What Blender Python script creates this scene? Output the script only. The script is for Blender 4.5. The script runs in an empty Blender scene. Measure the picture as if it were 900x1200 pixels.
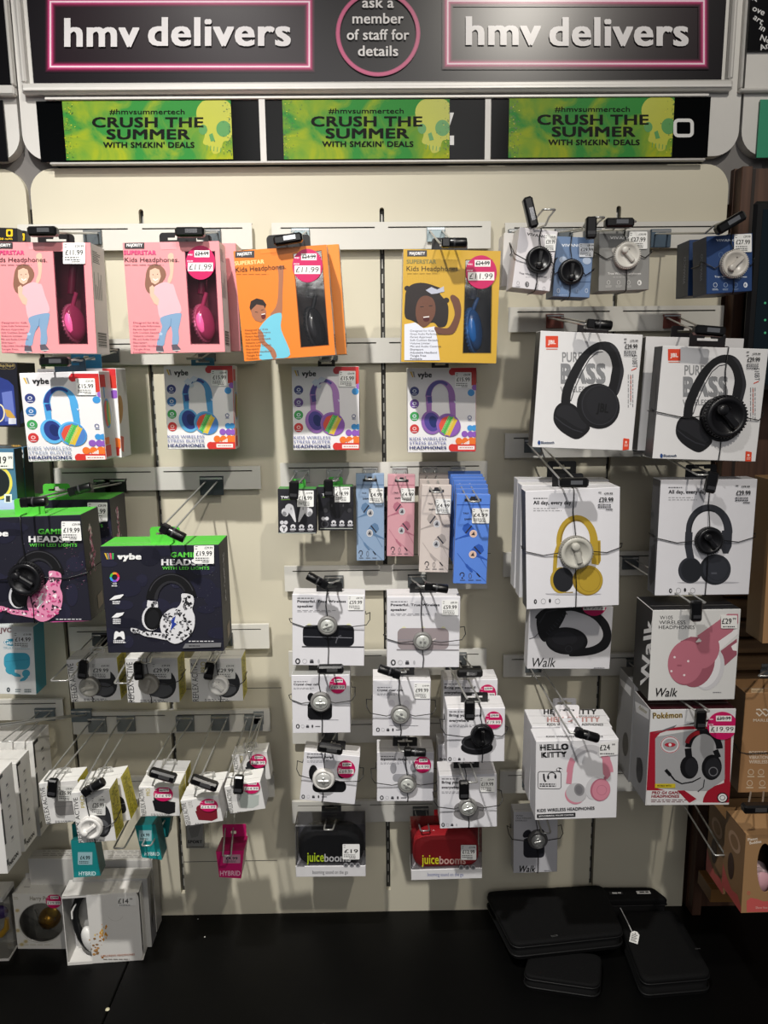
import bpy, math, random
from mathutils import Vector, Matrix, Euler
random.seed(7)
SC = bpy.context.scene
COL = SC.collection
PI = math.pi
# ------------------------------------------------------------------ camera
F = 900.0
CAMP = Vector((0.0, -1.45, 1.5))
PITCH = math.radians(10.1); YAW = math.radians(0.7); ROLL = math.radians(0.57)
RC = (Matrix.Rotation(-YAW, 3, 'Z') @ Matrix.Rotation(PI/2 - PITCH, 3, 'X') @ Matrix.Rotation(-ROLL, 3, 'Z'))
cd = bpy.data.cameras.new('camera'); cam = bpy.data.objects.new('camera', cd); COL.objects.link(cam)
cam.matrix_world = Matrix.Translation(CAMP) @ RC.to_4x4()
cd.sensor_fit = 'VERTICAL'; cd.sensor_height = 36.0; cd.lens = 36.0*F/1200.0; cd.clip_start = 0.02
SC.camera = cam
def ray(x, y): return RC @ Vector(((x-450)/F, (600-y)/F, -1.0))
def P(x, y, d=0.0):                      # point seen at a photo position, d metres in front of the wall
    r = ray(x, y); t = (-d - CAMP.y)/r.y
    return CAMP + r*t
def PZ(x, y, z):                         # the same on a level surface
    r = ray(x, y); t = (z - CAMP.z)/r.z
    return CAMP + r*t
TABLE = PZ(450, 1068, 0).z; TABLE = P(450, 1068, 0).z
# ------------------------------------------------------------------ materials
MC = {}
def lin(c):
    c = c/255.0
    return c/12.92 if c <= 0.04045 else ((c+0.055)/1.055)**2.4
def hexc(h):
    h = h.lstrip('#'); return tuple(lin(int(h[i:i+2], 16)) for i in (0, 2, 4)) + (1.0,)
def mat(h, rough=0.5, metal=0.0, var=0.06, spec=0.5, coat=0.0, scale=60.0, bump=0.0):
    k = (h, rough, metal, var, spec, coat, scale, bump)
    if k in MC: return MC[k]
    m = bpy.data.materials.new('mat_'+h.strip('#')); m.use_nodes = True
    nt = m.node_tree; b = nt.nodes['Principled BSDF']
    c = hexc(h)
    b.inputs['Roughness'].default_value = rough; b.inputs['Metallic'].default_value = metal
    b.inputs['Specular IOR Level'].default_value = spec
    b.inputs['Coat Weight'].default_value = coat; b.inputs['Coat Roughness'].default_value = 0.15
    tc = nt.nodes.new('ShaderNodeTexCoord'); nz = nt.nodes.new('ShaderNodeTexNoise')
    nz.inputs['Scale'].default_value = scale; nz.inputs['Detail'].default_value = 3
    nt.links.new(tc.outputs['Object'], nz.inputs['Vector'])
    mx = nt.nodes.new('ShaderNodeMix'); mx.data_type = 'RGBA'
    mx.inputs[6].default_value = tuple(v*(1-var) for v in c[:3])+(1,)
    mx.inputs[7].default_value = tuple(min(1, v*(1+var)) for v in c[:3])+(1,)
    nt.links.new(nz.outputs['Fac'], mx.inputs[0]); nt.links.new(mx.outputs[2], b.inputs['Base Color'])
    if bump:
        bp = nt.nodes.new('ShaderNodeBump'); bp.inputs['Strength'].default_value = bump; bp.inputs['Distance'].default_value = 0.002
        nt.links.new(nz.outputs['Fac'], bp.inputs['Height']); nt.links.new(bp.outputs[0], b.inputs['Normal'])
    MC[k] = m
    return m
def ink(h): return mat(h, 0.4, 0, 0.03)
def clear(h='#ffffff', gloss=0.08, alpha=0.0, rough=0.06):
    k = ('clear', h, gloss, alpha)
    if k in MC: return MC[k]
    m = bpy.data.materials.new('clear_plastic'); m.use_nodes = True
    nt = m.node_tree; nt.nodes.clear()
    o = nt.nodes.new('ShaderNodeOutputMaterial'); t = nt.nodes.new('ShaderNodeBsdfTransparent')
    g = nt.nodes.new('ShaderNodeBsdfGlossy'); g.inputs['Roughness'].default_value = rough
    t.inputs[0].default_value = hexc(h)
    fr = nt.nodes.new('ShaderNodeFresnel'); fr.inputs[0].default_value = 1.45
    ad = nt.nodes.new('ShaderNodeMath'); ad.operation = 'MULTIPLY_ADD'; ad.inputs[1].default_value = .8; ad.inputs[2].default_value = gloss
    nz = nt.nodes.new('ShaderNodeTexNoise'); nz.inputs['Scale'].default_value = 30
    bp = nt.nodes.new('ShaderNodeBump'); bp.inputs['Strength'].default_value = 0.06; bp.inputs['Distance'].default_value = 0.003
    tc = nt.nodes.new('ShaderNodeTexCoord'); nt.links.new(tc.outputs['Object'], nz.inputs[0])
    nt.links.new(nz.outputs['Fac'], bp.inputs['Height']); nt.links.new(bp.outputs[0], g.inputs['Normal'])
    nt.links.new(fr.outputs[0], ad.inputs[0])
    mx = nt.nodes.new('ShaderNodeMixShader'); nt.links.new(ad.outputs[0], mx.inputs[0])
    nt.links.new(t.outputs[0], mx.inputs[1]); nt.links.new(g.outputs[0], mx.inputs[2])
    last = mx
    if alpha > 0:
        d = nt.nodes.new('ShaderNodeBsdfDiffuse'); d.inputs[0].default_value = hexc(h)
        m2 = nt.nodes.new('ShaderNodeMixShader'); m2.inputs[0].default_value = alpha
        nt.links.new(mx.outputs[0], m2.inputs[1]); nt.links.new(d.outputs[0], m2.inputs[2]); last = m2
    nt.links.new(last.outputs[0], o.inputs[0])
    MC[k] = m
    return m
# ------------------------------------------------------------------ objects
def props(o, label=None, cat=None, group=None, kind=None):
    if label: o['label'] = label
    if cat: o['category'] = cat
    if group: o['group'] = group
    if kind: o['kind'] = kind
    return o
def empty(name, mw, label=None, cat=None, group=None):
    o = bpy.data.objects.new(name, None); COL.objects.link(o); o.empty_display_size = 0.03
    o.matrix_world = mw if isinstance(mw, Matrix) else Matrix.Translation(mw)
    o.rotation_mode = 'XYZ'
    return props(o, label, cat, group)
class MB:
    """collects geometry, links it as one mesh object"""
    def __init__(s): s.v = []; s.f = []; s.m = []; s.sm = []; s.mats = []
    def mi(s, m):
        if m not in s.mats: s.mats.append(m)
        return s.mats.index(m)
    def add(s, vs, fs, m, smooth=False, T=None):
        b = len(s.v); i = s.mi(m)
        for p in vs: s.v.append(tuple(T @ Vector(p)) if T is not None else tuple(p))
        for f in fs: s.f.append([b+k for k in f]); s.m.append(i); s.sm.append(smooth)
        return s
    def box(s, x0, x1, y0, y1, z0, z1, m, T=None, bev=0.0, faces=None):
        """faces: dict front/back/left/right/top/bottom -> material"""
        fm = lambda n: (faces or {}).get(n, m)
        if bev <= 0:
            vs = [(x, y, z) for x in (x0, x1) for y in (y0, y1) for z in (z0, z1)]
            for n, f in (('left', (0,1,3,2)), ('right', (4,6,7,5)), ('front', (0,4,5,1)), ('back', (2,3,7,6)), ('bottom', (0,2,6,4)), ('top', (1,5,7,3))):
                s.add([vs[k] for k in f], [(0,1,2,3)], fm(n), False, T)
            return s
        b = min(bev, (x1-x0)*.45, (y1-y0)*.45, (z1-z0)*.45)
        X = (x0, x1); Y = (y0, y1); Z = (z0, z1)
        def c(i, j, k, ax):
            p = [X[i], Y[j], Z[k]]; sg = [1 if q == 0 else -1 for q in (i, j, k)]
            for a in range(3):
                if a != ax: p[a] += sg[a]*b
            return tuple(p)
        base = len(s.v); idx = {}
        vs = []
        for i in (0,1):
            for j in (0,1):
                for k in (0,1):
                    for ax in range(3): idx[(i,j,k,ax)] = len(vs); vs.append(c(i,j,k,ax))
        Fc = []
        for ax, (n0, n1) in enumerate((('left','right'), ('front','back'), ('bottom','top'))):
            o = [a for a in range(3) if a != ax]
            for side in (0,1):
                q = []
                for (u, w) in ((0,0),(1,0),(1,1),(0,1)):
                    t = [0,0,0]; t[ax] = side; t[o[0]] = u; t[o[1]] = w; q.append(idx[(*t, ax)])
                flip = (side == 0) ^ (ax == 1)
                if flip: q = q[::-1]
                Fc.append((q, n0 if side == 0 else n1))
        for ax in range(3):            # edges along axis ax
            o = [a for a in range(3) if a != ax]
            for u in (0,1):
                for w in (0,1):
                    t0 = [0,0,0]; t1 = [0,0,0]; t0[ax] = 0; t1[ax] = 1
                    for t in (t0, t1): t[o[0]] = u; t[o[1]] = w
                    Fc.append(([idx[(*t0,o[0])], idx[(*t1,o[0])], idx[(*t1,o[1])], idx[(*t0,o[1])]], 'edge'))
        for i in (0,1):
            for j in (0,1):
                for k in (0,1): Fc.append(([idx[(i,j,k,a)] for a in range(3)], 'edge'))
        for q, n in Fc: s.add([vs[k] for k in q], [tuple(range(len(q)))], fm(n), False, T)
        return s
    def lathe(s, prof, m, T=None, n=32, smooth=True, ridge=0):
        """profile of (r, z) about z; ridge: alternate radius change"""
        vs = []; fs = []
        for (r, z) in prof:
            for k in range(n):
                a = 2*PI*k/n; vs.append((r*math.cos(a), r*math.sin(a), z))
        for i in range(len(prof)-1):
            for k in range(n):
                k2 = (k+1) % n; fs.append((i*n+k, i*n+k2, (i+1)*n+k2, (i+1)*n+k))
        s.add(vs, fs, m, smooth, T)
        for i, rev in ((0, True), (len(prof)-1, False)):
            r, z = prof[i]
            if r > 1e-6:
                ring = [vs[i*n+k] for k in range(n)]
                s.add(ring, [tuple(range(n))[::-1] if rev else tuple(range(n))], m, False, T)
        return s
    def tube(s, pts, r, m, n=6, closed=False, cap=True, T=None):
        pts = [Vector(p) for p in pts]; N = len(pts)
        if isinstance(r, (int, float)): r = [r]*N
        up = None; rings = []
        for i in range(N):
            a = pts[(i-1) % N] if (closed or i > 0) else pts[i]; b = pts[(i+1) % N] if (closed or i < N-1) else pts[i]
            t = (b-a)
            if t.length < 1e-9: t = Vector((0,0,1))
            t.normalize()
            if up is None:
                up = Vector((0,0,1)) if abs(t.z) < 0.9 else Vector((1,0,0))
            x = (up - t*up.dot(t))
            if x.length < 1e-6: x = t.orthogonal()
            x.normalize(); up = x; y = t.cross(x)
            rings.append([pts[i] + (x*math.cos(2*PI*k/n) + y*math.sin(2*PI*k/n))*r[i] for k in range(n)])
        vs = [p for q in rings for p in q]; fs = []
        for i in range(N if closed else N-1):
            j = (i+1) % N
            for k in range(n):
                k2 = (k+1) % n; fs.append((i*n+k, i*n+k2, j*n+k2, j*n+k))
        s.add(vs, fs, m, True, T)
        if cap and not closed:
            s.add(rings[0], [tuple(range(n))[::-1]], m, False, T); s.add(rings[-1], [tuple(range(n))], m, False, T)
        return s
    def plate(s, outer, holes, y0, y1, m, T=None, side=None):
        """flat sheet with holes; outlines in (x, z), thickness along y"""
        me = curve_fill([outer]+list(holes))
        vs = [tuple(v.co) for v in me.vertices]; fs = [tuple(p.vertices) for p in me.polygons]
        if fs:
            a = sum((me.polygons[k].normal.z for k in range(len(fs))))
            fr = fs if a > 0 else [f[::-1] for f in fs]
            s.add([(x, y0, z) for x, z, _ in vs], fr, m, False, T)
            s.add([(x, y1, z) for x, z, _ in vs], [f[::-1] for f in fr], m, False, T)
        for L in [outer]+list(holes):
            n = len(L); q = [(x, y0, z) for x, z in L]+[(x, y1, z) for x, z in L]
            s.add(q, [(k, (k+1) % n, n+(k+1) % n, n+k) for k in range(n)], side or m, False, T)
        return s
    def build(s, name, parent=None, label=None, cat=None, group=None, kind=None, mw=None):
        me = bpy.data.meshes.new(name); me.from_pydata(s.v, [], s.f)
        for m in s.mats: me.materials.append(m)
        me.polygons.foreach_set('material_index', s.m); me.polygons.foreach_set('use_smooth', s.sm)
        me.update()
        o = bpy.data.objects.new(name, me); COL.objects.link(o)
        if parent is not None: o.parent = parent
        if mw is not None: o.matrix_world = mw
        return props(o, label, cat, group, kind)
def curve_fill(loops):
    cu = bpy.data.curves.new('t', 'CURVE'); cu.dimensions = '2D'; cu.fill_mode = 'BOTH'
    for L in loops:
        sp = cu.splines.new('POLY'); sp.points.add(len(L)-1)
        for k, (x, z) in enumerate(L): sp.points[k].co = (x, z, 0, 1)
        sp.use_cyclic_u = True
    ob = bpy.data.objects.new('t', cu)
    me = bpy.data.meshes.new_from_object(ob)
    bpy.data.objects.remove(ob)
    # merge the two sides: keep only faces once
    return me
def rrect(x0, x1, z0, z1, r, n=5):
    pts = []
    rr = r if isinstance(r, (list, tuple)) else [r]*4    # bl, br, tr, tl
    for (cx, cz, a, q) in ((x0, z0, PI, rr[0]), (x1, z0, 1.5*PI, rr[1]), (x1, z1, 0, rr[2]), (x0, z1, .5*PI, rr[3])):
        sx = 1 if cx == x0 else -1; sz = 1 if cz == z0 else -1
        if q <= 0: pts.append((cx, cz)); continue
        for k in range(n+1):
            t = a + PI/2*k/n; pts.append((cx+sx*q+q*math.cos(t), cz+sz*q+q*math.sin(t)))
    return pts
def ell(cx, cz, rx, rz=None, n=24, rot=0, a0=0, a1=2*PI):
    rz = rx if rz is None else rz; c, s_ = math.cos(rot), math.sin(rot); o = []
    full = abs(a1-a0-2*PI) < 1e-6
    for k in range(n if full else n+1):
        t = a0+(a1-a0)*k/n; u = rx*math.cos(t); w = rz*math.sin(t); o.append((cx+u*c-w*s_, cz+u*s_+w*c))
    return o
TXT = {}
def text_geo(s_, bold=0.0):
    k = (s_, bold)
    if k in TXT: return TXT[k]
    cu = bpy.data.curves.new('t', 'FONT'); cu.body = s_; cu.resolution_u = 3; cu.space_character = 1.0+bold*2.0
    ob = bpy.data.objects.new('t', cu); me = bpy.data.meshes.new_from_object(ob); bpy.data.objects.remove(ob)
    vs = [(v.co.x, v.co.y) for v in me.vertices]; fs = [tuple(p.vertices) for p in me.polygons]
    ns = [p.normal.z for p in me.polygons]
    fs = [f if n > 0 else f[::-1] for f, n in zip(fs, ns)]
    xs = [v[0] for v in vs] or [0, 1]
    if bold > 0.005:            # heavier weight: the letters repeated with small shifts, each in its own plane
        n = len(vs); b0 = vs; f0 = fs; vs = []; fs = []
        for q, (dx, dy) in enumerate(((-bold, -bold*.5), (bold, -bold*.5), (-bold, bold*.5), (bold, bold*.5))):
            vs += [(x+dx, y+dy) for x, y in b0]; fs += [tuple(i+q*n for i in f) for f in f0]
        xs = [v[0] for v in vs] or [0, 1]
    TXT[k] = (vs, fs, min(xs), max(xs)); bpy.data.meshes.remove(me)
    return TXT[k]
CAPH = 0.69
def smooth(pts, closed=True, n=4):
    N = len(pts); o = []
    for i in range(N if closed else N-1):
        g = lambda j: pts[j % N] if closed else pts[max(0, min(N-1, j))]
        p0, p1, p2, p3 = g(i-1), g(i), g(i+1), g(i+2)
        for k in range(n):
            t = k/n; o.append(tuple(.5*((2*b)+(c-a)*t+(2*a-5*b+4*c-d)*t*t+(3*b-a-3*c+d)*t**3) for a, b, c, d in zip(p0, p1, p2, p3)))
    if not closed: o.append(pts[-1])
    return o
# ------------------------------------------------------------------ printing on a face
class Art:
    """print on one flat face; coordinates are positions read off the photograph, carried to the face"""
    def __init__(s, mw, face, w, h, D, lift=0.00025, step=0.00002):
        s.mw = mw; s.inv = mw.inverted(); s.face = face; s.w = w; s.h = h; s.D = D; s.mb = MB(); s.k = 0; s.lift = lift; s.step = step
        s.o = (0, 0, 1.0, 1.0); s.sh = (0, 0)
        N = {'front': (0,-1,0), 'right': (1,0,0), 'left': (-1,0,0), 'top': (0,0,1)}[face]
        O = {'front': (0,0,0), 'right': (w/2,0,0), 'left': (-w/2,0,0), 'top': (0,0,h)}[face]
        s.N = Vector(N); s.O = Vector(O); s.cl = True
        s.cache = {}
    def z(s, ox, oy, sx, sy=None, sh=(0, 0)): s.o = (ox, oy, sx, sy or sx); s.sh = sh; return s
    def px(s, x, y):
        Y = s.o[1]+y/s.o[3]; return (s.o[0]+x/s.o[2]+s.sh[0]*(Y-s.sh[1]), Y)
    def loc(s, x, y):
        x, y = s.px(x, y)
        if s.face == 'uv':pass
        c = s.inv @ CAMP; r = s.inv.to_3x3() @ ray(x, y)
        den = r.dot(s.N); t = (s.O-c).dot(s.N)/den if abs(den) > 1e-9 else 0
        p = c + r*t
        if s.cl:
            W = s.w/2; e = 0.0004
            if s.face in ('front', 'top'): p.x = max(-W+e, min(W-e, p.x))
            if s.face in ('front', 'right', 'left'): p.z = max(e, min(s.h-e, p.z))
            if s.face in ('right', 'left', 'top'): p.y = max(e, min(s.D-e, p.y))
        return p
    def poly(s, pts, col, fs=None):
        m = ink(col) if isinstance(col, str) else col
        if fs is None and 9 <= len(pts) <= 22: pts = smooth(pts)
        off = s.N*(s.lift+s.step*s.k); s.k += 1
        P3 = [s.loc(*p)+off for p in pts]
        if fs is None:
            # orientation towards the normal
            n = Vector((0,0,0))
            for i in range(len(P3)):
                n += P3[i].cross(P3[(i+1) % len(P3)])
            f = tuple(range(len(P3)))
            fs = [f if n.dot(s.N) > 0 else f[::-1]]
        s.mb.add(P3, fs, m); return s
    def rect(s, x0, y0, x1, y1, col, r=0):
        return s.poly(rrect(x0, x1, y0, y1, r) if r else [(x0,y0),(x1,y0),(x1,y1),(x0,y1)], col)
    def ell(s, cx, cy, rx, ry=None, col='#000000', rot=0, n=28): return s.poly(ell(cx, cy, rx, ry, n, rot), col)
    def band(s, pts, w, col, closed=False):
        """strip along a line; w a number or a list"""
        N = len(pts); w = w if isinstance(w, (list, tuple)) else [w]*N; L = []; R = []
        for i in range(N):
            a = pts[(i-1) % N] if (closed or i > 0) else pts[i]; b = pts[(i+1) % N] if (closed or i < N-1) else pts[i]
            dx, dy = b[0]-a[0], b[1]-a[1]; q = math.hypot(dx, dy) or 1; nx, ny = -dy/q*w[i]/2, dx/q*w[i]/2
            L.append((pts[i][0]+nx, pts[i][1]+ny)); R.append((pts[i][0]-nx, pts[i][1]-ny))
        fs = [(i, (i+1) % N, N+(i+1) % N, N+i) for i in range(N if closed else N-1)]
        return s.poly(L+R, col, fs)
    def arc(s, cx, cy, rx, ry, a0, a1, w, col, n=24, rot=0):
        """a0, a1 in degrees, 90 = up"""
        pts = []
        c, q = math.cos(rot), math.sin(rot)
        for k in range(n+1):
            t = math.radians(a0+(a1-a0)*k/n); u = rx*math.cos(t); v = -ry*math.sin(t); pts.append((cx+u*c-v*q, cy+u*q+v*c))
        if isinstance(w, tuple): w = [w[0]+(w[1]-w[0])*k/n if len(w) == 2 else (w[0]+(w[1]-w[0])*2*k/n if k < n/2 else w[1]+(w[2]-w[1])*(2*k/n-1)) for k in range(n+1)]
        return s.band(pts, w, col)
    def ring(s, cx, cy, rx, ry, w, col, n=32): return s.band(ell(cx, cy, rx, ry, n), w, col, True)
    def text(s, t, x, y, h, col, w=None, bold=0.0, rot=0, shear=0, anchor='l'):
        """x left, y baseline, h capital height, w full width"""
        vs, fs, a, b = text_geo(t, bold)
        sy = h/CAPH; sx = (w/(b-a)) if w else sy
        W = sx*(b-a); x0 = {'l': 0, 'c': -W/2, 'r': -W}[anchor]
        c, q = math.cos(math.radians(rot)), math.sin(math.radians(rot)); o = []
        for (u, v) in vs:
            X = (u-a)*sx + x0 + shear*v*sy; Y = v*sy
            o.append((x + X*c + Y*q*-1*-1 if False else x + X*c - Y*q, y - (X*q + Y*c)))
        m = ink(col) if isinstance(col, str) else col
        n4 = len(o)//4 if bold > .005 else len(o)+1
        P3 = [s.loc(*p)+s.N*(s.lift+s.step*(s.k+.25*(i//max(n4, 1)))) for i, p in enumerate(o)]; s.k += 1.6
        s.mb.add(P3, fs, m); return s
    def lines(s, x, y, w, n, gap, th, col, seed=1, vert=False):
        """rows of tiny unreadable print"""
        rn = random.Random(seed)
        for i in range(n):
            u = 0; W = w*rn.uniform(.75, 1)
            while u < W:
                l = rn.uniform(.06, .16)*w; l = min(l, W-u)
                if l > 0.01*w:
                    if vert: s.rect(x+i*gap, y+u, x+i*gap+th, y+u+l, col)
                    else: s.rect(x+u, y+i*gap, x+u+l, y+i*gap+th, col)
                    s.k -= 1
                u += l+0.035*w
        s.k += 1; return s
    def price(s, x, y, w, h, txt, was=None, frame='#f4f4f2'):
        s.rect(x, y, x+w, y+h, frame, r=w*0.05)
        s.text(txt, x+w*.5, y+h*.58, h*.24, '#1a1a1a', w=w*.8, bold=0.02, anchor='c')
        if was: s.text(was, x+w*.93, y+h*.22, h*.11, '#2a2a2a', w=w*.4, bold=0.02, anchor='r')
        s.rect(x+w*.06, y+h*.08, x+w*.18, y+h*.11, '#333333'); s.rect(x+w*.06, y+h*.2, x+w*.16, y+h*.23, '#333333')
        s.lines(x+w*.08, y+h*.68, w*.84, 2, h*.11, h*.05, '#3a3a3a', 3)
        s.lines(x+w*.4, y+h*.88, w*.45, 1, h*.09, h*.05, '#3a3a3a', 4); return s
    def sticker(s, cx, cy, r, was, now, ry=None):
        ry = ry or r
        s.ell(cx, cy, r, ry, '#c8195f', n=36)
        s.text('was', cx-r*.88, cy-ry*.42, ry*.13, '#f6dfe8', bold=.02); s.text('now', cx-r*.9, cy-ry*.05, ry*.13, '#f6dfe8', bold=.02)
        s.rect(cx-r*.42, cy-ry*.72, cx+r*.6, cy-ry*.32, '#f4f0ee'); s.rect(cx-r*.86, cy+ry*.0, cx+r*.84, cy+ry*.5, '#f4f0ee')
        s.text(was, cx-r*.36, cy-ry*.41, ry*.24, '#151515', w=r*.9, bold=.02); s.band([(cx-r*.35, cy-ry*.48), (cx+r*.55, cy-ry*.56)], ry*.05, '#151515')
        s.text(now, cx-r*.78, cy+ry*.41, ry*.33, '#151515', w=r*1.5, bold=.0, shear=.1); return s
    def build(s, name, parent, label=None): return s.mb.build(name, parent, label)
# ------------------------------------------------------------------ boxes and packs
WHITE = '#eceae8'; BLACK = '#141416'
def frame_from(tl, tr, bl, d, yaw=0.0):
    a, b, c = P(*tl, d), P(*tr, d), P(*bl, d)
    ex = b-a; ez = a-c
    w, h = ex.length, ez.length
    t1 = math.atan2(ex.z, ex.x); t2 = math.atan2(-ez.x, ez.z)
    th = (t1*w+t2*h)/(w+h)
    cen = a + ex/2 - ez/2
    R = Matrix.Rotation(math.radians(yaw), 4, 'Z') @ Matrix.Rotation(-th, 4, 'Y')
    if yaw: w = w/math.cos(math.radians(yaw))
    base = cen - (R @ Vector((0,0,1)))*h/2
    return Matrix.Translation(base) @ R, w, h
class Pack:
    def __init__(s, name, label, cat, tl, tr, bl, d, D, group=None, yaw=0.0):
        s.mw, s.w, s.h = frame_from(tl, tr, bl, d, yaw); s.D = D; s.d = d
        s.root = empty(name, s.mw, label, cat, group)
    def carton(s, front=WHITE, side=None, top=None, left=None, right=None, back=None, bottom=None, rough=.42, open_front=None, inner=None, name='carton', bev=.0007, coat=0.0):
        side = side or front; M_ = lambda c: mat(c, rough, 0, .025, coat=coat)
        fm = {'front': M_(front), 'left': M_(left or side), 'right': M_(right or side), 'top': M_(top or side), 'bottom': M_(bottom or side), 'back': M_(back or side)}
        m = MB(); W = s.w/2; H = s.h; D = s.D; t = .0012
        if not open_front:
            m.box(-W, W, 0, D, 0, H, M_(front), bev=bev, faces=fm)
            # flap seam on the top and a glued seam down one side
            m.box(-W*.96, W*.96, D*.30, D*.30+.0003, H-.0002, H+.0002, M_('#8d8b88'))
        else:
            im = M_(inner or side)
            m.plate(rrect(-W, W, 0, H, .0006, 2), open_front, 0, t, fm['front'])
            m.box(-W, -W+t, t, D, 0, H, im, faces={'left': fm['left']}); m.box(W-t, W, t, D, 0, H, im, faces={'right': fm['right']})
            m.box(-W+t, W-t, t, D, 0, t, im, faces={'bottom': fm['bottom']}); m.box(-W+t, W-t, t, D, H-t, H, im, faces={'top': fm['top']})
            m.box(-W+t, W-t, D-t, D, t, H-t, im, faces={'back': fm['back']})
        m.build(name, s.root); return s
    def art(s, face='front', lift=.00025, step=.00002):
        return Art(s.mw, face, s.w, s.h, s.D, lift, step)
    def tab(s, col='#151517', w=.05, h=.022, x=0.0, y=None, slot=True, name='hang_tab', r=.004, up=0.0, z=None, rough=.35, t=.0012):
        """upright hanger with a euro slot, standing on the top edge"""
        y = s.D-.002 if y is None else y; z = s.h-.002 if z is None else z
        out = rrect(x-w/2, x+w/2, z, z+h+up, [0, 0, r, r])
        holes = []
        if slot:
            hw = min(w*.3, .016); hz = z+h*.6+up
            holes = [[(x-hw, hz-.0018), (x+hw, hz-.0018), (x+hw, hz+.0018), (x+.005, hz+.0018), (x+.004, hz+.0055), (x-.004, hz+.0055), (x-.005, hz+.0018), (x-hw, hz+.0018)]]
        MB().plate(out, holes, y-t, y, mat(col, rough) if isinstance(col, str) else col).build(name, s.root); return s
    def at(s, x, y, dy=0.0):           # a photo position on the front face, in the pack's own frame
        A = s.art(); A.cl = False; p = A.loc(x, y); p.y += dy; return p
WIRE = lambda: mat('#b4b4b1', .28, .55, .02)
WIREK = lambda: mat('#4a4a4a', .3, .8, .02)
HOOKN = [0]
def stop_lock(parent, tip, ang, col='#0d0d0f', s=1.0, kind=0):
    """black magnetic stop on the end of a prong"""
    m = MB(); k = mat(col, .28)
    T = Matrix.Translation(tip) @ Matrix.Rotation(math.radians(ang), 4, 'Y')
    if kind == 0:      # round barrel lying in the plane of the wall, with a square clamp
        m.box(-.009*s, .004*s, -.006*s, .007*s, -.007*s, .007*s, k, T=T, bev=.0018)
        R = T @ Matrix.Translation((.003*s, 0, 0)) @ Matrix.Rotation(PI/2, 4, 'Y')
        m.lathe([(.0068*s, 0), (.0074*s, .001), (.0074*s, .024*s), (.0066*s, .026*s), (.0035*s, .0262*s)], k, T=R, n=18)
        m.lathe([(.0077*s, .006*s), (.0077*s, .0085*s)], mat('#3a3a3d', .3), T=R, n=18)
    elif kind == 1:    # flat block hanging down
        m.box(-.008*s, .008*s, -.006*s, .006*s, -.028*s, .004*s, k, T=T, bev=.0025)
        m.box(-.006*s, .006*s, -.0068*s, -.006*s, -.022*s, -.017*s, mat('#37373a', .3), T=T)
    else:              # wide low block
        m.box(-.022*s, .022*s, -.008*s, .008*s, -.007*s, .007*s, k, T=T, bev=.003)
        m.box(-.006*s, .012*s, -.0088*s, -.0078*s, -.002*s, .004*s, mat('#b9b9bb', .15, .9), T=T)
    m.build('stop_lock', parent)
def hook(label, base, tip, sep=.011, tsep=None, kink=0.0, plate='#5d656a', lock=None, group='prong display hooks on the slotted rails', col=None, loop=True, pw=.032, ph=.024):
    """base, tip: world points; two wires joined at the tip"""
    tsep = sep if tsep is None else tsep
    o = empty('display_hook', base, label, 'hook', group)
    d = tip-base; m = MB(); w = col or WIRE()
    dr = d.normalized(); sx = Vector((1,0,0))
    def side(sg):
        st = Vector((sg*sep, -.004, 0)); en = d+sx*sg*tsep
        pts = [st, st+Vector((0,-.006,0))]
        if kink:
            k0 = st.lerp(en, .74); pts += [k0-Vector((0,0,kink*.45)), st.lerp(en, .84)-Vector((0,0,kink*.0)), en+Vector((0,0,kink*.25))]
        else: pts += [st.lerp(en, .5), en]
        return pts
    a = side(-1); b = side(1)[::-1]
    if not loop: m.tube(a, .0016, w); m.tube(b, .0016, w)
    else:
        e = a[-1]+dr*.003; f = b[0]+dr*.003
        m.tube(a+[e+sx*.0015, f-sx*.0015]+b, .0016, w)
    pg_ = m.build('prong', o)
    bp = MB(); pm = mat(plate, .4, .25)
    bp.box(-pw/2, pw/2, -.004, -.0015, -ph*.75, ph*.3, pm, bev=.0008)
    bp.box(-pw/2, pw/2, -.0015, .0045, ph*.3-.002, ph*.3, pm)
    bp.box(-pw*.47, pw*.47, -.0048, -.004, ph*.13, ph*.24, mat('#d0d0ce', .2, .7))
    bp.build('hook_plate', o)
    if lock is not None:
        lk = lock if isinstance(lock, (list, tuple)) else (lock, 0)
        off = Vector((tsep if len(lk) < 3 else lk[2], -.004, 0))
        stop_lock(pg_, d+off, lk[0], kind=lk[1] if len(lk) > 1 else 0)
    return o
def hook_px(label, bx, by, tx, ty, dt, straight=True, **k):
    tip = P(tx, ty, dt); base = P(bx if bx is not None else 450, by, RAILD+.002)
    if bx is None: base.x = tip.x
    return hook(label, base, tip, **k)
RAILD = .016
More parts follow.
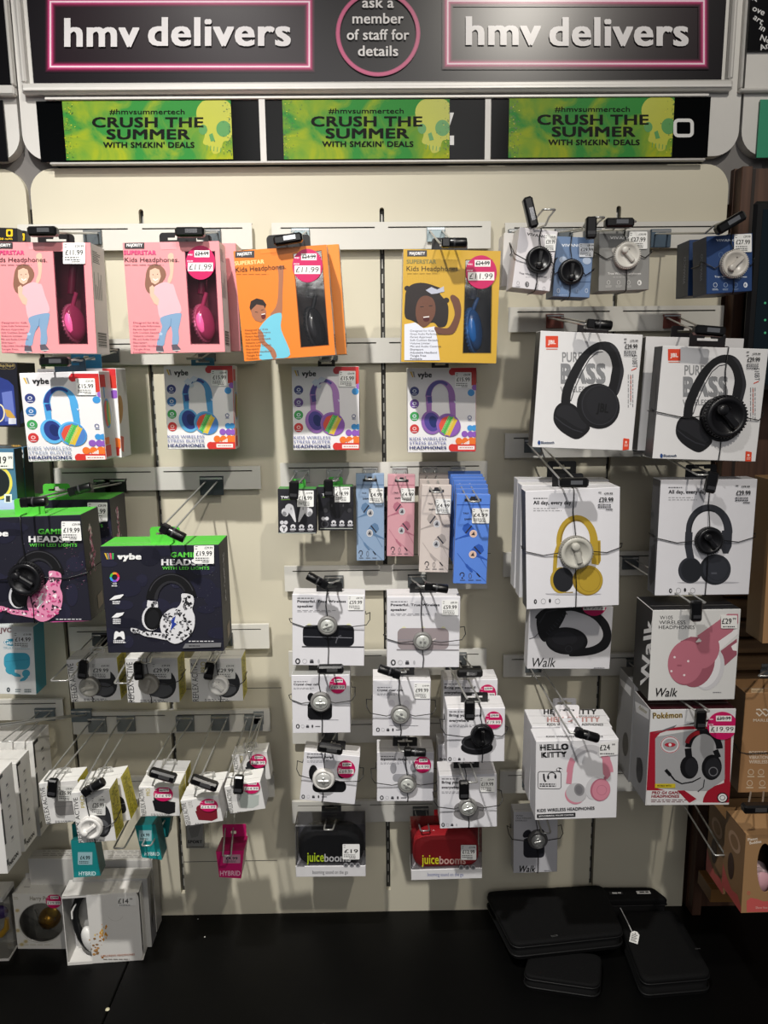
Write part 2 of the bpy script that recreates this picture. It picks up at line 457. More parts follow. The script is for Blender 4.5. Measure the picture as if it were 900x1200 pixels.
def tag3d(label, cx, cy, r, pk, body='#17171a', face=None, knob=30, out=None, cables=None, group='round security tags strapped across boxes', style='knob', lift=0.001, tilt=0.0):
    """round alarm tag with four thin cables round the box; cx, cy, r in photo pixels on the front of pk"""
    A = pk.art(); A.cl = False
    c = A.loc(cx, cy); e = A.loc(cx+r, cy); R = (e-c).length
    mw = pk.mw @ Matrix.Translation((c.x, -lift, c.z)) @ Matrix.Rotation(PI/2, 4, 'X')     # z of the tag points at the viewer
    o = empty('security_tag', mw, label, 'security tag', group)
    b = mat(body, .38); f = mat(face or body, .3)
    m = MB(); h = R*.75
    n = 48
    if style == 'knob':
        m.lathe([(R*.96, 0), (R, .001), (R, h*.3), (R*.95, h*.34), (R*.95, h*.5)], b, n=n)
        # ridged grip
        for k in range(40):
            a = 2*PI*k/40; m.box(-R*.035, R*.035, R*.94, R*1.0, h*.34, h*.62, b, T=Matrix.Rotation(a, 4, 'Z'))
        m.lathe([(R*.93, h*.5), (R*.93, h*.66), (R*.88, h*.70), (R*.72, h*.72), (R*.70, h*.66), (R*.01, h*.66)], f, n=n)
    else:
        m.lathe([(R*.96, 0), (R, .001), (R, h*.45), (R*.9, h*.62), (R*.74, h*.66), (R*.72, h*.58), (R*.01, h*.58)], b, n=n)
    tb = m.build('tag_body', o)
    k_ = MB(); Tk = Matrix.Rotation(math.radians(knob), 4, 'Z')
    if style == 'knob':
        k_.box(-R*.62, R*.62, -R*.17, R*.17, h*.6, h*1.02, f, T=Tk, bev=R*.07)
        k_.lathe([(R*.24, h*.6), (R*.24, h*1.08), (R*.19, h*1.14), (R*.01, h*1.14)], f, T=Tk @ Matrix.Translation((-R*.45, 0, 0)), n=20)
        k_.lathe([(R*.035, h*.66), (R*.035, h*.74)], mat('#0a0a0a', .4), T=Matrix.Translation((R*.1, R*.42, 0)), n=8)
        k_.build('dial', tb)
    else:
        k_.lathe([(R*.7, h*.5), (R*.7, h*.66), (R*.62, h*.74), (R*.01, h*.78)], mat(face or '#c9cac6', .28, .25), n=32)
        k_.box(-R*.5, R*.5, -R*.1, R*.1, h*.7, h*.92, mat(face or '#c9cac6', .28, .25), T=Tk, bev=R*.05)
        k_.box(-R*.14, R*.14, -R*.34, R*.34, h*.7, h*.88, mat('#8b8c8a', .3, .3), T=Tk, bev=R*.05)
        k_.build('dial', tb)
    iv = mw.inverted() @ pk.mw
    W = pk.w/2; H = pk.h; D = pk.D; cb = mat('#101012', .35) if body != '#e9e8e4' or True else None
    ang = [180, 0, 90, -90]
    def put(pts): 
        q = MB().tube([iv @ Vector(p) for p in pts], .0008, cb, n=5); q.build('cable', o)
    y0 = -.0022
    if cables is None: cables = 'LRTB'
    sg = out or 0.006
    for ch in cables:
        if ch in 'LR':
            s_ = -1 if ch == 'L' else 1
            x1 = s_*W
            put([(c.x+s_*R*.95, y0-.003, c.z), (c.x+s_*(R*1.0)*.5+x1*.5, y0, c.z-.004), (x1+s_*sg*.4, y0, c.z+.001+sg*.5), (x1+s_*sg, .006, c.z+.002+sg), (x1+s_*.0015, D*.45, c.z+.004), (x1+s_*.001, D+.0015, c.z+.004)])
        elif ch == 'T': put([(c.x, y0-.003, c.z+R*.95), (c.x-.003, y0, (c.z+R+H)/2), (c.x-.002, y0, H+.0005), (c.x-.002, .002, H+.0016), (c.x-.002, D+.001, H+.0014)])
        elif ch == 'B': put([(c.x, y0-.003, c.z-R*.95), (c.x+.002, y0, (c.z-R)/2), (c.x+.001, y0, 0), (c.x+.001, .004, -.002), (c.x+.001, D+.001, -.0015)])
        elif ch == 'l':   # big stray loop at the left edge
            put([(c.x-R*.95, y0-.003, c.z), (c.x*.5-W*.5, y0-.002, c.z-.003), (-W-.004, -.008, c.z+.004), (-W-.010, -.006, c.z+.014), (-W-.011, .01, c.z+.022), (-W-.002, D*.6, c.z+.012), (-W-.001, D+.001, c.z+.012)])
        elif ch == 'r':
            put([(c.x+R*.95, y0-.003, c.z), (c.x*.5+W*.5, y0-.002, c.z-.003), (W+.003, -.008, c.z+.003), (W+.009, -.006, c.z+.012), (W+.009, .01, c.z+.02), (W+.002, D*.6, c.z+.012), (W+.001, D+.001, c.z+.012)])
    return o
# ------------------------------------------------------------------ the setting
def wallmat():
    k = 'wallm'
    if k in MC: return MC[k]
    m = mat('#d6d1bf', .5, 0, .05, scale=7.0)
    nt = m.node_tree; b = nt.nodes['Principled BSDF']
    MC[k] = m; return m
CREAM = mat('#d0cab6', .45, 0, .035, scale=9.0)
GREYP = mat('#d5d3cc', .4, 0, .03, scale=15)
FRAME = mat('#c9c7c3', .35, .15, .03)
wood_c = {}
def woodmat(c1, c2, vertical=False):
    m = bpy.data.materials.new('wood'); m.use_nodes = True; nt = m.node_tree; b = nt.nodes['Principled BSDF']; b.inputs['Roughness'].default_value = .55
    tc = nt.nodes.new('ShaderNodeTexCoord'); mp = nt.nodes.new('ShaderNodeMapping')
    mp.inputs['Scale'].default_value = (60, 60, 4) if vertical else (4, 60, 60)
    nz = nt.nodes.new('ShaderNodeTexNoise'); nz.inputs['Scale'].default_value = 1.0; nz.inputs['Detail'].default_value = 5
    cr = nt.nodes.new('ShaderNodeValToRGB'); cr.color_ramp.elements[0].color = hexc(c1); cr.color_ramp.elements[1].color = hexc(c2)
    cr.color_ramp.elements[0].position = .35; cr.color_ramp.elements[1].position = .68
    nt.links.new(tc.outputs['Object'], mp.inputs[0]); nt.links.new(mp.outputs[0], nz.inputs[0]); nt.links.new(nz.outputs['Fac'], cr.inputs[0]); nt.links.new(cr.outputs[0], b.inputs['Base Color'])
    return m
WOODV = woodmat('#3a2419', '#5f4232', True); WOODH = woodmat('#5b4028', '#8a6a45'); 
XL = P(36, 260, 0).x; XR = P(851, 300, 0).x          # edges of the middle bay
ZT = P(450, 192, 0).z; ZHB = P(450, 190, 0).z; ZSB = P(450, 113, 0).z; ZTOP = 3.0
GAP = .004
def panel(name, x0, x1, z0, z1, r, y0, y1, m, kind='structure', holes=(), parent=None):
    return MB().plate(rrect(x0, x1, z0, z1, r, 8), holes, y0, y1, m).build(name, parent, kind=kind if parent is None else None)
# wall proper behind everything
w = MB().box(-1.6, 1.6, .03, .10, 0, ZTOP, mat('#8f8d88', .6)); w.build('wall_back', kind='structure')
# three bays of cream back panel with rounded top corners; the middle one slotted for its three uprights
UP = [(165, 250, 211, 985), (447, 250, 455, 970), (726, 250, 694, 970)]
upx = [P((a+c)/2, (b+d)/2, 0).x for a, b, c, d in UP]
slots = [[(x-.0042, TABLE+.05), (x+.0042, TABLE+.05)]+[(x+.0042*math.cos(t), P(450, 246, 0).z+.0042*math.sin(t)) for t in [PI*k/6 for k in range(7)]] for x in upx]
panel('wall_middle', XL+GAP, XR-GAP, TABLE-.2, ZT-GAP, [0, 0, .042, .042], 0, .012, CREAM, holes=slots)
panel('wall_left', XL-1.2, XL-GAP, TABLE-.2, ZT-GAP, [0, 0, .042, .042], 0, .012, CREAM)
# header strip frames (rounded lower corners) and the sign frames above
for nm, x0, x1 in (('middle', XL+GAP*.6, XR-GAP*.6+.006), ('left', XL-1.2, XL-GAP*.6), ('right', XR+GAP*.6+.006, XR+.9)):
    panel('wall_header_'+nm, x0, x1, ZHB+GAP, ZTOP, [.042, .042, 0, 0], -.010, .012, mat('#cfcdc9', .4, 0, .02))
MB().box(XL-.05, XL+.05, .012, .03, ZT-.07, ZT+.07, mat('#6f6c6a', .5)).build('trim_1', kind='structure')
MB().box(XR-.05, XR+.06, .0125, .03, ZT-.07, ZT+.07, mat('#6f6c6a', .5)).build('trim_2', kind='structure')
# uprights behind the slots, with their row of punched holes
for x in upx:
    m = MB(); m.box(x-.012, x+.012, .013, .028, TABLE+.03, ZT-.03, mat('#3a3936', .5))
    z = TABLE+.06
    while z < P(450, 250, 0).z:
        m.box(x-.0012, x+.0012, .0115, .0135, z, z+.016, mat('#b9b8b2', .4, .5)); z += .026
    m.build('slotted_upright', None, 'perforated metal upright seen through a thin vertical wall slot, %s' % {0: 'left of three', 1: 'middle of three', 2: 'right of three'}[upx.index(x)], 'upright', 'slotted uprights in the cream wall')
# thin joints between the back boards
jm = mat('#55534f', .6)
for k, (x0, x1, y) in enumerate(((190, 330, 808), (455, 575, 650), (215, 325, 1010))):
    a, b = P(x0, y, 0), P(x1, y, 0); MB().box(a.x, b.x, -.0004, .0002, a.z-.0006, a.z+.0006, jm).build('trim_%d' % (k+3), kind='structure')
# plinth (black display top) and floor
pl = MB(); pm = mat('#040404', .45, 0, .25, .2, scale=25, bump=.15)
pl.box(-1.7, P(119, 1200, 0).x*0-.49, -.62, .012, 0, TABLE, pm, bev=.002)
pl.box(-.4885, 1.7, -.62, .012, 0, TABLE, pm, bev=.002)
pl.build('display_plinth', None, 'long low black display top running under the hanging products', 'plinth')
MB().box(-4, 4, -4.5, .1, -.05, 0, mat('#3a3735', .6, 0, .2)).build('floor', kind='structure')
MB().box(-4, 4, -4.5, .1, 3.2, 3.25, mat('#1b1b1c', .8)).build('ceiling', kind='structure')
# specks on the black top
for k, (x, y, c, r_) in enumerate(((232, 1077, '#d8d8d4', .0014), (240, 1098, '#d8d8d4', .0016), (126, 1183, '#cfc9a8', .004))):
    p = PZ(x, y, TABLE); MB().lathe([(r_, 0), (r_*.9, r_*.35), (.0001, r_*.5)], mat(c, .5), T=Matrix.Translation((p.x, p.y, TABLE)), n=9).build('paper_scrap', None, ['tiny white speck on the black top close to the wall', 'tiny white speck on the black top, nearer than the one by the wall', 'small cream blob on the black top at the bottom of the picture'][k], 'scrap')
# slotted rails (hook plates) across the uprights
RAILS = [('top row, left upright', 20, 296, 263, 292, 0), ('top row, middle upright', 318, 575, 261, 291, 1), ('top row, right upright', 592, 852, 261, 290, 0),
 ('second row, left upright, behind the pink boxes', 60, 300, 398, 426, 0), ('second row, middle upright', 322, 574, 397, 424, 1), ('second row, right upright, above the black headphone boxes', 596, 847, 360, 387, 0),
 ('third row, left upright, carrying an empty hook', 62, 306, 549, 573, 1), ('third row, middle upright, holding the earphone packs', 328, 571, 543, 569, 1), ('third row, right upright', 592, 838, 508, 534, 0),
 ('fourth row, left upright, behind the big headset box', 80, 316, 735, 760, 0), ('fourth row, middle upright, above the speaker boxes', 333, 571, 664, 690, 1), ('fourth row, right upright', 590, 832, 648, 673, 0),
 ('fifth row, left upright, with five hooks', 84, 317, 835, 857, 1), ('fifth row, middle upright', 338, 570, 764, 790, 0), ('fifth row, right upright', 590, 826, 768, 790, 0),
 ('sixth row, left upright, at elbow height of the small cartons', 84, 322, 912, 934, 0), ('sixth row, middle upright', 342, 582, 845, 868, 0), ('sixth row, right upright', 586, 815, 904, 926, 1),
 ('lowest row, middle upright, above the two juice coloured speakers', 342, 514, 940, 962, 1), ('left bay, above the white cartons', -30, 82, 821, 843, 1)]
RL = {}
for k, (wh, x0, x1, y0, y1, clean) in enumerate(RAILS):
    a = P(x0, y0, RAILD); b = P(x1, y1, RAILD)
    if x0 == -30: a.x = XL-.35; b.x = XL-.012
    m = MB(); cx = (a.x+b.x)/2; W = (b.x-a.x); H = a.z-b.z
    zz = H*.80
    hs = [rrect(-W*.46, -W*.03, zz-.0012, zz+.0012, .0011, 3), rrect(W*.03, W*.46, zz-.0012, zz+.0012, .0011, 3)]
    m.plate(rrect(-W/2, W/2, 0, H, .002, 3), hs, 0, .002, GREYP)
    m.box(-W/2, W/2, .002, .008, H-.002, H, GREYP); m.box(-W/2, W/2, .002, .004, 0, .002, GREYP)
    m.box(-W*.47, W*.47, .0085, .010, zz-.006, zz+.006, mat('#6f6d67', .6))
    m.box(-.008, .008, .010, .0215, .004, H-.004, mat('#9b9a95', .4, .4))
    m.build('hook_rail', None, 'pale slotted metal rail, '+wh, 'rail', 'slotted rails fixed to the uprights', mw=Matrix.Translation((cx, -RAILD, b.z)))
# ------------------------------------------------------------------ signs
class Flat:
    """a flat board standing on the wall plane with print on it"""
    def __init__(s, name, label, cat, x0, y0, x1, y1, d, T=.003, col='#0d0c10', group=None, rough=.3, coat=0.0):
        a = P(x0, (y0+y1)/2, d); b = P(x1, (y0+y1)/2, d); t = P((x0+x1)/2, y0, d); bt = P((x0+x1)/2, y1, d)
        s.w = b.x-a.x; s.h = t.z-bt.z
        s.mw = Matrix.Translation(((a.x+b.x)/2, -d, bt.z))
        s.root = empty(name, s.mw, label, cat, group); s.D = T
        MB().box(-s.w/2, s.w/2, 0, T, 0, s.h, mat(col, rough, 0, .05, .35 if name == 'header_sign' else .12, coat)).build('board', s.root)
    def art(s, lift=.0003, step=.00005): return Art(s.mw, 'front', s.w, s.h, s.D, lift, step)
def gink(h): return mat(h, .28, 0, .03, .4)
sg = Flat('header_sign', 'long glossy black header poster with pink neon frames and a delivery message', 'sign', 33, -60, 850, 99.5, .0165, col='#120e14', rough=.28)
A = sg.art()
def neon(x0, y0, x1, y1):
    q = [(x0,y0),(x1,y0),(x1,y1),(x0,y1)]
    for w_, c in ((13, '#2a1220'), (11, '#43152b'), (9, '#641a3b'), (7, '#8c2550'), (5.2, '#b23a6c'), (3.2, '#d06a96'), (1.6, '#f3dbe6')):
        A.band([(x0-w_*.0,y0),(x1,y0)], w_, gink(c)); A.band([(x0,y1),(x1,y1)], w_, gink(c)); A.band([(x0,y0-w_/2),(x0,y1+w_/2)], w_, gink(c)); A.band([(x1,y0-w_/2),(x1,y1+w_/2)], w_, gink(c))
A.rect(62, 6, 359, 74, gink('#1c0e17')); A.rect(527, 6, 821, 74, gink('#1c0e17'))
neon(59.5, 2.5, 362.5, 78.5); neon(524.5, 2, 824, 75.5)
for t, x, w_, y in (('hmv', 76, 88, 55), ('delivers', 174, 167, 54), ('hmv', 545.5, 88, 53), ('delivers', 643, 163, 54)): A.text(t, x, y, 32.5, gink('#dcd9db'), w=w_, bold=.03)
A.ring(443, 40, 47, 48, 5, gink('#a2466a'), 56); A.ring(443, 40, 47, 48, 3, gink('#c4567f'), 56)
for t, y, w_ in (('ask a', 10, 37), ('member', 28.5, 60), ('of staff for', 47.5, 73), ('details', 66.5, 47)): A.text(t, 443, y, 12, gink('#d8d6d6'), w=w_, bold=.02, anchor='c')
A.build('printed_message', sg.root)
# raised frame round the header poster: bottom bar and two sides
def bar(name, x0, y0, x1, y1, d, label, cat='sign frame', m=None, T=None):
    a = P(x0, y1, d); b = P(x1, y0, d)
    return a, b
fr = MB(); a = P(28, 112, .018); b = P(857, 99, .018); i0 = P(33, 99, .018); i1 = P(851, 99, .018)
ZF = 2.55
fr.box(a.x, b.x, -.026, -.010, a.z, i0.z, FRAME, bev=.003); fr.box(a.x, i0.x, -.026, -.010, i0.z, ZF, FRAME, bev=.003); fr.box(i1.x, b.x, -.026, -.010, i0.z, ZF, FRAME, bev=.003)
fr.box(a.x+.003, b.x-.003, -.029, -.0255, a.z+.004, a.z+.009, mat('#dedcd9', .3, .1), bev=.001)
fr.build('trim_9', kind='structure')
fl = MB(); b2 = P(19, 113, .018)
fl.box(b2.x-.9, b2.x, -.026, -.010, b2.z, P(10, 101, .018).z, FRAME, bev=.003); fl.box(P(10, 50, .018).x, b2.x, -.026, -.010, P(10, 101, .018).z, ZF, FRAME, bev=.003)
fl.build('trim_10', kind='structure')
frr = MB(); c2 = P(866, 108, .018)
frr.box(c2.x, c2.x+.9, -.022, -.010, c2.z, P(866, 104, .018).z, FRAME, bev=.002); frr.box(c2.x, P(873, 50, .018).x, -.022, -.010, P(866, 104, .018).z, ZF, FRAME, bev=.002)
frr.build('trim_11', kind='structure')
lb = Flat('header_poster', 'black poster edge in the left header frame, cut by the picture side', 'poster', -260, -60, 8, 100, .0165, col='#0e0d10')
lb2 = Flat('strip_poster', 'plain black strip card in the left lower header, beside the first green banner', 'poster', -260, 118, 6, 190, .0165, col='#0e0d10')
# lower strip: dark cards, green banners, white dividers
def strip(label, x0, x1, dy=0): return Flat('strip_card', label, 'sign', x0, 117+dy, x1, 188+dy, .014, col='#060708', rough=.14)
s1 = strip('black strip card carrying the left green sale banner', 45, 306, 1); s2 = strip('black strip card behind the middle green banner, with partly covered white lettering', 310, 568, -1); s3 = strip('black strip card behind the right green banner, with a white letter O', 576, 831, -3)
A = s2.art(); A.poly([(527, 132), (532, 132), (527.5, 146), (526, 150)], '#d8d8d6'); A.rect(527, 159, 532, 170, '#d8d8d6'); A.build('printed_letters', s2.root)
A = s3.art(); A.band(rrect(791, 811, 141, 159, 4), 4, '#d8d8d6', True); A.build('printed_letters', s3.root)
def dv(x0, x1):
    a = P(x0, 189, .02); b = P(x1, 116, .02); return a.x, b.x, a.z, b.z
tr = MB()
for x0, x1 in ((305.5, 310), (568, 575.5)):
    p = dv(x0, x1); tr.box(p[0], p[1], -.019, -.010, p[2], p[3], mat('#d3d1cd', .35))
p = dv(58, 831); q = P(450, 187.5, .02); tr.box(p[0], p[1], -.020, -.010, q.z-.004, q.z+.000, mat('#bfbdb9', .35, .2), bev=.001); q = P(450, 114, .02); tr.box(p[0], p[1], -.020, -.010, q.z-.001, q.z+.0035, mat('#d9d7d3', .35, .1), bev=.001)
tr.build('trim_12', kind='structure')
def green_mat():
    m = bpy.data.materials.new('green_print'); m.use_nodes = True; nt = m.node_tree; b = nt.nodes['Principled BSDF']; b.inputs['Roughness'].default_value = .5; b.inputs['Specular IOR Level'].default_value = .15
    tc = nt.nodes.new('ShaderNodeTexCoord'); nz = nt.nodes.new('ShaderNodeTexNoise'); nz.inputs['Scale'].default_value = 14; nz.inputs['Detail'].default_value = 4; nz.inputs['Distortion'].default_value = 1.2
    cr = nt.nodes.new('ShaderNodeValToRGB'); cr.color_ramp.elements[0].color = hexc('#2e8436'); cr.color_ramp.elements[1].color = hexc('#9aa61a')
    cr.color_ramp.elements[0].position = .42; cr.color_ramp.elements[1].position = .66
    nt.links.new(tc.outputs['Object'], nz.inputs[0]); nt.links.new(nz.outputs['Fac'], cr.inputs[0]); nt.links.new(cr.outputs[0], b.inputs['Base Color']); return m
GM = green_mat()
def banner(x0, x1, dx, dy, label):
    g = Flat('sale_banner', label, 'sign', x0, 117.5+dy, x1, 187.5+dy, .0165, T=.002, group='green sale banners in the lower header')
    A = g.art(); A.rect(x0-3, 113, x1+3, 192, GM)
    A.z(dx, dy, 1.0)
    # skull at the right, smoke below
    Y = '#abb01c'; G = '#3f8a3a'
    A.cl = True
    A.ell(252, 133, 22, 19, Y, n=30); A.poly([(231, 138), (234, 152), (240, 158), (238, 168), (246, 172), (250, 180), (258, 178), (262, 166), (270, 163), (274, 140)], Y)
    A.ell(262, 151, 8.5, 9.5, G); A.ell(238, 152, 5, 6, G); A.poly([(245, 158), (249, 156), (252, 165), (247, 166)], G)
    for k in range(5): A.band([(243+k*4, 170+k*.8), (242.5+k*4, 176+k*.6)], .8, G)
    rn = random.Random(int(x0))
    for k in range(170):
        t = abs(rn.gauss(0, 7)); sd = rn.random() < .6; xx = (75+t) if sd else (271-t*.8); yy = rn.uniform(119, 187); r_ = rn.uniform(.25, .7)
        A.rect(xx, yy, xx+r_*2, yy+r_*1.5, '#2c5c22' if rn.random() < .75 else '#d0c81c'); A.k -= 1
    A.k += 2
    K = mat('#0a0e08', .5, 0, .03, .1)
    A.text('#hmvsummertech', 128.5, 134, 6, K, w=88, bold=.01)
    A.text('CRUSH THE', 108, 149, 11.3, K, w=130.5, bold=.03); A.text('SUMMER', 125, 163, 11.3, K, w=98, bold=.03)
    A.text("WITH SM\u00a3KIN' DEALS", 121, 173, 6.2, K, w=107, bold=.03)
    A.build('printed_design', g.root)
banner(75, 272, 0, 0, 'green and yellow sale banner, leftmost of the three, under the neon poster')
banner(331.5, 527, 256.5, -1, 'green and yellow sale banner, middle one of the three, under the neon poster')
banner(596, 789, 521.5, -3, 'green and yellow sale banner, rightmost of the three, next to the letter O')
rp = Flat('corner_poster', 'black poster with tumbling white words in the right header frame', 'poster', 880.5, -60, 1100, 59, .0165, col='#0d0d10')
A = rp.art()
for t, x, y, r_ in (('ove', 881, 12, -25), ('art', 882, 22, -35), ('in', 889, 34, -30), ('No', 890, 47, -20), ('Ar', 891, 60, 20), ('y', 884, 2, 70)): A.text(t, x, y, 7, '#cfcfcf', bold=.02, rot=r_)
A.build('printed_words', rp.root)
tp = Flat('strip_sign', 'plain teal green strip sign at the right edge, below the word poster', 'sign', 889, 116, 1100, 184, .0165, col='#3f8f70')
# ------------------------------------------------------------------ right bay: timber slat wall, posts, black screen
XW = XR+.004
def wy(y): return P(860, y, 0).z
ww = MB(); ww.box(XW, XW+.9, -.002, .02, TABLE-.2, wy(198), WOODV)
ww.build('wall_right', kind='structure')
po = MB(); po.box(XW+.001, XW+.020, -.03, -.002, TABLE, wy(200), WOODV, bev=.001); po.box(XW+.026, XW+.034, -.012, -.002, wy(560), wy(200), mat('#20140e', .6))
po.build('timber_post', None, 'narrow dark brown timber post along the right edge of the cream panel', 'post')
zs = [560, 579, 600, 622, 645, 670, 697, 722, 744, 763, 783, 806, 830, 855, 880, 905, 930, 956]
for k in range(len(zs)-1):
    z1 = wy(zs[k])-.003; z0 = wy(zs[k+1])+.003
    MB().box(XW+.024, XW+.9, -.022, -.003, z0, z1, WOODH, bev=.002).build('wall_slat', None, 'horizontal timber slat of the right bay, %s from the top' % ['first','second','third','fourth','fifth','sixth','seventh','eighth','ninth','tenth','eleventh','twelfth','thirteenth','fourteenth','fifteenth','sixteenth','seventeenth'][k], 'slat', 'timber slats in the right bay')
sc = empty('display_screen', P(930, 460, .12), 'tall black screen edge with small green lights at the right side of the picture', 'screen')
a = P(885, 235, .12); b = P(882, 462, .12); zz = sc.matrix_world.translation
m = MB(); m.box(a.x-zz.x, a.x-zz.x+.30, 0, .012, 0, a.z-zz.z, mat('#08080a', .35), bev=.006); m.build('casing', sc)
m = MB(); m.box(a.x-zz.x+.014, a.x-zz.x+.286, -.001, 0, .014, a.z-zz.z-.014, mat('#0c1a22', .1)); m.build('glass_front', sc)
em = bpy.data.materials.new('green_light'); em.use_nodes = True; e_ = em.node_tree.nodes['Principled BSDF']; e_.inputs['Emission Color'].default_value = hexc('#6dffb0'); e_.inputs['Emission Strength'].default_value = .25; e_.inputs['Base Color'].default_value = hexc('#205040')
for yy in (355, 375, 390, 410, 420):
    c = P(897, yy, .122); MB().lathe([(.002, 0), (.001, .001)], em, T=Matrix.Translation((c.x-zz.x, -.001, c.z-zz.z)) @ Matrix.Rotation(PI/2, 4, 'X'), n=10).build('indicator_light', sc)
# ------------------------------------------------------------------ kids headphone boxes with a window
def headset(pk, A, cx, cy, rx, ry, shell, pad, label, dark, zr=None):
    """real over-ear headphones lying behind the box window"""
    c = A.loc(cx, cy); e = A.loc(cx+rx, cy); R = abs(e.x-c.x); u = A.loc(cx, cy-ry); H = abs(u.z-c.z)
    o = empty('boxed_headphones', pk.mw @ Matrix.Translation((c.x, .015, c.z)), label, 'headphones', 'headphones inside the window boxes')
    T = Matrix.Rotation(math.radians(-8), 4, 'Y') @ Matrix.Diagonal((1, 1, H/R, 1)) @ Matrix.Rotation(math.radians(52), 4, 'Z') @ Matrix.Rotation(PI/2, 4, 'X')
    sh = mat(shell, .25, coat=.4); pm = mat(pad, .5)
    m = MB(); m.lathe([(R*1.0, -.0), (R*1.02, R*.12), (R*.98, R*.3), (R*.8, R*.48), (R*.5, R*.58), (R*.001, R*.62)], sh, T=T, n=40); ec = m.build('ear_cup', o)
    m = MB(); m.lathe([(R*.9, -R*.42), (R*1.04, -R*.36), (R*1.1, -R*.2), (R*1.1, -R*.08), (R*1.0, 0)], pm, T=T, n=40)
    for k in range(30): m.box(-R*.04, R*.04, R*1.06, R*1.13, -R*.36, -R*.04, pm, T=T @ Matrix.Rotation(2*PI*k/30, 4, 'Z'))
    m.build('ear_cushion', ec)
    m = MB(); pts = [(-R*.2+.002*k, .003, H*.85+k*.006) for k in range(5)]
    m.tube(pts, .0035, sh, n=8); m.build('slider', o)
    m = MB(); top = pk.h-c.z-.012
    m.tube([(-R*.2, .003, H*.9+.02), (R*.05, .005, top*.75), (R*.35, .008, top*.93), (R*.9, .01, top)], .0065, mat(dark, .4), n=8); m.build('headband', o)
    return o
BUL = ['Designed for Kids', 'Great Audio Performance', 'Parent Approved', 'Soft Cushion Earpads', 'Volume Limiter', 'Mic and Audio Controls', 'Shareport', 'Adjustable Headband', 'Tangle Free', 'Foldable']
def kids_common(A, x, y, head, sub, bx, by, bl, gap=11.6, bc='#5a3038', brand=True):
    A.rect(x+8, y+3, x+78, y+28, '#3d3a3c', r=2); A.text('MAJORITY', x+15, y+21, 10, '#f0eeee', w=56, bold=.045)
    A.text('SUPERSTAR', x+5, y+49, 14, head, w=114, bold=.05)
    A.text('Kids Headphones.', x+9, y+75, 16, '#2b2024', w=190, bold=.0)
    A.lines(x+9, y+85, 150, 1, 4, 1.6, '#6a4a4e', 5)
    for k, t in enumerate(BUL): A.text('\u00b7'+t, bx, by+gap*k, 6.2, bc, w=min(bl, 7+5.0*len(t)))
def win_hole(A, pts): return [(lambda p: (p.x, p.z))(A.loc(*q)) for q in pts]
def side_print(pk, seed=1, col='#6b6b6e', dark=True):
    A = pk.art('right'); rn = random.Random(seed)
    mb = A.mb; N = Vector((1,0,0)); W = pk.w/2; D = pk.D; H = pk.h; m = ink(col)
    def rc(y0, y1, z0, z1, mm=m): mb.add([(W+.0003, y0, z0), (W+.0003, y1, z0), (W+.0003, y1, z1), (W+.0003, y0, z1)], [(0,1,2,3)], mm)
    for k in range(7): rc(D*.1, D*rn.uniform(.4, .7), H*(.93-.016*k), H*(.937-.016*k))
    for k in range(6): rc(D*(.12+.1*k), D*(.15+.1*k), H*.5, H*rn.uniform(.62, .78))
    for k in range(16): rc(D*.15, D*.8, H*(.06+.009*k), H*(.062+.009*k+.003*(k % 3)), ink('#2a2a2c'))
    A.build('side_print', pk.root)
def girl(A):
    S = '#e6b9a3'; H_ = '#8a6250'
    A.poly([(516,352),(526,335),(545,328),(566,335),(580,350),(583,372),(566,400),(560,412),(545,410),(538,432),(520,428),(510,405),(512,375)], H_)
    A.poly([(590,382),(598,360),(594,318),(590,300),(598,290),(608,292),(611,306),(610,352),(604,385),(592,400)], S)
    A.poly([(527,350),(545,342),(560,348),(566,372),(558,392),(545,400),(532,392),(526,372)], S)
    A.band([(539,380),(546,386),(556,380)], 2.6, '#ffffff'); A.ell(538,366,2,1.6,'#3a2a26'); A.ell(554,364,2,1.6,'#3a2a26'); A.band([(545,368),(547,374),(544,376)], 1, '#c98f7c')
    A.poly([(534,418),(560,398),(582,392),(600,398),(610,402),(622,440),(638,486),(628,502),(575,520),(560,512),(552,470),(540,452)], '#f0b4bd')
    A.poly([(526,410),(536,402),(544,412),(541,432),(560,452),(556,474),(543,468),(528,440)], S)
    A.poly([(566,516),(632,500),(636,520),(628,560),(630,590),(624,612),(606,610),(606,572),(600,545),(590,560),(582,585),(575,615),(552,612),(560,580),(570,548)], '#7f9fc0')
    A.band([(590,560),(600,545),(602,520)], 2, '#5f82a8'); A.ell(565, 574, 7, 5, '#a9c0d8')
    A.poly([(550,615),(572,616),(577,636),(560,641),(549,632)], '#5b5560'); A.poly([(603,612),(622,610),(636,628),(622,637),(606,630)], '#5b5560')
    A.band([(551,636),(575,637)], 2, '#ece8e8'); A.band([(608,633),(634,631)], 2, '#ece8e8')
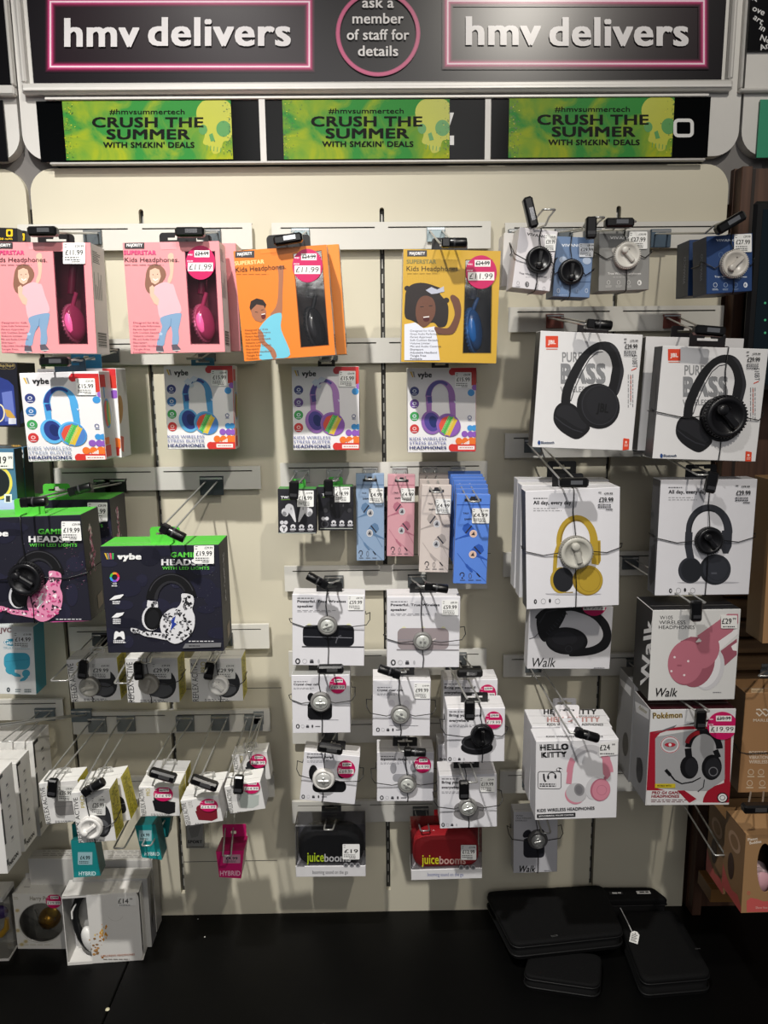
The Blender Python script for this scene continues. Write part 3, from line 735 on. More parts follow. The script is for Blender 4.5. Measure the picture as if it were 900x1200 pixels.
def pinkbox(label, tl, tr, bl, d, D, ox, st, was, lab2):
    pk = Pack('headphone_box', label, 'headphone box', tl, tr, bl, d, D, 'window boxes of kids headphones')
    A = pk.art().z(ox, 200, 3)
    win = [(651,284),(754,284),(771,609),(672,609)]
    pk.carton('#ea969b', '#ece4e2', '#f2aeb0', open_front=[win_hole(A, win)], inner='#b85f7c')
    MB().plate(win_hole(A, [(649,282),(756,282),(773,611),(670,611)]), [], .0015, .0018, clear('#fff4f6', .05)).build('clear_window', pk.root)
    A.band([(650,283),(755,283),(772,610),(671,610)], 2, '#7b2f48', True)
    A.poly([(560,250),(566,278),(622,276),(618,250)], '#eca0a6')
    girl(A); kids_common(A, 430, 246, '#d6497d', None, 466, 537, 96, bc='#a2546a')
    A.build('front_print', pk.root)
    side_print(pk)
    headset(pk, A, 712, 533, 38, 62, '#ee5f9c', '#f58bb8', lab2, '#8a2450')
    A2 = pk.art(lift=.0018).z(ox, 200, 3)
    if st: A2.sticker(706, 324, 52, '\u00a324.99', '\u00a311.99', 60); A2.build('price_sticker', pk.root)
    else: A2.price(686, 254, 78, 74, '\u00a311.99', '\u00a324.99'); A2.build('price_label', pk.root)
    pk.tab('#151517', .058, .024, x=0, r=.006, t=.0015); return pk
K1 = pinkbox('pink kids headphone box with white price label, cut by the left edge of the picture', (-8,284), (106,284), (2,414), .22, .06, -154.3, False, None, 'pink headphones behind the window of the leftmost pink box')
K2b = Pack('headphone_box', 'pink kids headphone box hidden behind the pink box with round sticker', 'headphone box', (163,286), (276,285), (172,413), .155, .055, 'window boxes of kids headphones').carton('#ea969b', '#ece4e2', '#f2aeb0'); K2b.tab('#151517', .058, .024, r=.006)
side_print(K2b, 3)
K2 = pinkbox('pink kids headphone box with round magenta price sticker', (143,284), (256,283), (154,414), .22, .05, 0, True, None, 'pink headphones behind the window of the pink box with the round sticker')
# orange boxes
def ofront(pk, main=True):
    A = pk.art().z(260, 220, 2.647)
    return A
K3b = Pack('headphone_box', 'orange kids headphone box hidden behind the tilted orange one', 'headphone box', (286,293), (397,286), (298,422), .165, .05, 'window boxes of kids headphones').carton('#ee8c34', '#e6e0dc', '#efa050', '#e6e0dc'); K3b.tab('#151517', .055, .028, r=.006); side_print(K3b, 4)
K3 = Pack('headphone_box', 'orange kids headphone box hanging tilted, with a round magenta price sticker', 'headphone box', (274,295), (383,286), (286,424), .22, .05, 'window boxes of kids headphones')
A = ofront(K3); win = [(222,205),(308,195),(331,488),(246,495)]
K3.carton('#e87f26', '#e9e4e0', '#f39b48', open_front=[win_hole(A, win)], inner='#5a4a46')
MB().plate(win_hole(A, [(220,203),(310,193),(333,490),(244,497)]), [], .0015, .0018, clear()).build('clear_window', K3.root)
A.band([(221,204),(309,194),(332,489),(245,496)], 2, '#8f4a12', True); A.poly([(118,178),(122,205),(176,200),(172,174)], '#ea842b')
A.rect(41, 195, 101, 217, '#3d3a3c'); A.text('MAJORITY', 48, 211, 9, '#f0eeee', w=46, bold=.045, rot=4)
A.text('SUPERSTAR', 40, 241, 12, '#f6cf8a', w=92, bold=.05, rot=4); A.lines(45, 268, 110, 1, 4, 1.5, '#a35a1c', 5)
S = '#a36a4e'
A.poly([(150,395),(166,372),(174,340),(176,270),(172,250),(176,243),(190,242),(191,262),(188,330),(186,392),(172,405)], S)
A.poly([(120,430),(150,398),(180,388),(186,400),(184,440),(212,518),(160,530),(118,532),(122,480),(112,455)], '#6fc0d6')
A.poly([(86,372),(90,352),(108,343),(128,348),(138,362),(134,374),(92,388)], '#241a17'); A.poly([(90,380),(108,362),(130,366),(138,384),(136,408),(122,418),(104,412),(94,398)], S)
A.ell(129, 399, 7, 9, '#5c1f22'); A.band([(123,393),(134,391)], 2.5, '#f4f0ec'); A.band([(103,385),(112,387)], 2, '#241a17'); A.band([(122,380),(130,378)], 2, '#241a17')
A.poly([(116,440),(128,452),(136,478),(162,500),(170,524),(158,528),(146,505),(120,480),(112,455)], S)
for k, t in enumerate(BUL): A.text('\u00b7'+t, 70+k*.6, 445+9.8*k, 5.6, '#7a3d14', w=min(80, 5+4*len(t)), rot=3)
A.text('Kids Headphones.', 43, 262, 15, '#3a2416', w=157, rot=4); A.build('front_print', K3.root); side_print(K3, 2)
headset(K3, A, 288, 432, 34, 62, '#2d2d30', '#3a3a3d', 'black headphones behind the window of the orange box', '#1a1a1c')
A = K3.art(lift=.0018).z(260, 220, 2.647); A.sticker(266, 242, 47, '\u00a324.99', '\u00a311.99', 52); A.build('price_sticker', K3.root)
K3.tab('#151517', .058, .03, x=.004, r=.007)
# yellow box
K4 = Pack('headphone_box', 'mustard yellow kids headphone box with round magenta price sticker', 'headphone box', (473,292), (587,294), (470,424), .2, .05, 'window boxes of kids headphones')
A = ofront(K4); win = [(757,224),(838,224),(834,513),(748,513)]
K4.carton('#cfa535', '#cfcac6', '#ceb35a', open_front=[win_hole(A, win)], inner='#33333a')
MB().plate(win_hole(A, [(755,222),(840,222),(836,515),(746,515)]), [], .0015, .0018, clear()).build('clear_window', K4.root)
A.band([(756,223),(839,223),(835,514),(747,514)], 2, '#8a6c1a', True); A.rect(684, 194, 740, 224, '#d4ac38')
for k in range(34): A.rect(566+k*8.6, 262, 567+k*8.6, 300, '#cda432'); A.k -= 1
A.k += 1
A.rect(575, 194, 636, 213, '#3d3a3c'); A.text('MAJORITY', 582, 208, 9, '#f0eeee', w=48, bold=.045)
A.text('SUPERSTAR', 573, 235, 12, '#8d8246', w=92, bold=.05); A.text('Kids Headphones.', 573, 258, 15, '#2d2618', w=164); A.lines(575, 266, 110, 1, 4, 1.5, '#8d6e20', 5)
S = '#6b4434'; HB = '#241c1c'
A.poly([(568,350),(572,320),(590,300),(625,295),(665,306),(688,318),(676,328),(700,360),(702,400),(694,428),(672,432),(656,418),(620,425),(590,412),(568,400)], HB)
for k in range(12): A.ell(575+11*k, 312+6*math.sin(k*2.1)+(k*k*.35), 9, 8, HB)
A.poly([(612,345),(630,335),(652,342),(662,365),(660,395),(645,420),(628,432),(612,425),(602,400),(602,370)], S); A.ell(634, 408, 10, 8, '#4a1518'); A.band([(625,402),(643,400)], 3, '#f4f0ec'); A.band([(615,370),(626,369)], 2.5, HB); A.band([(642,367),(653,366)], 2.5, HB)
A.poly([(566,424),(600,418),(625,436),(660,430),(668,470),(676,535),(566,535)], '#dfe2ee')
A.poly([(660,432),(690,436),(706,430),(722,395),(716,362),(708,340),(716,332),(730,340),(738,352),(742,378),(738,410),(722,448),(700,456),(668,452)], S)
A.poly([(632,318),(650,308),(668,316),(688,306),(690,322),(668,328),(650,330)], '#b9bccc')
for k, t in enumerate(BUL): A.text('\u00b7'+t, 582, 447+9.6*k, 6, '#2c2a38', w=min(98, 5+4.2*len(t)))
A.build('front_print', K4.root)
headset(K4, A, 785, 440, 33, 64, '#2b5c9a', '#3c6fae', 'blue headphones behind the window of the yellow box', '#1c2f4e')
A = K4.art(lift=.0018).z(260, 220, 2.647); A.sticker(804, 262, 48, '\u00a324.99', '\u00a311.99', 52); A.build('price_sticker', K4.root)
K4.tab('#151517', .058, .028, r=.007)
HG = 'prong display hooks on the slotted rails'
def HK(label, rail_y, tx, ty, dt, **k): return hook_px(label, None, rail_y, tx, ty, dt, **k)
HK('hook with black stop carrying the leftmost pink box', 272, 52, 272, .228, lock=(0, 2, 0))
HK('hook with black stop carrying the second pink box', 272, 216, 273, .228, lock=(0, 2, .01))
HK('hook with black stop carrying the orange box', 272, 338, 281, .228, lock=(-8, 2, .0), plate='#9fb0b6')
HK('hook with round black stop carrying the yellow box', 272, 524, 285, .235, lock=(0, 0, .0), plate='#9fb0b6')
# left edge, top: two small battery packs
for tl, tr, bl, d, lab in (((18,270),(30,270),(19,310),.10,'black and yellow battery pack behind, right of its twin'), ((-28,266),(20,267),(-26,308),.14,'black and yellow battery pack at the left picture edge, above the pink box')):
    pk = Pack('battery_pack', lab, 'battery pack', tl, tr, bl, d, .02, 'battery packs at the upper left edge').carton('#16161a', '#101012')
    A = pk.art().z(0, 200, 3); q = 0 if d > .12 else 47
    A.rect(22+q*.9, 206+q*.3, 45+q*.9, 232+q*.3, '#e2c022', r=4); A.ell(33+q*.9, 219+q*.3, 6, 8, '#16161a')
    if not q: A.text('2000 mAh', -16, 243, 7, '#e2c022', w=60, bold=.03)
    A.build('front_print', pk.root)
# ------------------------------------------------------------------ small boxes of the top right
def viv(label, tl, tr, bl, d, D, front, side, txt, z, price, ic=True, left=None, group='small earphone boxes of the top right row'):
    pk = Pack('earphone_box', label, 'earphone box', tl, tr, bl, d, D, group).carton(front, side, front, left=left or side, bottom=side)
    return pk
V1b = viv('pale earphone box hidden behind the white one, furthest left of the row', (590,272), (634,275), (588,335), .17, .05, '#d5d2d0', '#c9c5c4', '', None, None)
V1 = viv('white earphone box with black round tag, leftmost of the top right row', (608.5,265), (653,272), (601,336), .24, .055, '#dedade', '#d6d2d4', '', None, None, left='#d8d4d6')
Z = (580, 230, 4.737)
A = V1.art().z(*Z); A.text('VIVANCO', 176, 216, 15, '#3c3c42', w=135, bold=.03, rot=-9); A.text('True Wireless Earphones', 133, 430, 10, '#4c4850', w=155, bold=.02, rot=-9)
A.lines(170, 448, 80, 1, 4, 2, '#77757a', 6); A.ring(178, 489, 9, 13, 4, '#222226'); A.text('8', 172, 496, 13, '#222226', bold=.03)
for x, y in ((128, 482), (232, 495), (272, 512)): A.ring(x, y, 7, 10, 1.6, '#8a888c'); A.lines(x-12, y+16, 24, 2, 5, 2, '#8a888c', x)
A.text('METAL', 318, 468, 14, '#5a585c', w=86, rot=80); A.build('front_print', V1.root)
A = V1.art('left').z(*Z); A.text('VIVANCO', 72, 428, 14, '#3f3d42', w=160, bold=.04, rot=82); A.build('side_print', V1.root)
A = V1.art(lift=.0018).z(*Z); A.price(276, 212, 62, 92, '\u00a339.99', '\u00a349.99'); A.build('price_label', V1.root)
V2 = viv('slate blue earphone box with glossy black round tag, second of the top right row', (653,277.5), (697,278), (647,348), .215, .05, '#6d87ad', '#41597c', '', None, None)
A = V2.art().z(*Z); A.text('VIVANCO', 370, 280, 15, '#e9eef5', w=135, bold=.03); A.rect(468, 474, 560, 478, '#3b567e')
for x in (352, 412, 458, 508): A.ring(x, 524, 7, 11, 2, '#dfe6f0' if x in (352, 508) else '#9fb2cf')
A.ell(378, 352, 22, 18, '#b4c2d8'); A.ell(510, 358, 24, 20, '#b4c2d8'); A.lines(330, 548, 90, 1, 4, 2, '#c9d5e6', 3); A.build('front_print', V2.root)
A = V2.art(lift=.0018).z(*Z); A.price(466, 262, 86, 76, '\u00a329.99', '\u00a339.99', frame='#d9dde4'); A.build('price_label', V2.root)
V3 = viv('grey earphone box with white round tag, third of the top right row', (701,270), (760.5,271), (703,340), .2, .05, '#8f8f8d', '#6c6c6b', '', None, None)
A = V3.art().z(*Z); A.text('VIVANCO', 638, 238, 15, '#ecebe9', w=150, bold=.03); A.ell(668, 300, 20, 18, '#c7c5c0'); A.text('True Wireless Earphones', 626, 434, 11, '#f0efed', w=184, bold=.02); A.lines(655, 448, 120, 1, 4, 2, '#d8d7d5', 3)
A.ell(802, 480, 12, 15, '#f0efed'); A.text('8', 795, 487, 14, '#7f7f7d', bold=.03)
for x in (630, 686, 742): A.ring(x, 478, 8, 11, 2, '#dddcda'); A.lines(x-16, 496, 34, 2, 6, 2.4, '#dddcda', x)
A.build('front_print', V3.root)
A = V3.art(lift=.0018).z(*Z); A.price(742, 197, 102, 96, '\u00a327.99', '\u00a339.99'); A.build('price_label', V3.root)
Z2 = (760, 230, 6.4286)
V4 = viv('navy earphone box behind, left of the navy box with the pale tag', (808,281), (858,279), (806,347), .205, .05, '#1d3a66', '#232f42', '', None, None)
V5 = viv('navy earphone box with pale grey round tag, at the right end of the row', (828,277), (882,273), (828,345), .285, .05, '#1c3e72', '#222d42', '', None, None)
A = V5.art().z(*Z2); A.text('VIVANCO', 508, 340, 17, '#dfe8f4', w=180, bold=.04); A.ring(545, 442, 16, 20, 3, '#5a7aa8'); A.text('True Wireless Earphones', 496, 612, 13, '#dfe8f4', w=244, bold=.03); A.lines(560, 620, 130, 1, 4, 3, '#b9c8de', 2)
A.ell(730, 668, 15, 20, '#e9eff8'); A.text('8', 721, 678, 19, '#1c3e72', bold=.03)
for x, c in ((502, '#d5e0ef'), (580, '#9fb3d2'), (655, '#8197bb')): A.ring(x, 668, 14, 16, 3, c); A.lines(x-22, 696, 46, 2, 8, 4, c, x)
A.build('front_print', V5.root)
for q, xx, yy in ((V5, 404, 640), (V4, 276, 662)):
    A = q.art('left').z(*Z2); A.text('VIVANCO', xx, yy, 15, '#6d7686', w=205, bold=.04, rot=88); A.build('side_print', q.root)
A = V5.art(lift=.0018).z(*Z2); A.price(641, 283, 132, 138, '\u00a327.99', '\u00a339.99'); A.build('price_label', V5.root)
tag3d('black round security tag on the white earphone box, top right row', 630.7, 305, 15, V1, knob=90, cables='lRTB')
tag3d('glossy black round security tag on the slate blue earphone box', 668, 319, 14.5, V2, knob=90)
tag3d('off-white round security tag on the grey earphone box', 733, 300, 15.5, V3, body='#d9d6cf', knob=-50)
tag3d('pale grey round security tag on the navy earphone box', 858, 310, 16, V5, body='#c9c4bd', knob=40)
def tipat(pk, x, y, dy): return P(x, y, pk.d+dy)
HK('hook with chrome loop and black stop over the white earphone box', 275, 643, 250, .27, kink=.02, lock=(75, 2, -.028), tsep=.009)
HK('hook with bent chrome loop over the slate blue earphone box', 275, 701, 258, .235, kink=.016, lock=(0, 1, -.012), tsep=.009)
HK('hook with short chrome loop over the grey earphone box', 275, 738, 262, .225, kink=.012, lock=(0, 2, -.018), tsep=.009)
hook_px('hook with lifted chrome end holding both navy boxes', 774, 275, 862, 262, .31, kink=.02, lock=(-30, 2, -.01), plate='#46596a', pw=.036, ph=.03)
# ------------------------------------------------------------------ rainbow stress-buster headphone boxes
def vybe_logo(A, x, y, h, w, col='#2a2a2c', chev=('#d9b43a', '#8a8a8c', '#e2557a', '#4db35c'), bold=.05):
    for k, c in enumerate(chev[:2] if col != '#f2f2f2' else chev):
        A.poly([(x+k*h*.42, y-h), (x+h*.3+k*h*.42, y-h), (x+h*.62+k*h*.3, y), (x+h*.42+k*h*.3, y)], c)
    A.text('vybe', x+h*1.35 if col != '#f2f2f2' else x+h*2.1, y, h*.95, col, w=w, bold=bold)
def vybe(label, tl, tr, bl, d, D, T, band, cup, inner, price=True, deep='#2c3f86', faded=False, wrap=False, sh=0.0):
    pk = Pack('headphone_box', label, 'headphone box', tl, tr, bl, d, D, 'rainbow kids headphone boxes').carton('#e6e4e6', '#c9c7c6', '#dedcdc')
    A = pk.art().z(*T, sh=(sh, tl[1]))
    A.rect(366, 86, 380, 386, '#c22b30')
    A.band([(278, 101), (372, 101)], 26, '#c52a30'); A.ell(283, 103, 12, 12, '#c52a30'); A.rect(330, 100, 372, 150, '#c9362c')
    A.ell(349, 176, 12, 12, '#3f93d4'); A.ell(362, 158, 10, 10, '#9a63c0')
    vybe_logo(A, 134, 122, 20, 50)
    for k, c in enumerate(('#343f7c', '#6a4a92' if deep != '#2c3f86' else '#2f6fae', '#3f9a54', '#c83a3a')):
        cy = 171+44*k; A.ell(150, cy, 16, 16, c); A.ell(150, cy-1, 7, 6, '#cdd3e0' if k != 3 else '#e8c2bf'); A.ell(150, cy-1, 4, 3.4, c); A.rect(141, cy+9, 159, cy+11, '#d5d9e4')
    # dots at the lower right
    for x, y, r, c in ((345,300,10,'#3f93d4'),(360,300,10,'#3f93d4'),(326,321,11,'#8d58b8'),(347,322,11,'#8d58b8'),(362,322,10,'#8d58b8'),(306,346,12,'#e8752e'),(328,346,12,'#e8752e'),(350,346,13,'#e8752e'),(364,346,12,'#e8752e'),(283,369,13,'#d0342f')): A.ell(x, y, r, r, c)
    A.rect(283, 357, 378, 382, '#d0342f'); A.rect(303, 363, 361, 376, '#efe6e4'); A.lines(308, 368, 48, 1, 4, 3, '#b05a50', 2)
    for k in range(4): A.rect(324+k*5, 353-k*3, 327.5+k*5, 357, '#f4f0ee')
    A.ring(344, 263, 6, 6, 2, '#3b4a86'); A.rect(338, 271, 351, 274, '#9aa0b8')
    # headphones
    A.arc(240, 190, 41, 52, 180, 0, (22, 13, 24), band, 30); A.band([(200, 188), (202, 262)], [22, 16], band); A.band([(281, 188), (286, 262)], [24, 18], band)
    A.arc(240, 190, 41, 52, 176, 52, (17, 8), deep, 20); A.band([(201, 190), (205, 212)], 15, deep)
    A.ell(209, 281, 35, 42, cup, rot=-.3); A.ell(211, 279, 26, 34, deep, rot=-.3); A.ell(216, 278, 14, 21, '#1f2c66', rot=-.3)
    A.ell(268, 289, 42, 40, cup, rot=.5); A.ell(272, 292, 41, 38, inner, rot=.5)
    c, s_ = 272, 293
    for k, cc in enumerate(('#d9533f', '#4faf50', '#d9b93c', '#4f7fc4' if deep == '#2c3f86' else '#8d5bb0')):
        x0 = -34+17*k; x1 = x0+17; pts = []
        f = lambda u: 33*math.sqrt(max(0, 1-(u/36)**2))
        us = [x0+(x1-x0)*j/5 for j in range(6)]
        q = [(u, -f(u)) for u in us]+[(u, f(u)) for u in us[::-1]]
        cr, sr = math.cos(.45), math.sin(.45)
        A.poly([(c+u*cr-v*sr, s_+u*sr+v*cr) for u, v in q], cc)
    for k in range(14):
        u = -16+(k % 2)*16+2; v = -24+(k//2)*8; cr, sr = math.cos(.45), math.sin(.45); A.ring(c+u*cr-v*sr, s_+u*sr+v*cr, 3.4, 3.4, 1, '#c9e0a8' if k % 2 else '#a8e0a0', 10)
    A.text('V', 288, 212, 8, '#dfe6f4', bold=.03)
    if wrap:
        for k, (x, y, q) in enumerate(((212,148,16),(232,138,14),(222,160,9))): A.poly([(x-q, y-q*.3), (x-q*.2, y-q), (x+q, y-q*.5), (x+q*.5, y+q*.3), (x-q*.3, y+q*.6)], '#c9d3e2')
    tc = '#6a71a6' if not faded else '#8e9ab8'
    A.text('KIDS WIRELESS', 133, 343, 10.5, tc, w=129, bold=.0); A.text('STRESS BUSTER', 133, 358, 10.5, tc, w=129, bold=.0); A.text('HEADPHONES', 133, 374, 10.5, '#2c356e', w=129, bold=.03)
    A.build('front_print', pk.root)
    S = pk.art('right'); mb = S.mb; W = pk.w/2+.0003; H = pk.h; Dp = pk.D
    def pl(pts, c, k=0): mb.add([(W+k*.0001, y*Dp, z*H) for y, z in pts], [tuple(range(len(pts)))], ink(c))
    pl([(.0,.96),(.5,.96),(.5,.82),(.0,.82)], '#c52a30'); pl([(0,.16),(.5,.16),(.5,.03),(0,.03)], '#d0342f'); pl([(0,.25),(.4,.25),(.4,.17),(0,.17)], '#e8752e', 1)
    pl(ell(.45, .52, .33, .17, 24), '#3f93d4' if deep == '#2c3f86' else '#8d5bb0', 2); pl(ell(.36, .52, .2, .15, 24), '#d9533f', 3); pl(ell(.5, .52, .14, .15, 24), '#5faf50', 4); pl(ell(.62, .52, .08, .13, 24), '#d9b93c', 5)
    pl([(.25, .82), (.35, .82), (.33, .70), (.27, .70)], '#3f93d4', 1); S.build('side_print', pk.root)
    A2 = pk.art(lift=.0018).z(*T, sh=(sh, tl[1])); A2.price(292, 104, 58, 56, '\u00a315.99', '\u00a324.99'); A2.build('price_label', pk.root)
    return pk
Y1b = Pack('headphone_box', 'second rainbow kids headphone box, close behind the blue one under the leftmost pink box', 'headphone box', (44,433), (136,431), (52,538), .185, .05, 'rainbow kids headphone boxes').carton('#e6e4e6', '#c9c7c6')
A = Y1b.art(); A.rect(120, 432, 137, 446, '#c52a30'); A.rect(126, 440, 137, 455, '#c9362c'); A.ell(134, 462, 6, 5, '#8d58b8'); A.ell(136, 520, 8, 7, '#e8752e'); A.rect(128, 524, 140, 534, '#d0342f'); A.build('front_print', Y1b.root)
S = Y1b.art('right'); S.ell(140, 480, 4, 17, '#a8762e'); S.rect(135, 512, 145, 530, '#c9472c'); S.build('side_print', Y1b.root); Y1b.tab('#3fa0dc', .05, .03, r=.006)
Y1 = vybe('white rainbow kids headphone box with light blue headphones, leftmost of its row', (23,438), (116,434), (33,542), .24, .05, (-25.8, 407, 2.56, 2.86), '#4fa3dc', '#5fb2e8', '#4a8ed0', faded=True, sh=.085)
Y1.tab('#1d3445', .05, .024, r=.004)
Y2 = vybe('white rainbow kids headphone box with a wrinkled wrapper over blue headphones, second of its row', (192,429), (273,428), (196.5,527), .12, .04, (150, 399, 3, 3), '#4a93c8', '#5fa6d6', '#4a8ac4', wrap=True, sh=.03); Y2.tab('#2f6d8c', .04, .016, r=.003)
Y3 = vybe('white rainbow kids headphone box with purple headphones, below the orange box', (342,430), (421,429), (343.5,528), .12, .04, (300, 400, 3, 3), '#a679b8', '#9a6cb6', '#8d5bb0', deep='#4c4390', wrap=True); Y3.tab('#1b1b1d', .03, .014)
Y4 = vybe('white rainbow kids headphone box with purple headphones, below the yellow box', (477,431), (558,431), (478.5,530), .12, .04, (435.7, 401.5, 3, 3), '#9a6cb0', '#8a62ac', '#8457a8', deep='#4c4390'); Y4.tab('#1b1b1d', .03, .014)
HK('hook with silver loop carrying the leftmost rainbow box', 410, 66, 424, .265, kink=.006, tsep=.014, lock=(0, 2, 0))
HK('hook carrying the second rainbow box', 410, 225, 421, .14, tsep=.009, kink=.004)
HK('hook carrying the purple headphone box below the orange box', 410, 381, 423, .14, tsep=.009, kink=.004)
HK('hook carrying the purple headphone box below the yellow box', 410, 520, 425, .14, tsep=.009, kink=.004)
# ------------------------------------------------------------------ gaming headset boxes
def specks(A, x0, y0, x1, y1, n, cols, seed, s=1.0):
    rn = random.Random(seed)
    for k in range(n):
        x = rn.uniform(x0, x1); y = rn.uniform(y0, y1); r = rn.uniform(.8, 2.2)*s*(2 if rn.random() < .08 else 1); a = rn.uniform(0, 3)
        A.poly([(x+r*math.cos(a), y+r*math.sin(a)), (x+r*.5*math.cos(a+2), y+r*.5*math.sin(a+2)), (x-r*.8*math.cos(a), y-r*.8*math.sin(a))], rn.choice(cols)); A.k -= .85
    A.k += 2
def gaming(label, tl, tr, bl, d, D, T, cam_cols, strip, chev=True, seed=1):
    pk = Pack('headset_box', label, 'headset box', tl, tr, bl, d, D, 'black and green gaming headset boxes').carton('#1d1d2a', '#17171c', '#58c043', rough=.5)
    A = pk.art().z(*T)       # read in the close-up of the white camouflage box
    rn = random.Random(seed)
    for k in range(26): A.ell(rn.uniform(60, 780), rn.uniform(230, 850), rn.uniform(30, 90), rn.uniform(20, 70), rn.choice(('#222233', '#1b1b28', '#262638')), n=12); A.k -= .6
    A.k += 2
    specks(A, 60, 215, 780, 860, 120, cam_cols+['#c9cad6'], seed); specks(A, 640, 330, 780, 620, 70, cam_cols, seed+1, 1.6)
    vybe_logo(A, 66, 292, 38, 150, '#f2f2f2', bold=.06)
    A.text('GAMING', 478, 279, 30, '#5fd04a', w=215, bold=.045); A.text('HEADSET', 420, 328, 36, '#f0f0f2', w=300, bold=.045); A.text('WITH LED LIGHTS', 425, 356, 19, '#5fd04a', w=292, bold=.02)
    for k, c in enumerate(('#e8384a', '#e89a38', '#58c043', '#38a0e8', '#7a58d8', '#d858a8')):
        A.arc(131, 403, 24, 24, 60*k, 60*k+62, 13, c, 8)
    A.text('LED', 120, 447, 10, '#e8e8ec', bold=.03); A.lines(112, 453, 44, 1, 4, 7, '#e8e8ec', 1)
    A.poly([(97, 545), (130, 518), (185, 508), (186, 514), (165, 534), (128, 542)], '#f0f0f2'); A.lines(118, 550, 48, 2, 12, 8, '#e8e8ec', 2)
    A.poly([(112, 652), (142, 626), (190, 620), (180, 638), (152, 652), (126, 654)], '#f0f0f2'); A.lines(120, 660, 60, 3, 12, 8, '#e8e8ec', 3)
    A.poly([(126, 784), (132, 744), (146, 738), (160, 746), (174, 738), (188, 744), (194, 784), (182, 788), (170, 772), (150, 772), (136, 788)], '#f0f0f2'); A.lines(124, 792, 80, 2, 11, 8, '#e8e8ec', 4)
    # headset
    A.arc(480, 545, 125, 142, 178, 8, (58, 52, 70), '#151517', 30); A.arc(482, 550, 96, 118, 176, 30, (22, 14, 10), '#2c2c30', 26); A.arc(482, 540, 142, 154, 160, 20, 6, '#3a3a3e', 26)
    A.ell(362, 655, 62, 78, '#d9d9de', rot=.15); A.ell(370, 655, 56, 74, '#101012', rot=.15); A.ell(368, 660, 38, 56, '#1c1c1f', rot=.15)
    W0 = cam_cols[0]
    A.poly([(335, 545), (398, 555), (400, 590), (330, 585)], W0)
    A.poly([(548, 505), (612, 515), (622, 560), (612, 600), (628, 650), (622, 720), (590, 770), (530, 810), (480, 808), (430, 760), (412, 700), (430, 640), (478, 600), (520, 590), (545, 550)], W0)
    A.poly([(232, 718), (270, 722), (300, 735), (360, 742), (430, 750), (470, 765), (480, 790), (440, 790), (380, 778), (320, 768), (280, 750), (238, 742)], W0)
    for k in range(150):
        t = rn.random()
        if t < .6: x = rn.uniform(430, 615); y = rn.uniform(600, 790)
        elif t < .75: x = rn.uniform(556, 606); y = rn.uniform(520, 600)
        elif t < .93: x = rn.uniform(245, 460); y = 732+(x-245)*.16+rn.uniform(-8, 12)
        else: x = rn.uniform(340, 392); y = rn.uniform(556, 582)
        if t < .6 and ((x-520)/102)**2+((y-700)/100)**2 > 1: continue
        a = rn.uniform(0, 3); r = rn.uniform(7, 15)
        A.poly([(x+r*math.cos(a), y+r*math.sin(a)), (x+r*.6*math.cos(a+1.5), y+r*.6*math.sin(a+1.5)), (x-r*math.cos(a+.3), y-r*math.sin(a+.3)), (x+r*.5*math.cos(a-1.6), y+r*.5*math.sin(a-1.6))], rn.choice(cam_cols[1:])); A.k -= .8
    A.k += 2
    A.poly([(482, 668), (510, 640), (500, 680), (515, 690), (476, 735), (486, 695)], '#2a3f9a' if strip != '#e25aa8' else '#e0e0e4')
    A.poly([(590, 792), (600, 792)], '#ffffff') if 0 else A.lines(590, 796, 186, 1, 6, 5, '#e0e0e4', 7)
    A.poly([(570, 812), (792, 808), (790, 834), (553, 842)], strip); A.lines(592, 824, 84, 1, 5, 7, '#1c1c22', 8)
    A.build('front_print', pk.root)
    S = pk.art('right'); mb = S.mb; Wd = pk.w/2; rn = random.Random(seed+9); Dp = pk.D; H = pk.h
    for k in range(120):
        y = Dp*(.42+rn.gauss(0, .035)); z = H*rn.uniform(.42, .88)
        if z < H*.62: y = Dp*(.40+rn.gauss(0, .10))
        r = rn.uniform(.0008, .003); a = rn.uniform(0, 6)
        mb.add([(Wd+.0003+k*2e-6, y+r*math.cos(a+q*1.6)*.6, z+r*1.6*math.sin(a+q*1.6)) for q in range(4)], [(0,1,2,3)], ink(rn.choice(cam_cols)))
    mb.add([(Wd+.0004, Dp*u, H*v) for u, v in ((.45, .05), (.75, .07), (.75, .2), (.45, .18))], [(0,1,2,3)], ink('#6a5138'))
    S.build('side_print', pk.root)
    A2 = pk.art(lift=.0034).z(*T); A2.price(624, 200, 124, 118, '\u00a319.99', '\u00a329.99'); A2.build('price_label', pk.root)
    pk.tab('#58c043', .046, .027, x=.004, r=.005, y=.022, rough=.4)
    return pk
PK_ = ['#e08fb2', '#d4568c', '#3a2a36', '#f6e8ee', '#c04a80']; WH_ = ['#dcdce0', '#1c1c20', '#77777c', '#2c2c30']
G1b = gaming('gaming headset box furthest back, behind the pink camouflage one', (-8,590), (131,582), (-2,706), .16, .08, (-8-35/5.45, 590-208/5.3, 5.3), PK_, '#e25aa8', seed=5)
G1 = gaming('gaming headset box with pink camouflage headset and big black tag, at the left edge', (-40,611), (97,600), (-30,735), .29, .075, (-40-35/5.3, 611-208/5.35, 5.22), PK_, '#e25aa8', seed=3)
G2 = gaming('gaming headset box with white camouflage headset, hanging in front of the empty rail', (116.6,640), (256,638.5), (127,765), .3, .07, (110, 600, 5.294), WH_, '#77777a', seed=11)
tag3d('large black ridged security tag on the pink camouflage headset box', 34, 676, 20, G1, knob=-35, cables='LRTB', lift=.004)
HK('hook with black barrel stop holding the pink camouflage headset box', 562, 33, 588, .33, lock=(-2, 0, 0), plate='#2b3a33')
HK('hook with green tab holding the rearmost gaming headset box', 562, 88, 575, .215, lock=(-15, 0, 0), plate='#1d211f', pw=.04)
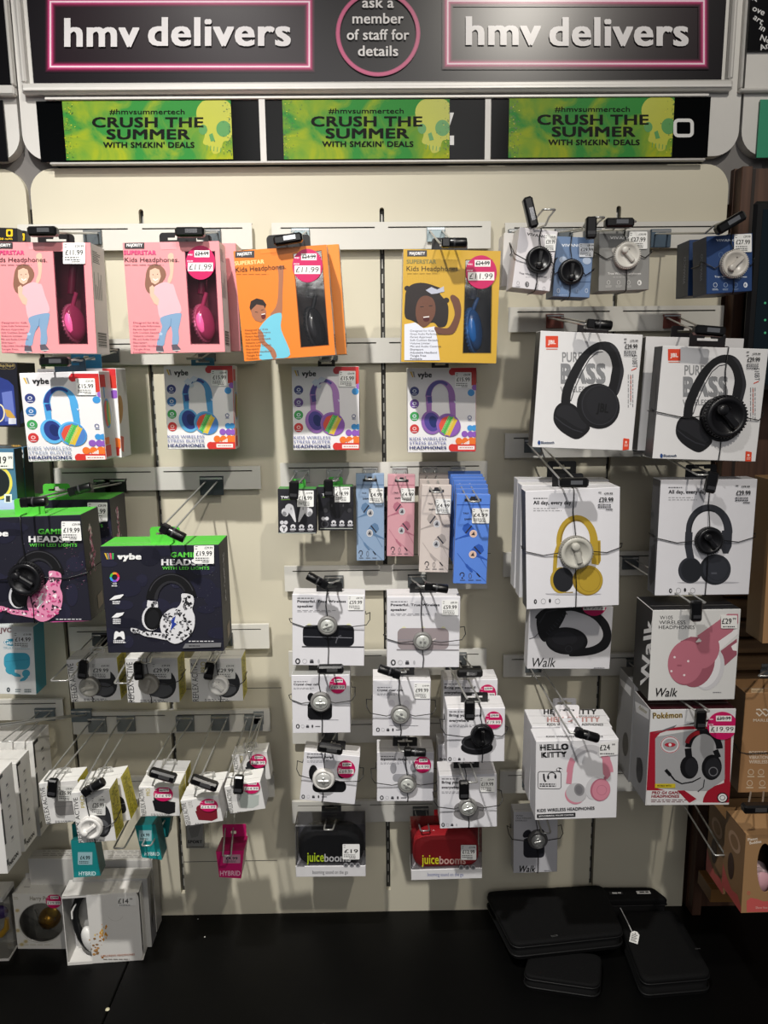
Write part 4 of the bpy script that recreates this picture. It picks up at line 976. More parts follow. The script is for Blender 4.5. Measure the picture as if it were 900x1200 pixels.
HK('hook with slanted black barrel stop holding the white camouflage headset box', 562, 196, 620, .34, lock=(28, 0, 0), plate='#3a4146', pw=.044, ph=.034)
# ------------------------------------------------------------------ bat-emblem packs and the teal earbud box at the left edge
def bat(A, cx, cy, w, col, bg):
    h = w*.55; A.ell(cx, cy, w*.62, h*.72, col, n=24); A.ell(cx, cy, w*.56, h*.64, bg, n=24)
    A.poly([(cx-w*.5, cy-h*.05), (cx-w*.3, cy-h*.4), (cx-w*.18, cy-h*.15), (cx-w*.08, cy-h*.15), (cx-w*.06, cy-h*.4), (cx, cy-h*.3), (cx+w*.06, cy-h*.4), (cx+w*.08, cy-h*.15), (cx+w*.18, cy-h*.15), (cx+w*.3, cy-h*.4), (cx+w*.5, cy-h*.05), (cx+w*.3, cy+h*.15), (cx+w*.12, cy+h*.1), (cx, cy+h*.45), (cx-w*.12, cy+h*.1), (cx-w*.3, cy+h*.15)], col)
B1 = Pack('bat_emblem_box', 'dark navy box with small gold bat emblems, left edge of the picture, upper one', 'box', (-40,424), (20,424), (-36,500), .15, .07, 'bat emblem boxes at the left edge').carton('#1c1d28', '#101014', '#15151c')
A = B1.art()
A.poly([(-20, 452), (0, 442), (10, 446), (16, 452), (20, 498), (-20, 499)], '#30408a'); A.poly([(2,460),(14,458),(18,492),(6,494)], '#6878c0')
A.ring(-1, 484, 6, 10, 1.6, '#e8dcb4'); A.poly([(5,479),(12,481),(18,489),(16,492),(8,488)], '#c9a04a'); A.rect(10, 490, 19, 497, '#d8dce8')
for x in (4, 12): bat(A, x, 429, 10, '#8a7a4e', '#1c1d28')
A.build('front_print', B1.root)
A = B1.art('right'); bat(A, 26, 424, 7, '#8a7a4e', '#101014'); A.poly([(21,485),(26,480),(28,495),(22,497)], '#4a58a0'); A.build('side_print', B1.root)
B2b = Pack('bat_emblem_box', 'light blue box with gold bat emblem, behind the one priced nineteen pounds', 'box', (-15,524), (28,523), (-12,597), .155, .035, 'bat emblem boxes at the left edge').carton('#4f7f9e', '#1d2026', '#1b1d22')
A = B2b.art(); A.rect(18, 527, 28, 548, '#e8e8e4'); A.text('99', 22, 534, 4, '#222222', w=5, bold=.03); A.rect(20, 584, 27, 593, '#dfe6ea'); A.rect(22, 586, 26, 592, '#3a3f46'); A.build('front_print', B2b.root)
B2 = Pack('bat_emblem_box', 'light blue headphone box with yellow ring and nineteen pound label, left edge', 'box', (-45,526), (16.5,525), (-40,599), .2, .03, 'bat emblem boxes at the left edge').carton('#4a7896', '#20242a', '#1b1d22')
A = B2.art(); A.ring(-2, 566, 15, 18, 3.2, '#e9d65a', 36); A.ell(-2, 566, 13, 16, '#22262a'); A.poly([(-20, 586), (17, 586), (17, 600), (-20, 600)], '#b9cdf0'); A.rect(5, 579, 14, 589, '#e8ecee'); A.rect(7, 581, 12, 588, '#3a3f46'); A.build('front_print', B2.root)
A = B2.art(lift=.0018); A.rect(-24, 530, 16, 549, '#ecece8'); A.text('\u00a319', -6, 543, 8, '#1c1c1c', w=14, bold=.02); A.text('99', 10, 538, 3.5, '#1c1c1c', bold=.02); A.lines(-8, 545.5, 22, 1, 2, 1.4, '#333333', 3); A.build('price_label', B2.root)
A = B2b.art('top'); bat(A, 19, 523, 9, '#c9a04a', '#1b1d22'); A.build('top_print', B2b.root)
J1 = Pack('earbud_box', 'white and teal wireless earbud box under the pink camouflage headset box', 'earbud box', (-28,733), (39,734), (-24,813), .15, .045).carton('#dcdfe0', '#2e8b9c', '#c9d0d2', right='#2b8799')
A = J1.art().z(0, 740, 3)
A.text('JVC', 0, 3, 16, '#7a5a5e', w=40, bold=.05); A.ell(45, 38, 32, 13, '#2a8aa8', n=24); A.text('Gumy', 15, 45, 15, '#f0f4f5', w=56, bold=.03); A.text('TRULY WIRELESS', 12, 62, 8, '#5a9aae', w=92, bold=.0)
A.poly(rrect(14, 106, 75, 134, 22, 6), '#3fa0bc'); A.band([(20, 106), (100, 98)], 1.5, '#2c7f9a')
A.ell(36, 137, 17, 13, '#3fa0bc', .4); A.poly([(45, 140), (72, 152), (74, 160), (52, 158), (40, 150)], '#3fa0bc'); A.ell(92, 147, 14, 13, '#3fa0bc', -.3); A.poly([(82, 150), (100, 160), (88, 172), (70, 175), (72, 168), (84, 160)], '#3fa0bc')
A.text('0', 24, 212, 15, '#2a3a44', bold=.05); A.lines(54, 202, 20, 2, 7, 4, '#6a7a80', 2); A.lines(86, 202, 30, 2, 7, 5, '#5a6a70', 3); A.build('front_print', J1.root)
A = J1.art(lift=.0018).z(0, 740, 3); A.price(48, 0, 68, 58, '\u00a314.99', '\u00a319.99', frame='#e4e8ea'); A.build('price_label', J1.root)
# ------------------------------------------------------------------ white speaker-like cartons hanging in the left bay
def whitebox(label, tl, tr, bl, d, D, seed, top='#d8d6d2', txt=False):
    pk = Pack('white_carton', label, 'box', tl, tr, bl, d, D, 'white cartons hanging in the left bay').carton('#e4e3e0', '#e6e4e0', top)
    S = pk.art('right'); mb = S.mb; W = pk.w/2+.0003; Dp = pk.D; H = pk.h
    def q(y0, y1, z0, z1, c): mb.add([(W, Dp*y0, H*z0), (W, Dp*y1, H*z0), (W, Dp*y1, H*z1), (W, Dp*y0, H*z1)], [(0,1,2,3)], ink(c))
    q(.0, .09, .72, .97, '#17171a'); q(0, .3, .95, .985, '#17171a'); q(0, .1, .3, .66, '#2a2a2d'); q(0, .12, .08, .14, '#3a3a3d')
    for k in range(6): q(.45, .58, .82-.11*k, .845-.11*k, '#77777a'); q(.4, .62, .8-.11*k, .805-.11*k, '#b5b4b2')
    S.build('side_print', pk.root)
    if txt:
        mb = MB(); vs, fs, a, b = text_geo('NEON', .04); sc_ = Dp*.62/(b-a)
        mb.add([(W+.0002, Dp*.15+(v[0]-a)*sc_, H*.05+v[1]*sc_) for v in vs], fs, ink('#1a1a1c')); mb.build('side_lettering', pk.root)
    return pk
WB3 = whitebox('white carton furthest back of the left edge trio, greyish top', (-60,872), (40,867), (-52,983), .13, .07, 1, '#a9a7a4')
WB2 = whitebox('white carton in the middle of the left edge trio', (-85,898), (20,893), (-75,1002), .225, .05, 2, txt=True)
WB1 = whitebox('white carton nearest of the left edge trio, mostly cut off by the picture', (-100,914), (-1,908), (-90,1028), .32, .05, 3, txt=True)
HK('hook carrying the three white cartons at the left edge', 830, -12, 852, .36, plate='#6a757c', pw=.04)
J2 = HK('grey hook plate and prongs behind the top of the white cartons', 828, 10, 868, .17, plate='#6a757c', pw=.04)
# ------------------------------------------------------------------ small earbud boxes and earphone packs, middle of the third row
def tws(label, tl, tr, bl, d, T, dx, dy, sx, bud, tag):
    pk = Pack('earbud_box', label, 'earbud box', tl, tr, bl, d, .03, 'small black and green earbud boxes').carton('#26262c', '#1c1c20', '#3f8f3c')
    A = pk.art().z(320+dx, 540+dy, 6.923*sx)
    specks(A, 45, 235, 345, 590, 40, ['#5a5a62', '#8a8a92', '#c9c9cf'], int(dx)+4, 1.3)
    A.text('TWS', 62, 306, 20, '#e4e4e8', w=78, bold=.06); A.text('EARBUDS', 154, 304, 15, '#d4d4d8', w=110, bold=.03); A.band([(64, 316), (150, 314)], 5, '#6a9a3c')
    for sg in (-1, 1):
        f = lambda x, y: (195+sg*(x-195), y)
        A.ell(*f(98, 418), 28, 34, bud, rot=-.4*sg); A.poly([f(100, 368), f(128, 348), f(160, 362), f(172, 400), f(186, 485), f(176, 494), f(150, 450), f(128, 420), f(104, 400)], bud)
        A.ell(*f(92, 430), 17, 20, '#8e8e92' if bud != '#1d1d20' else '#3c3c40', rot=-.4*sg); A.ell(*f(146, 388), 5, 12, '#9a9a9e' if bud != '#1d1d20' else '#4c4c50')
    A.ell(86, 550, 32, 32, '#dcdce0') if bud != '#1d1d20' else A.ring(86, 548, 28, 28, 4, '#6a6a70')
    A.text('Y', 72, 570, 34, '#26262c', bold=.04); A.ell(72, 500, 16, 16, '#cfcfd4'); A.ell(104, 500, 16, 16, '#cfcfd4')
    for x in (162, 232, 304): A.ell(x, 532, 20, 18, '#d4d4d8'); A.ell(x, 540, 9, 9, '#26262c'); A.rect(x-24, 550, x+24, 562, '#c4c4ca'); A.lines(x-20, 566, 44, 1, 8, 5, '#9a9aa0', x)
    A.rect(45, 582, 345, 588, '#b9bfb9'); A.build('front_print', pk.root)
    A = pk.art(lift=.0018).z(320+dx, 540+dy, 6.923*sx); A.price(*tag, '\u00a314.99', '\u00a319.99'); A.build('price_label', pk.root)
    pk.tab('#3f9a3a', .026, .016, r=.004, rough=.4); return pk
T1 = tws('black and green earbud box with white earbuds printed on it, left of its twin', (325.5,573), (370.5,573), (326,625.5), .125, 0, 0, 0, 1, '#d6d6da', (196, 240, 134, 132))
T2 = tws('black and green earbud box with black earbuds printed on it, right of its twin', (372,570.5), (413.5,570), (372.8,622), .085, 0, 49, 0-.5, 1.06, '#1d1d20', (170, 222, 132, 136))
HK('hook with black block stop on the left black and green earbud box', 553, 345, 566, .155, lock=(4, 1, 0), tsep=.008, plate='#c4c6c4', pw=.03)
HK('hook with chrome end on the right black and green earbud box', 553, 389, 564, .11, kink=.004, lock=(0, 1, -.006), tsep=.008, plate='#c4c6c4', pw=.03)
def ep(label, tl, tr, bl, d, c, c2, T=None, tabh=13, front=True, disc='#d8d8da', price=True, side=None):
    pk = Pack('earphone_pack', label, 'earphone pack', tl, tr, bl, d, .008 if not front else .012, 'slim hanging earphone packs').carton(c, side or c2, c)
    if not front: return pk
    W = tr[0]-tl[0]; A = pk.art().z(tl[0], tl[1], 240/W, 630/(bl[1]-tl[1]))      # 240 x 630 field
    A.rect(0, 78, 240, 84, c2)
    A.poly([(60,38),(100,38),(105,22),(135,22),(140,38),(180,38),(180,58),(60,58)], '#2b2b30')
    A.text('TALK', 50, 146, 11, '#2b2b33', bold=.03); A.text('EARPHONES', 60, 188, 12, '#2b2b33', w=100, bold=.04)
    def bud(x, y, rot):
        c_, s_ = math.cos(rot), math.sin(rot); f = lambda u, v: (x+u*c_-v*s_, y+u*s_+v*c_)
        A.poly([f(*q) for q in ((-50,-32),(-20,-36),(24,-28),(30,0),(24,30),(-20,34),(-52,26),(-62,-2))], c2); A.poly([f(*q) for q in ((-20,-36),(-10,-35),(-10,34),(-20,34))], '#2c2c38')
        A.poly([f(*q) for q in ((0,28),(22,26),(-30,95),(-42,120),(-46,112))] if rot < 1 else [f(*q) for q in ((0,-28),(22,-26),(-24,-105),(-40,-130),(-46,-118))], c2)
        e = f(30, 0); A.ell(*e, 27, 27, disc, n=20); A.ell(*e, 22, 22, '#a9a9ae' if disc != '#e0c9c0' else '#d9b8a8', n=20); A.poly([(e[0]-16, e[1]+10), (e[0]+4, e[1]-16), (e[0]+12, e[1]+12)], '#3a3a40')
    bud(100, 265, .7); bud(140, 410, 2.4)
    A.band([(8, 420), (70, 500), (150, 560), (225, 625)], 3, c2); A.poly([(60,490),(80,500),(120,548),(108,556),(72,518)], c2); A.band([(170, 450), (225, 530)], 4, c2)
    A.arc(42, 572, 15, 15, -60, 200, 6, '#33333a', 12); A.rect(38, 590, 48, 600, '#33333a'); A.ring(100, 580, 9, 18, 3, '#55555c'); A.poly([(142,562),(150,560),(172,584),(166,590)], '#222228')
    for x in (28, 86, 140): A.rect(x, 608, x+36, 612, '#55555c')
    A.build('front_print', pk.root)
    A = pk.art(lift=.0018).z(tl[0], tl[1], 240/W, 630/(bl[1]-tl[1])); A.price(112, 104, 124, 106, '\u00a34.99', '\u00a37.99', frame='#eeeeec'); A.build('price_label', pk.root)
    return pk
ep('slim light steel blue earphone pack, leftmost of the four kinds', (417,555), (450,555), (418,657), .06, '#8ba2bf', '#5f7da0')
ep('slim rose pink earphone pack, between the steel blue and the beige ones', (454.7,556), (486.7,556), (453.2,652), .06, '#cf9aa4', '#b06e80')
for k, (x, y, d) in enumerate(((491, 554.5, .065), (492, 561.5, .1))):
    ep('beige earphone pack, %s behind the front one' % ('rearmost' if k == 0 else 'second'), (x, y), (x+34.5, y), (x-1, y+97), d, '#b9aea8', '#9f958f', front=False)
ep('slim beige earphone pack in front, with grey earphones printed on it', (494,567.5), (529,569), (491.3,670), .145, '#cfc4be', '#a9a09c', side='#a9a09a')
for k, (x, y) in enumerate(((525, 552), (527.5, 555.5), (529.5, 559), (531.5, 563), (533.5, 567.5), (534, 572.5))):
    ep('bright blue earphone pack, %s of the six behind the front one' % ('rearmost', 'fifth', 'fourth', 'third', 'second', 'nearest')[k], (x, y), (x+38, y+.5), (x-.5, y+98), .065+.022*k, '#4f78c8', '#34589e', front=False)
ep('slim bright blue earphone pack in front of the blue stack', (534.5,578), (574,580.5), (532,683), .215, '#5a86dc', '#2f58b0', disc='#e0c9c0', side='#3a62ac')
for lab, rx, tx, ty, dt in (('hook with chrome loop on the steel blue earphone pack', 0, 434, 562, .1), ('hook with chrome loop on the rose pink earphone pack', 0, 470, 563, .09), ('hook with long chrome loop through the beige earphone packs', 0, 512, 577, .19), ('hook with chrome loop through the blue earphone packs', 0, 556, 588, .26)):
    HK(lab, 552, tx, ty, dt, sep=.009, tsep=.008, kink=.004, plate='#c4c6c4', pw=.028)
# ------------------------------------------------------------------ white audio boxes of the middle bay
def audio(label, tl, tr, bl, d, D, title, T, sub='', kind='speaker', col='#1a1b22', price=None, st=None, group='white audio boxes of the middle bay', top='#dfddde', tabx=0.0, tabw=.045, icons=4):
    """T: zoom frame; all positions read there. kind picks the printed product"""
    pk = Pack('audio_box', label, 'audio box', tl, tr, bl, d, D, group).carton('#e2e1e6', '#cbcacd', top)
    A = pk.art().z(*T['z']); x, y, s_ = T['t']
    A.lines(x, y-s_*1.25, s_*7, 1, 3, s_*.28, '#5a5a60', 1)
    for k, t in enumerate(title): A.text(t, x, y+k*s_*1.55+s_*.3, s_*.78, '#26262c', w=T['tw'][k], bold=.04)
    yy = y+len(title)*s_*1.55-s_*.3
    A.lines(x, yy, T['tw'][0]*.95, 2, s_*.42, s_*.18, '#8a8a90', 7)
    px, py, r = T['p']
    if kind == 'speaker':
        for k in (-1.0, .0, 1.05): A.ell(px+k*r*1.05, py-r*.05, r*.24, r*.62, '#e2e2ba' if k else '#d9d9c0', n=20)
        A.poly(rrect(px-r*1.4, px+r*1.4, py-r*.58, py+r*.58, r*.3, 6), col); A.band([(px-r*1.38, py+r*.05), (px+r*1.3, py+r*.12)], r*.03, '#8a8a92'); A.band([(px-r*1.45, py+r*.6), (px+r*1.95, py+r*.62)], r*.07, '#3c3c40' if col == '#15161c' else '#8e8a8e')
        A.arc(px+r*.7, py+r*.5, r*.3, r*.5, 90, 170, r*.06, '#5a5a60' if col == '#15161c' else '#d4ccc8')
    elif kind == 'round':
        A.ell(px, py+r*.55, r*1.35, r*.62, col); A.ell(px, py+r*.1, r*1.3, r*.66, '#3a3a3e' if col == '#17171a' else '#8a888a'); A.ell(px, py+r*.16, r*1.1, r*.5, col)
    elif kind == 'buds':
        A.poly(rrect(px-r*.85, px+r*.85, py-r*.3, py+r*.95, r*.3, 6), col); A.ell(px-r*.62, py-r*.62, r*.24, r*.3, col); A.ell(px+r*.45, py-r*.6, r*.24, r*.28, col); A.band([(px-r*.6, py-r*.5), (px-r*.5, py)], r*.22, col); A.band([(px+r*.45, py-r*.5), (px+r*.4, py)], r*.22, col)
        A.band([(px-r*.8, py+r*.95), (px+r*1.3, py+r*.97)], r*.03, '#7a7a80'); A.band([(px-r*.8, py+r*.1), (px+r*.8, py+r*.1)], r*.03, '#55555a' if col == '#141417' else '#c4c2c8')
    elif kind == 'case':
        A.poly(rrect(px-r*1.0, px+r*1.1, py-r*.3, py+r*.4, r*.3, 6), col); A.ell(px-r*.95, py-r*.8, r*.28, r*.5, col); A.ell(px+r*.85, py-r*.85, r*.3, r*.4, col)
    ix, iy, ig, ir = T['i']
    A.ring(ix, iy, ir*.8, ir, ir*.5, '#1e1e24', 16); A.ring(ix+ig, iy, ir*.9, ir*.9, ir*.15, '#a9a9ae', 14); A.rect(ix+ig*2-ir*.8, iy-ir*.2, ix+ig*2+ir*.8, iy+ir*.8, '#3a3a40'); A.rect(ix+ig*2-ir*.6, iy-ir*.8, ix+ig*2+ir*.6, iy-ir*.3, '#77777c')
    if icons > 3: A.ell(ix+ig*3, iy, ir*.45, ir*.9, '#2a2a30' if kind == 'buds' or kind == 'case' else '#b9b9be')
    if kind in ('buds', 'case'): A.rect(ix+ig*3.6, iy-ir*.2, ix+ig*4.6, iy+ir*.3, '#66666c')
    A.build('front_print', pk.root)
    A = pk.art(lift=.0018).z(*T['z'])
    if price: A.price(*T['pr'], price[0], price[1]); A.build('price_label', pk.root)
    elif st: A.sticker(*T['st'], st[0], st[1]); A.build('price_sticker', pk.root)
    pk.tab('#141416', tabw, .019, x=tabx, y=D*.5, r=.003); return pk
ZA = (330, 660, 3.913)
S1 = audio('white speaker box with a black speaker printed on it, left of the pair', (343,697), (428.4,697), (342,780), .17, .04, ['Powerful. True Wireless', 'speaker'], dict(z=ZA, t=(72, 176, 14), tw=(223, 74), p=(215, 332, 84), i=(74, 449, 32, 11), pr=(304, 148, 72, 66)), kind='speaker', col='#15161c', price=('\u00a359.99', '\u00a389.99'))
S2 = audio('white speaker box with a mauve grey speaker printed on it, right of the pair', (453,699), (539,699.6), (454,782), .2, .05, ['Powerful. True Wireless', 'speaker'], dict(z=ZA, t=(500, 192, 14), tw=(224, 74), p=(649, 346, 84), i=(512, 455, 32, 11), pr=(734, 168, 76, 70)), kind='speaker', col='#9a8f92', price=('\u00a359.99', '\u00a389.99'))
SIL = dict(body='#7d7c7a', face='#c9cbc6', style='disc')
tag3d('grey rimmed silver security tag on the black speaker box', 384, 732, 11.5, S1, knob=20, cables='LrTB', **SIL)
tag3d('grey rimmed silver security tag on the mauve speaker box', 495, 750, 11, S2, knob=85, cables='LrTB', **SIL)
HK('hook with black barrel stop and silver V loop on the black speaker box', 678, 384, 683, .21, lock=(-150, 0, -.008), tsep=.008, plate='#54585a', pw=.036, col=WIRE())
HK('hook with black barrel stop on the mauve speaker box', 678, 498, 687, .245, lock=(8, 0, .008), tsep=.008, plate='#54585a', pw=.036)
ZB = (340, 770, 6.667)
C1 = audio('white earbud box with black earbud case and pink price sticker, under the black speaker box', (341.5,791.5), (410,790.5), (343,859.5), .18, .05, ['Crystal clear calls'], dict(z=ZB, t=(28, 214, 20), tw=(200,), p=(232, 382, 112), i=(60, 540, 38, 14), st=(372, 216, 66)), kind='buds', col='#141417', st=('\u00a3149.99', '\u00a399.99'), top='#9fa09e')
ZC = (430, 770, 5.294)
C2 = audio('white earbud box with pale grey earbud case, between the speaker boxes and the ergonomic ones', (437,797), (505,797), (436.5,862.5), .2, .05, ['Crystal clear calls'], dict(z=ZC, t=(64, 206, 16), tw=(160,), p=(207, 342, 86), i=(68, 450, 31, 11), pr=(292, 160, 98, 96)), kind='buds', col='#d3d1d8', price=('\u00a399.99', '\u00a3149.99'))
tag3d('silver security tag on the box with the black earbud case', 376, 821, 12, C1, knob=0, cables='LrTB', **SIL)
tag3d('silver security tag on the box with the pale earbud case', 469, 836, 11.5, C2, knob=-25, cables='lrTB', **SIL)
HK('hook with black stop on the box with the black earbud case', 778, 382, 783, .215, lock=(0, 2, .008), tsep=.008, plate='#54585a')
HK('hook with black barrel stop on the box with the pale earbud case', 778, 470, 788, .24, lock=(-160, 0, -.010), tsep=.008, plate='#54585a')
R2_ = dict(z=ZC, t=(480, 190, 20), tw=(192, 118), p=(640, 480, 70), i=(500, 640, 30, 9), st=(748, 220, 52))
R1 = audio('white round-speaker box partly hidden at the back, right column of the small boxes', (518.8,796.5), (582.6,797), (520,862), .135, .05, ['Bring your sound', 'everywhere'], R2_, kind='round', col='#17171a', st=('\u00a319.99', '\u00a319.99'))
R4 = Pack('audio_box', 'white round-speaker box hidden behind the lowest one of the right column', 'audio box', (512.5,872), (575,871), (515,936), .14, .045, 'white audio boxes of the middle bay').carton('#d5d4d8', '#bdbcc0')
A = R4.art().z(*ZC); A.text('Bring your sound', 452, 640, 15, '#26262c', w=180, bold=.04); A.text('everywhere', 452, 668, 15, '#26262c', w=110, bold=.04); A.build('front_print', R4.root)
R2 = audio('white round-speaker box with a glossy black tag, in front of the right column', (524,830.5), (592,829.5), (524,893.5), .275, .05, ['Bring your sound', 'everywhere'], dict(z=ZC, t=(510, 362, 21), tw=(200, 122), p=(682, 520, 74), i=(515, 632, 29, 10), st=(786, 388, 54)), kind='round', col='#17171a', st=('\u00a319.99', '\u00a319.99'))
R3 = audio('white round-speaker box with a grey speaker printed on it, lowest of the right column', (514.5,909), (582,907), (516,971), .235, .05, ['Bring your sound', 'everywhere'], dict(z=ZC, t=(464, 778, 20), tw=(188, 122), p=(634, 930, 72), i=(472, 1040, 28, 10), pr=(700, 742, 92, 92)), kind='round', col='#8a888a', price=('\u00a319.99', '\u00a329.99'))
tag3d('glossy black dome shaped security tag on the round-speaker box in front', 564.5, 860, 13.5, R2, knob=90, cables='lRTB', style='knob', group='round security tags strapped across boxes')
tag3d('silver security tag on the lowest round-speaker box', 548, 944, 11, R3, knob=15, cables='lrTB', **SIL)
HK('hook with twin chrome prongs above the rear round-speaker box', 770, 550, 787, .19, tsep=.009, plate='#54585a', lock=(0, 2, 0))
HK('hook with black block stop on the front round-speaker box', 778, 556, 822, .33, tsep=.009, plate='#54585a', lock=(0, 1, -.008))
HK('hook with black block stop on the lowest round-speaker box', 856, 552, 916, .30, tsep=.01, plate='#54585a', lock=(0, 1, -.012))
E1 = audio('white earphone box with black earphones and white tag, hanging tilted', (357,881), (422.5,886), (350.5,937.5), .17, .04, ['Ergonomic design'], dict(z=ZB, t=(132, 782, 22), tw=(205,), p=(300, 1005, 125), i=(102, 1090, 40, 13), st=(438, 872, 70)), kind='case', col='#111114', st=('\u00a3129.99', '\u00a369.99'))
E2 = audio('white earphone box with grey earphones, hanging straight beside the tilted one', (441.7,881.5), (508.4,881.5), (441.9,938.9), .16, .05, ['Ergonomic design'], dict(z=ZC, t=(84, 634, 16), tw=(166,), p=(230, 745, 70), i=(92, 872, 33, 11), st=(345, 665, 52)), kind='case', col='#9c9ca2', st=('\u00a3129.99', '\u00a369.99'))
tag3d('white rimmed security tag on the tilted earphone box', 379.5, 911, 13, E1, body='#dcdad6', face='#cfcfcb', knob=5, style='disc', cables='lrTB')
tag3d('silver security tag on the straight earphone box', 477, 917, 11, E2, knob=-30, cables='lrTB', **SIL)
HK('hook with black stop on the tilted earphone box', 858, 379, 876, .20, tsep=.009, plate='#54585a', lock=(10, 2, .012))
HK('hook with black barrel stop on the straight earphone box', 858, 474, 880, .2, tsep=.008, plate='#54585a', lock=(3, 0, .008))
# clear packs with a fabric speaker
def juice(label, tl, tr, bl, d, body, cardc, jcol, price, was):
    pk = Pack('speaker_pack', label, 'speaker pack', tl, tr, bl, d, .05, 'clear packs with a bluetooth speaker')
    W, H, D = pk.w/2, pk.h, pk.D; hb = H*.21
    m = MB(); c = mat('#d9d8da', .4)
    m.box(-W, W, 0, D, 0, hb, c, bev=.0006); m.box(-W+.001, W-.001, D-.001, D, hb, H*.98, mat('#55555a' if body == '#1c1d20' else '#8a2226', .5)); m.build('card_base', pk.root)
    m = MB(); m.box(-W, W, 0, D, hb, H, clear('#f4f4f6', .03, 0.0), bev=.002); m.build('clear_cover', pk.root)
    A = pk.art(); A.cl = True
    A.text('booming sound on the go', tl[0]+ (tr[0]-tl[0])*.5, bl[1]-4, 4.2, '#4a4a52' if body == '#1c1d20' else '#4a5a9a', w=(tr[0]-tl[0])*.5, bold=.0, anchor='c'); A.build('base_print', pk.root)
    A = pk.art(lift=.0018); A.price(*((tl[0]+56, tl[1]+21, 20, 18) if was is None else (tl[0]+60, tl[1]+17, 18, 17.5)), price, was); A.build('price_label', pk.root)
    pk.tab(body if body != '#1c1d20' else '#161618', .038, .012, r=.002, z=H)
    # the speaker
    o = empty('bluetooth_speaker', pk.mw @ Matrix.Translation((0, D*.5, hb)), ('black' if body == '#1c1d20' else 'red')+' bean shaped bluetooth speaker inside its clear pack', 'speaker', 'bluetooth speakers in clear packs')
    sh = []; hw = W*.94; hh = H*.64
    out = rrect(-hw, hw, .0006, hh, [hh*.28, hh*.28, hh*.5, hh*.5], 8)
    m = MB(); bm = mat(body, .6, 0, .12, scale=900, bump=.6); n = len(out); vs = []; K = 8
    for j in range(K+1):
        t = j/K*PI; y = -math.cos(t)*D*.44; f = .80+.20*math.sin(t)**.6 if 0 < j < K else .80
        vs += [(x*f, y, hh/2+(z-hh/2)*f) for x, z in out]
    fs = [(j*n+k, j*n+(k+1) % n, (j+1)*n+(k+1) % n, (j+1)*n+k) for j in range(K) for k in range(n)]
    m.add(vs, fs, bm, True); m.add(vs[:n], [tuple(range(n))], bm); m.add(vs[-n:], [tuple(range(n))[::-1]], bm); m.build('speaker_body', o)
    return pk, o, hh
for args, jc in ((('clear pack with a black speaker and nineteen pound label, lowest left of the middle bay', (345.5,967.5), (428.5,966.5), (346.5,1028), .13, '#1c1d20', '', '', '\u00a319', None), '#a9c22a'), (('clear pack with a red speaker, lowest right of the middle bay', (480,972.5), (564,972), (483,1030.7), .16, '#b81a24', '', '', '\u00a312.99', '\u00a319.99'), '#c9c22a')):
    pk, o, hh = juice(*args); tl, tr, bl = args[1:4]
    A = pk.art(lift=.0005); W = tr[0]-tl[0]
    x0 = tl[0]+W*.17; yb = bl[1]-18.5; A.text('juice', x0, yb, 11, jc, w=20, bold=.02); A.text('boom\u00a7'.replace('\u00a7', 's'), x0+20.5, yb, 9, '#b4b4b6' if args[5] == '#1c1d20' else '#c09a92', w=31, bold=.02)
    for k in range(3): A.ell(tl[0]+W*.72+k*7, bl[1]-14.5, 2.8, 2.8, '#8e8e92'); A.ell(tl[0]+W*.72+k*7, bl[1]-14.5, 1.5, 1.5, '#5a5a5e')
    A.lines(x0-12, bl[1]-16, 10, 2, 2.2, 1.2, '#77777c', 4); A.build('cover_print', pk.root)
HK('hook with chrome clip on the pack with the black speaker', 950, 385, 972, .165, tsep=.008, plate='#55595b', lock=None)
HK('hook with chrome clip on the pack with the red speaker', 950, 498, 973, .15, tsep=.008, plate='#55595b')
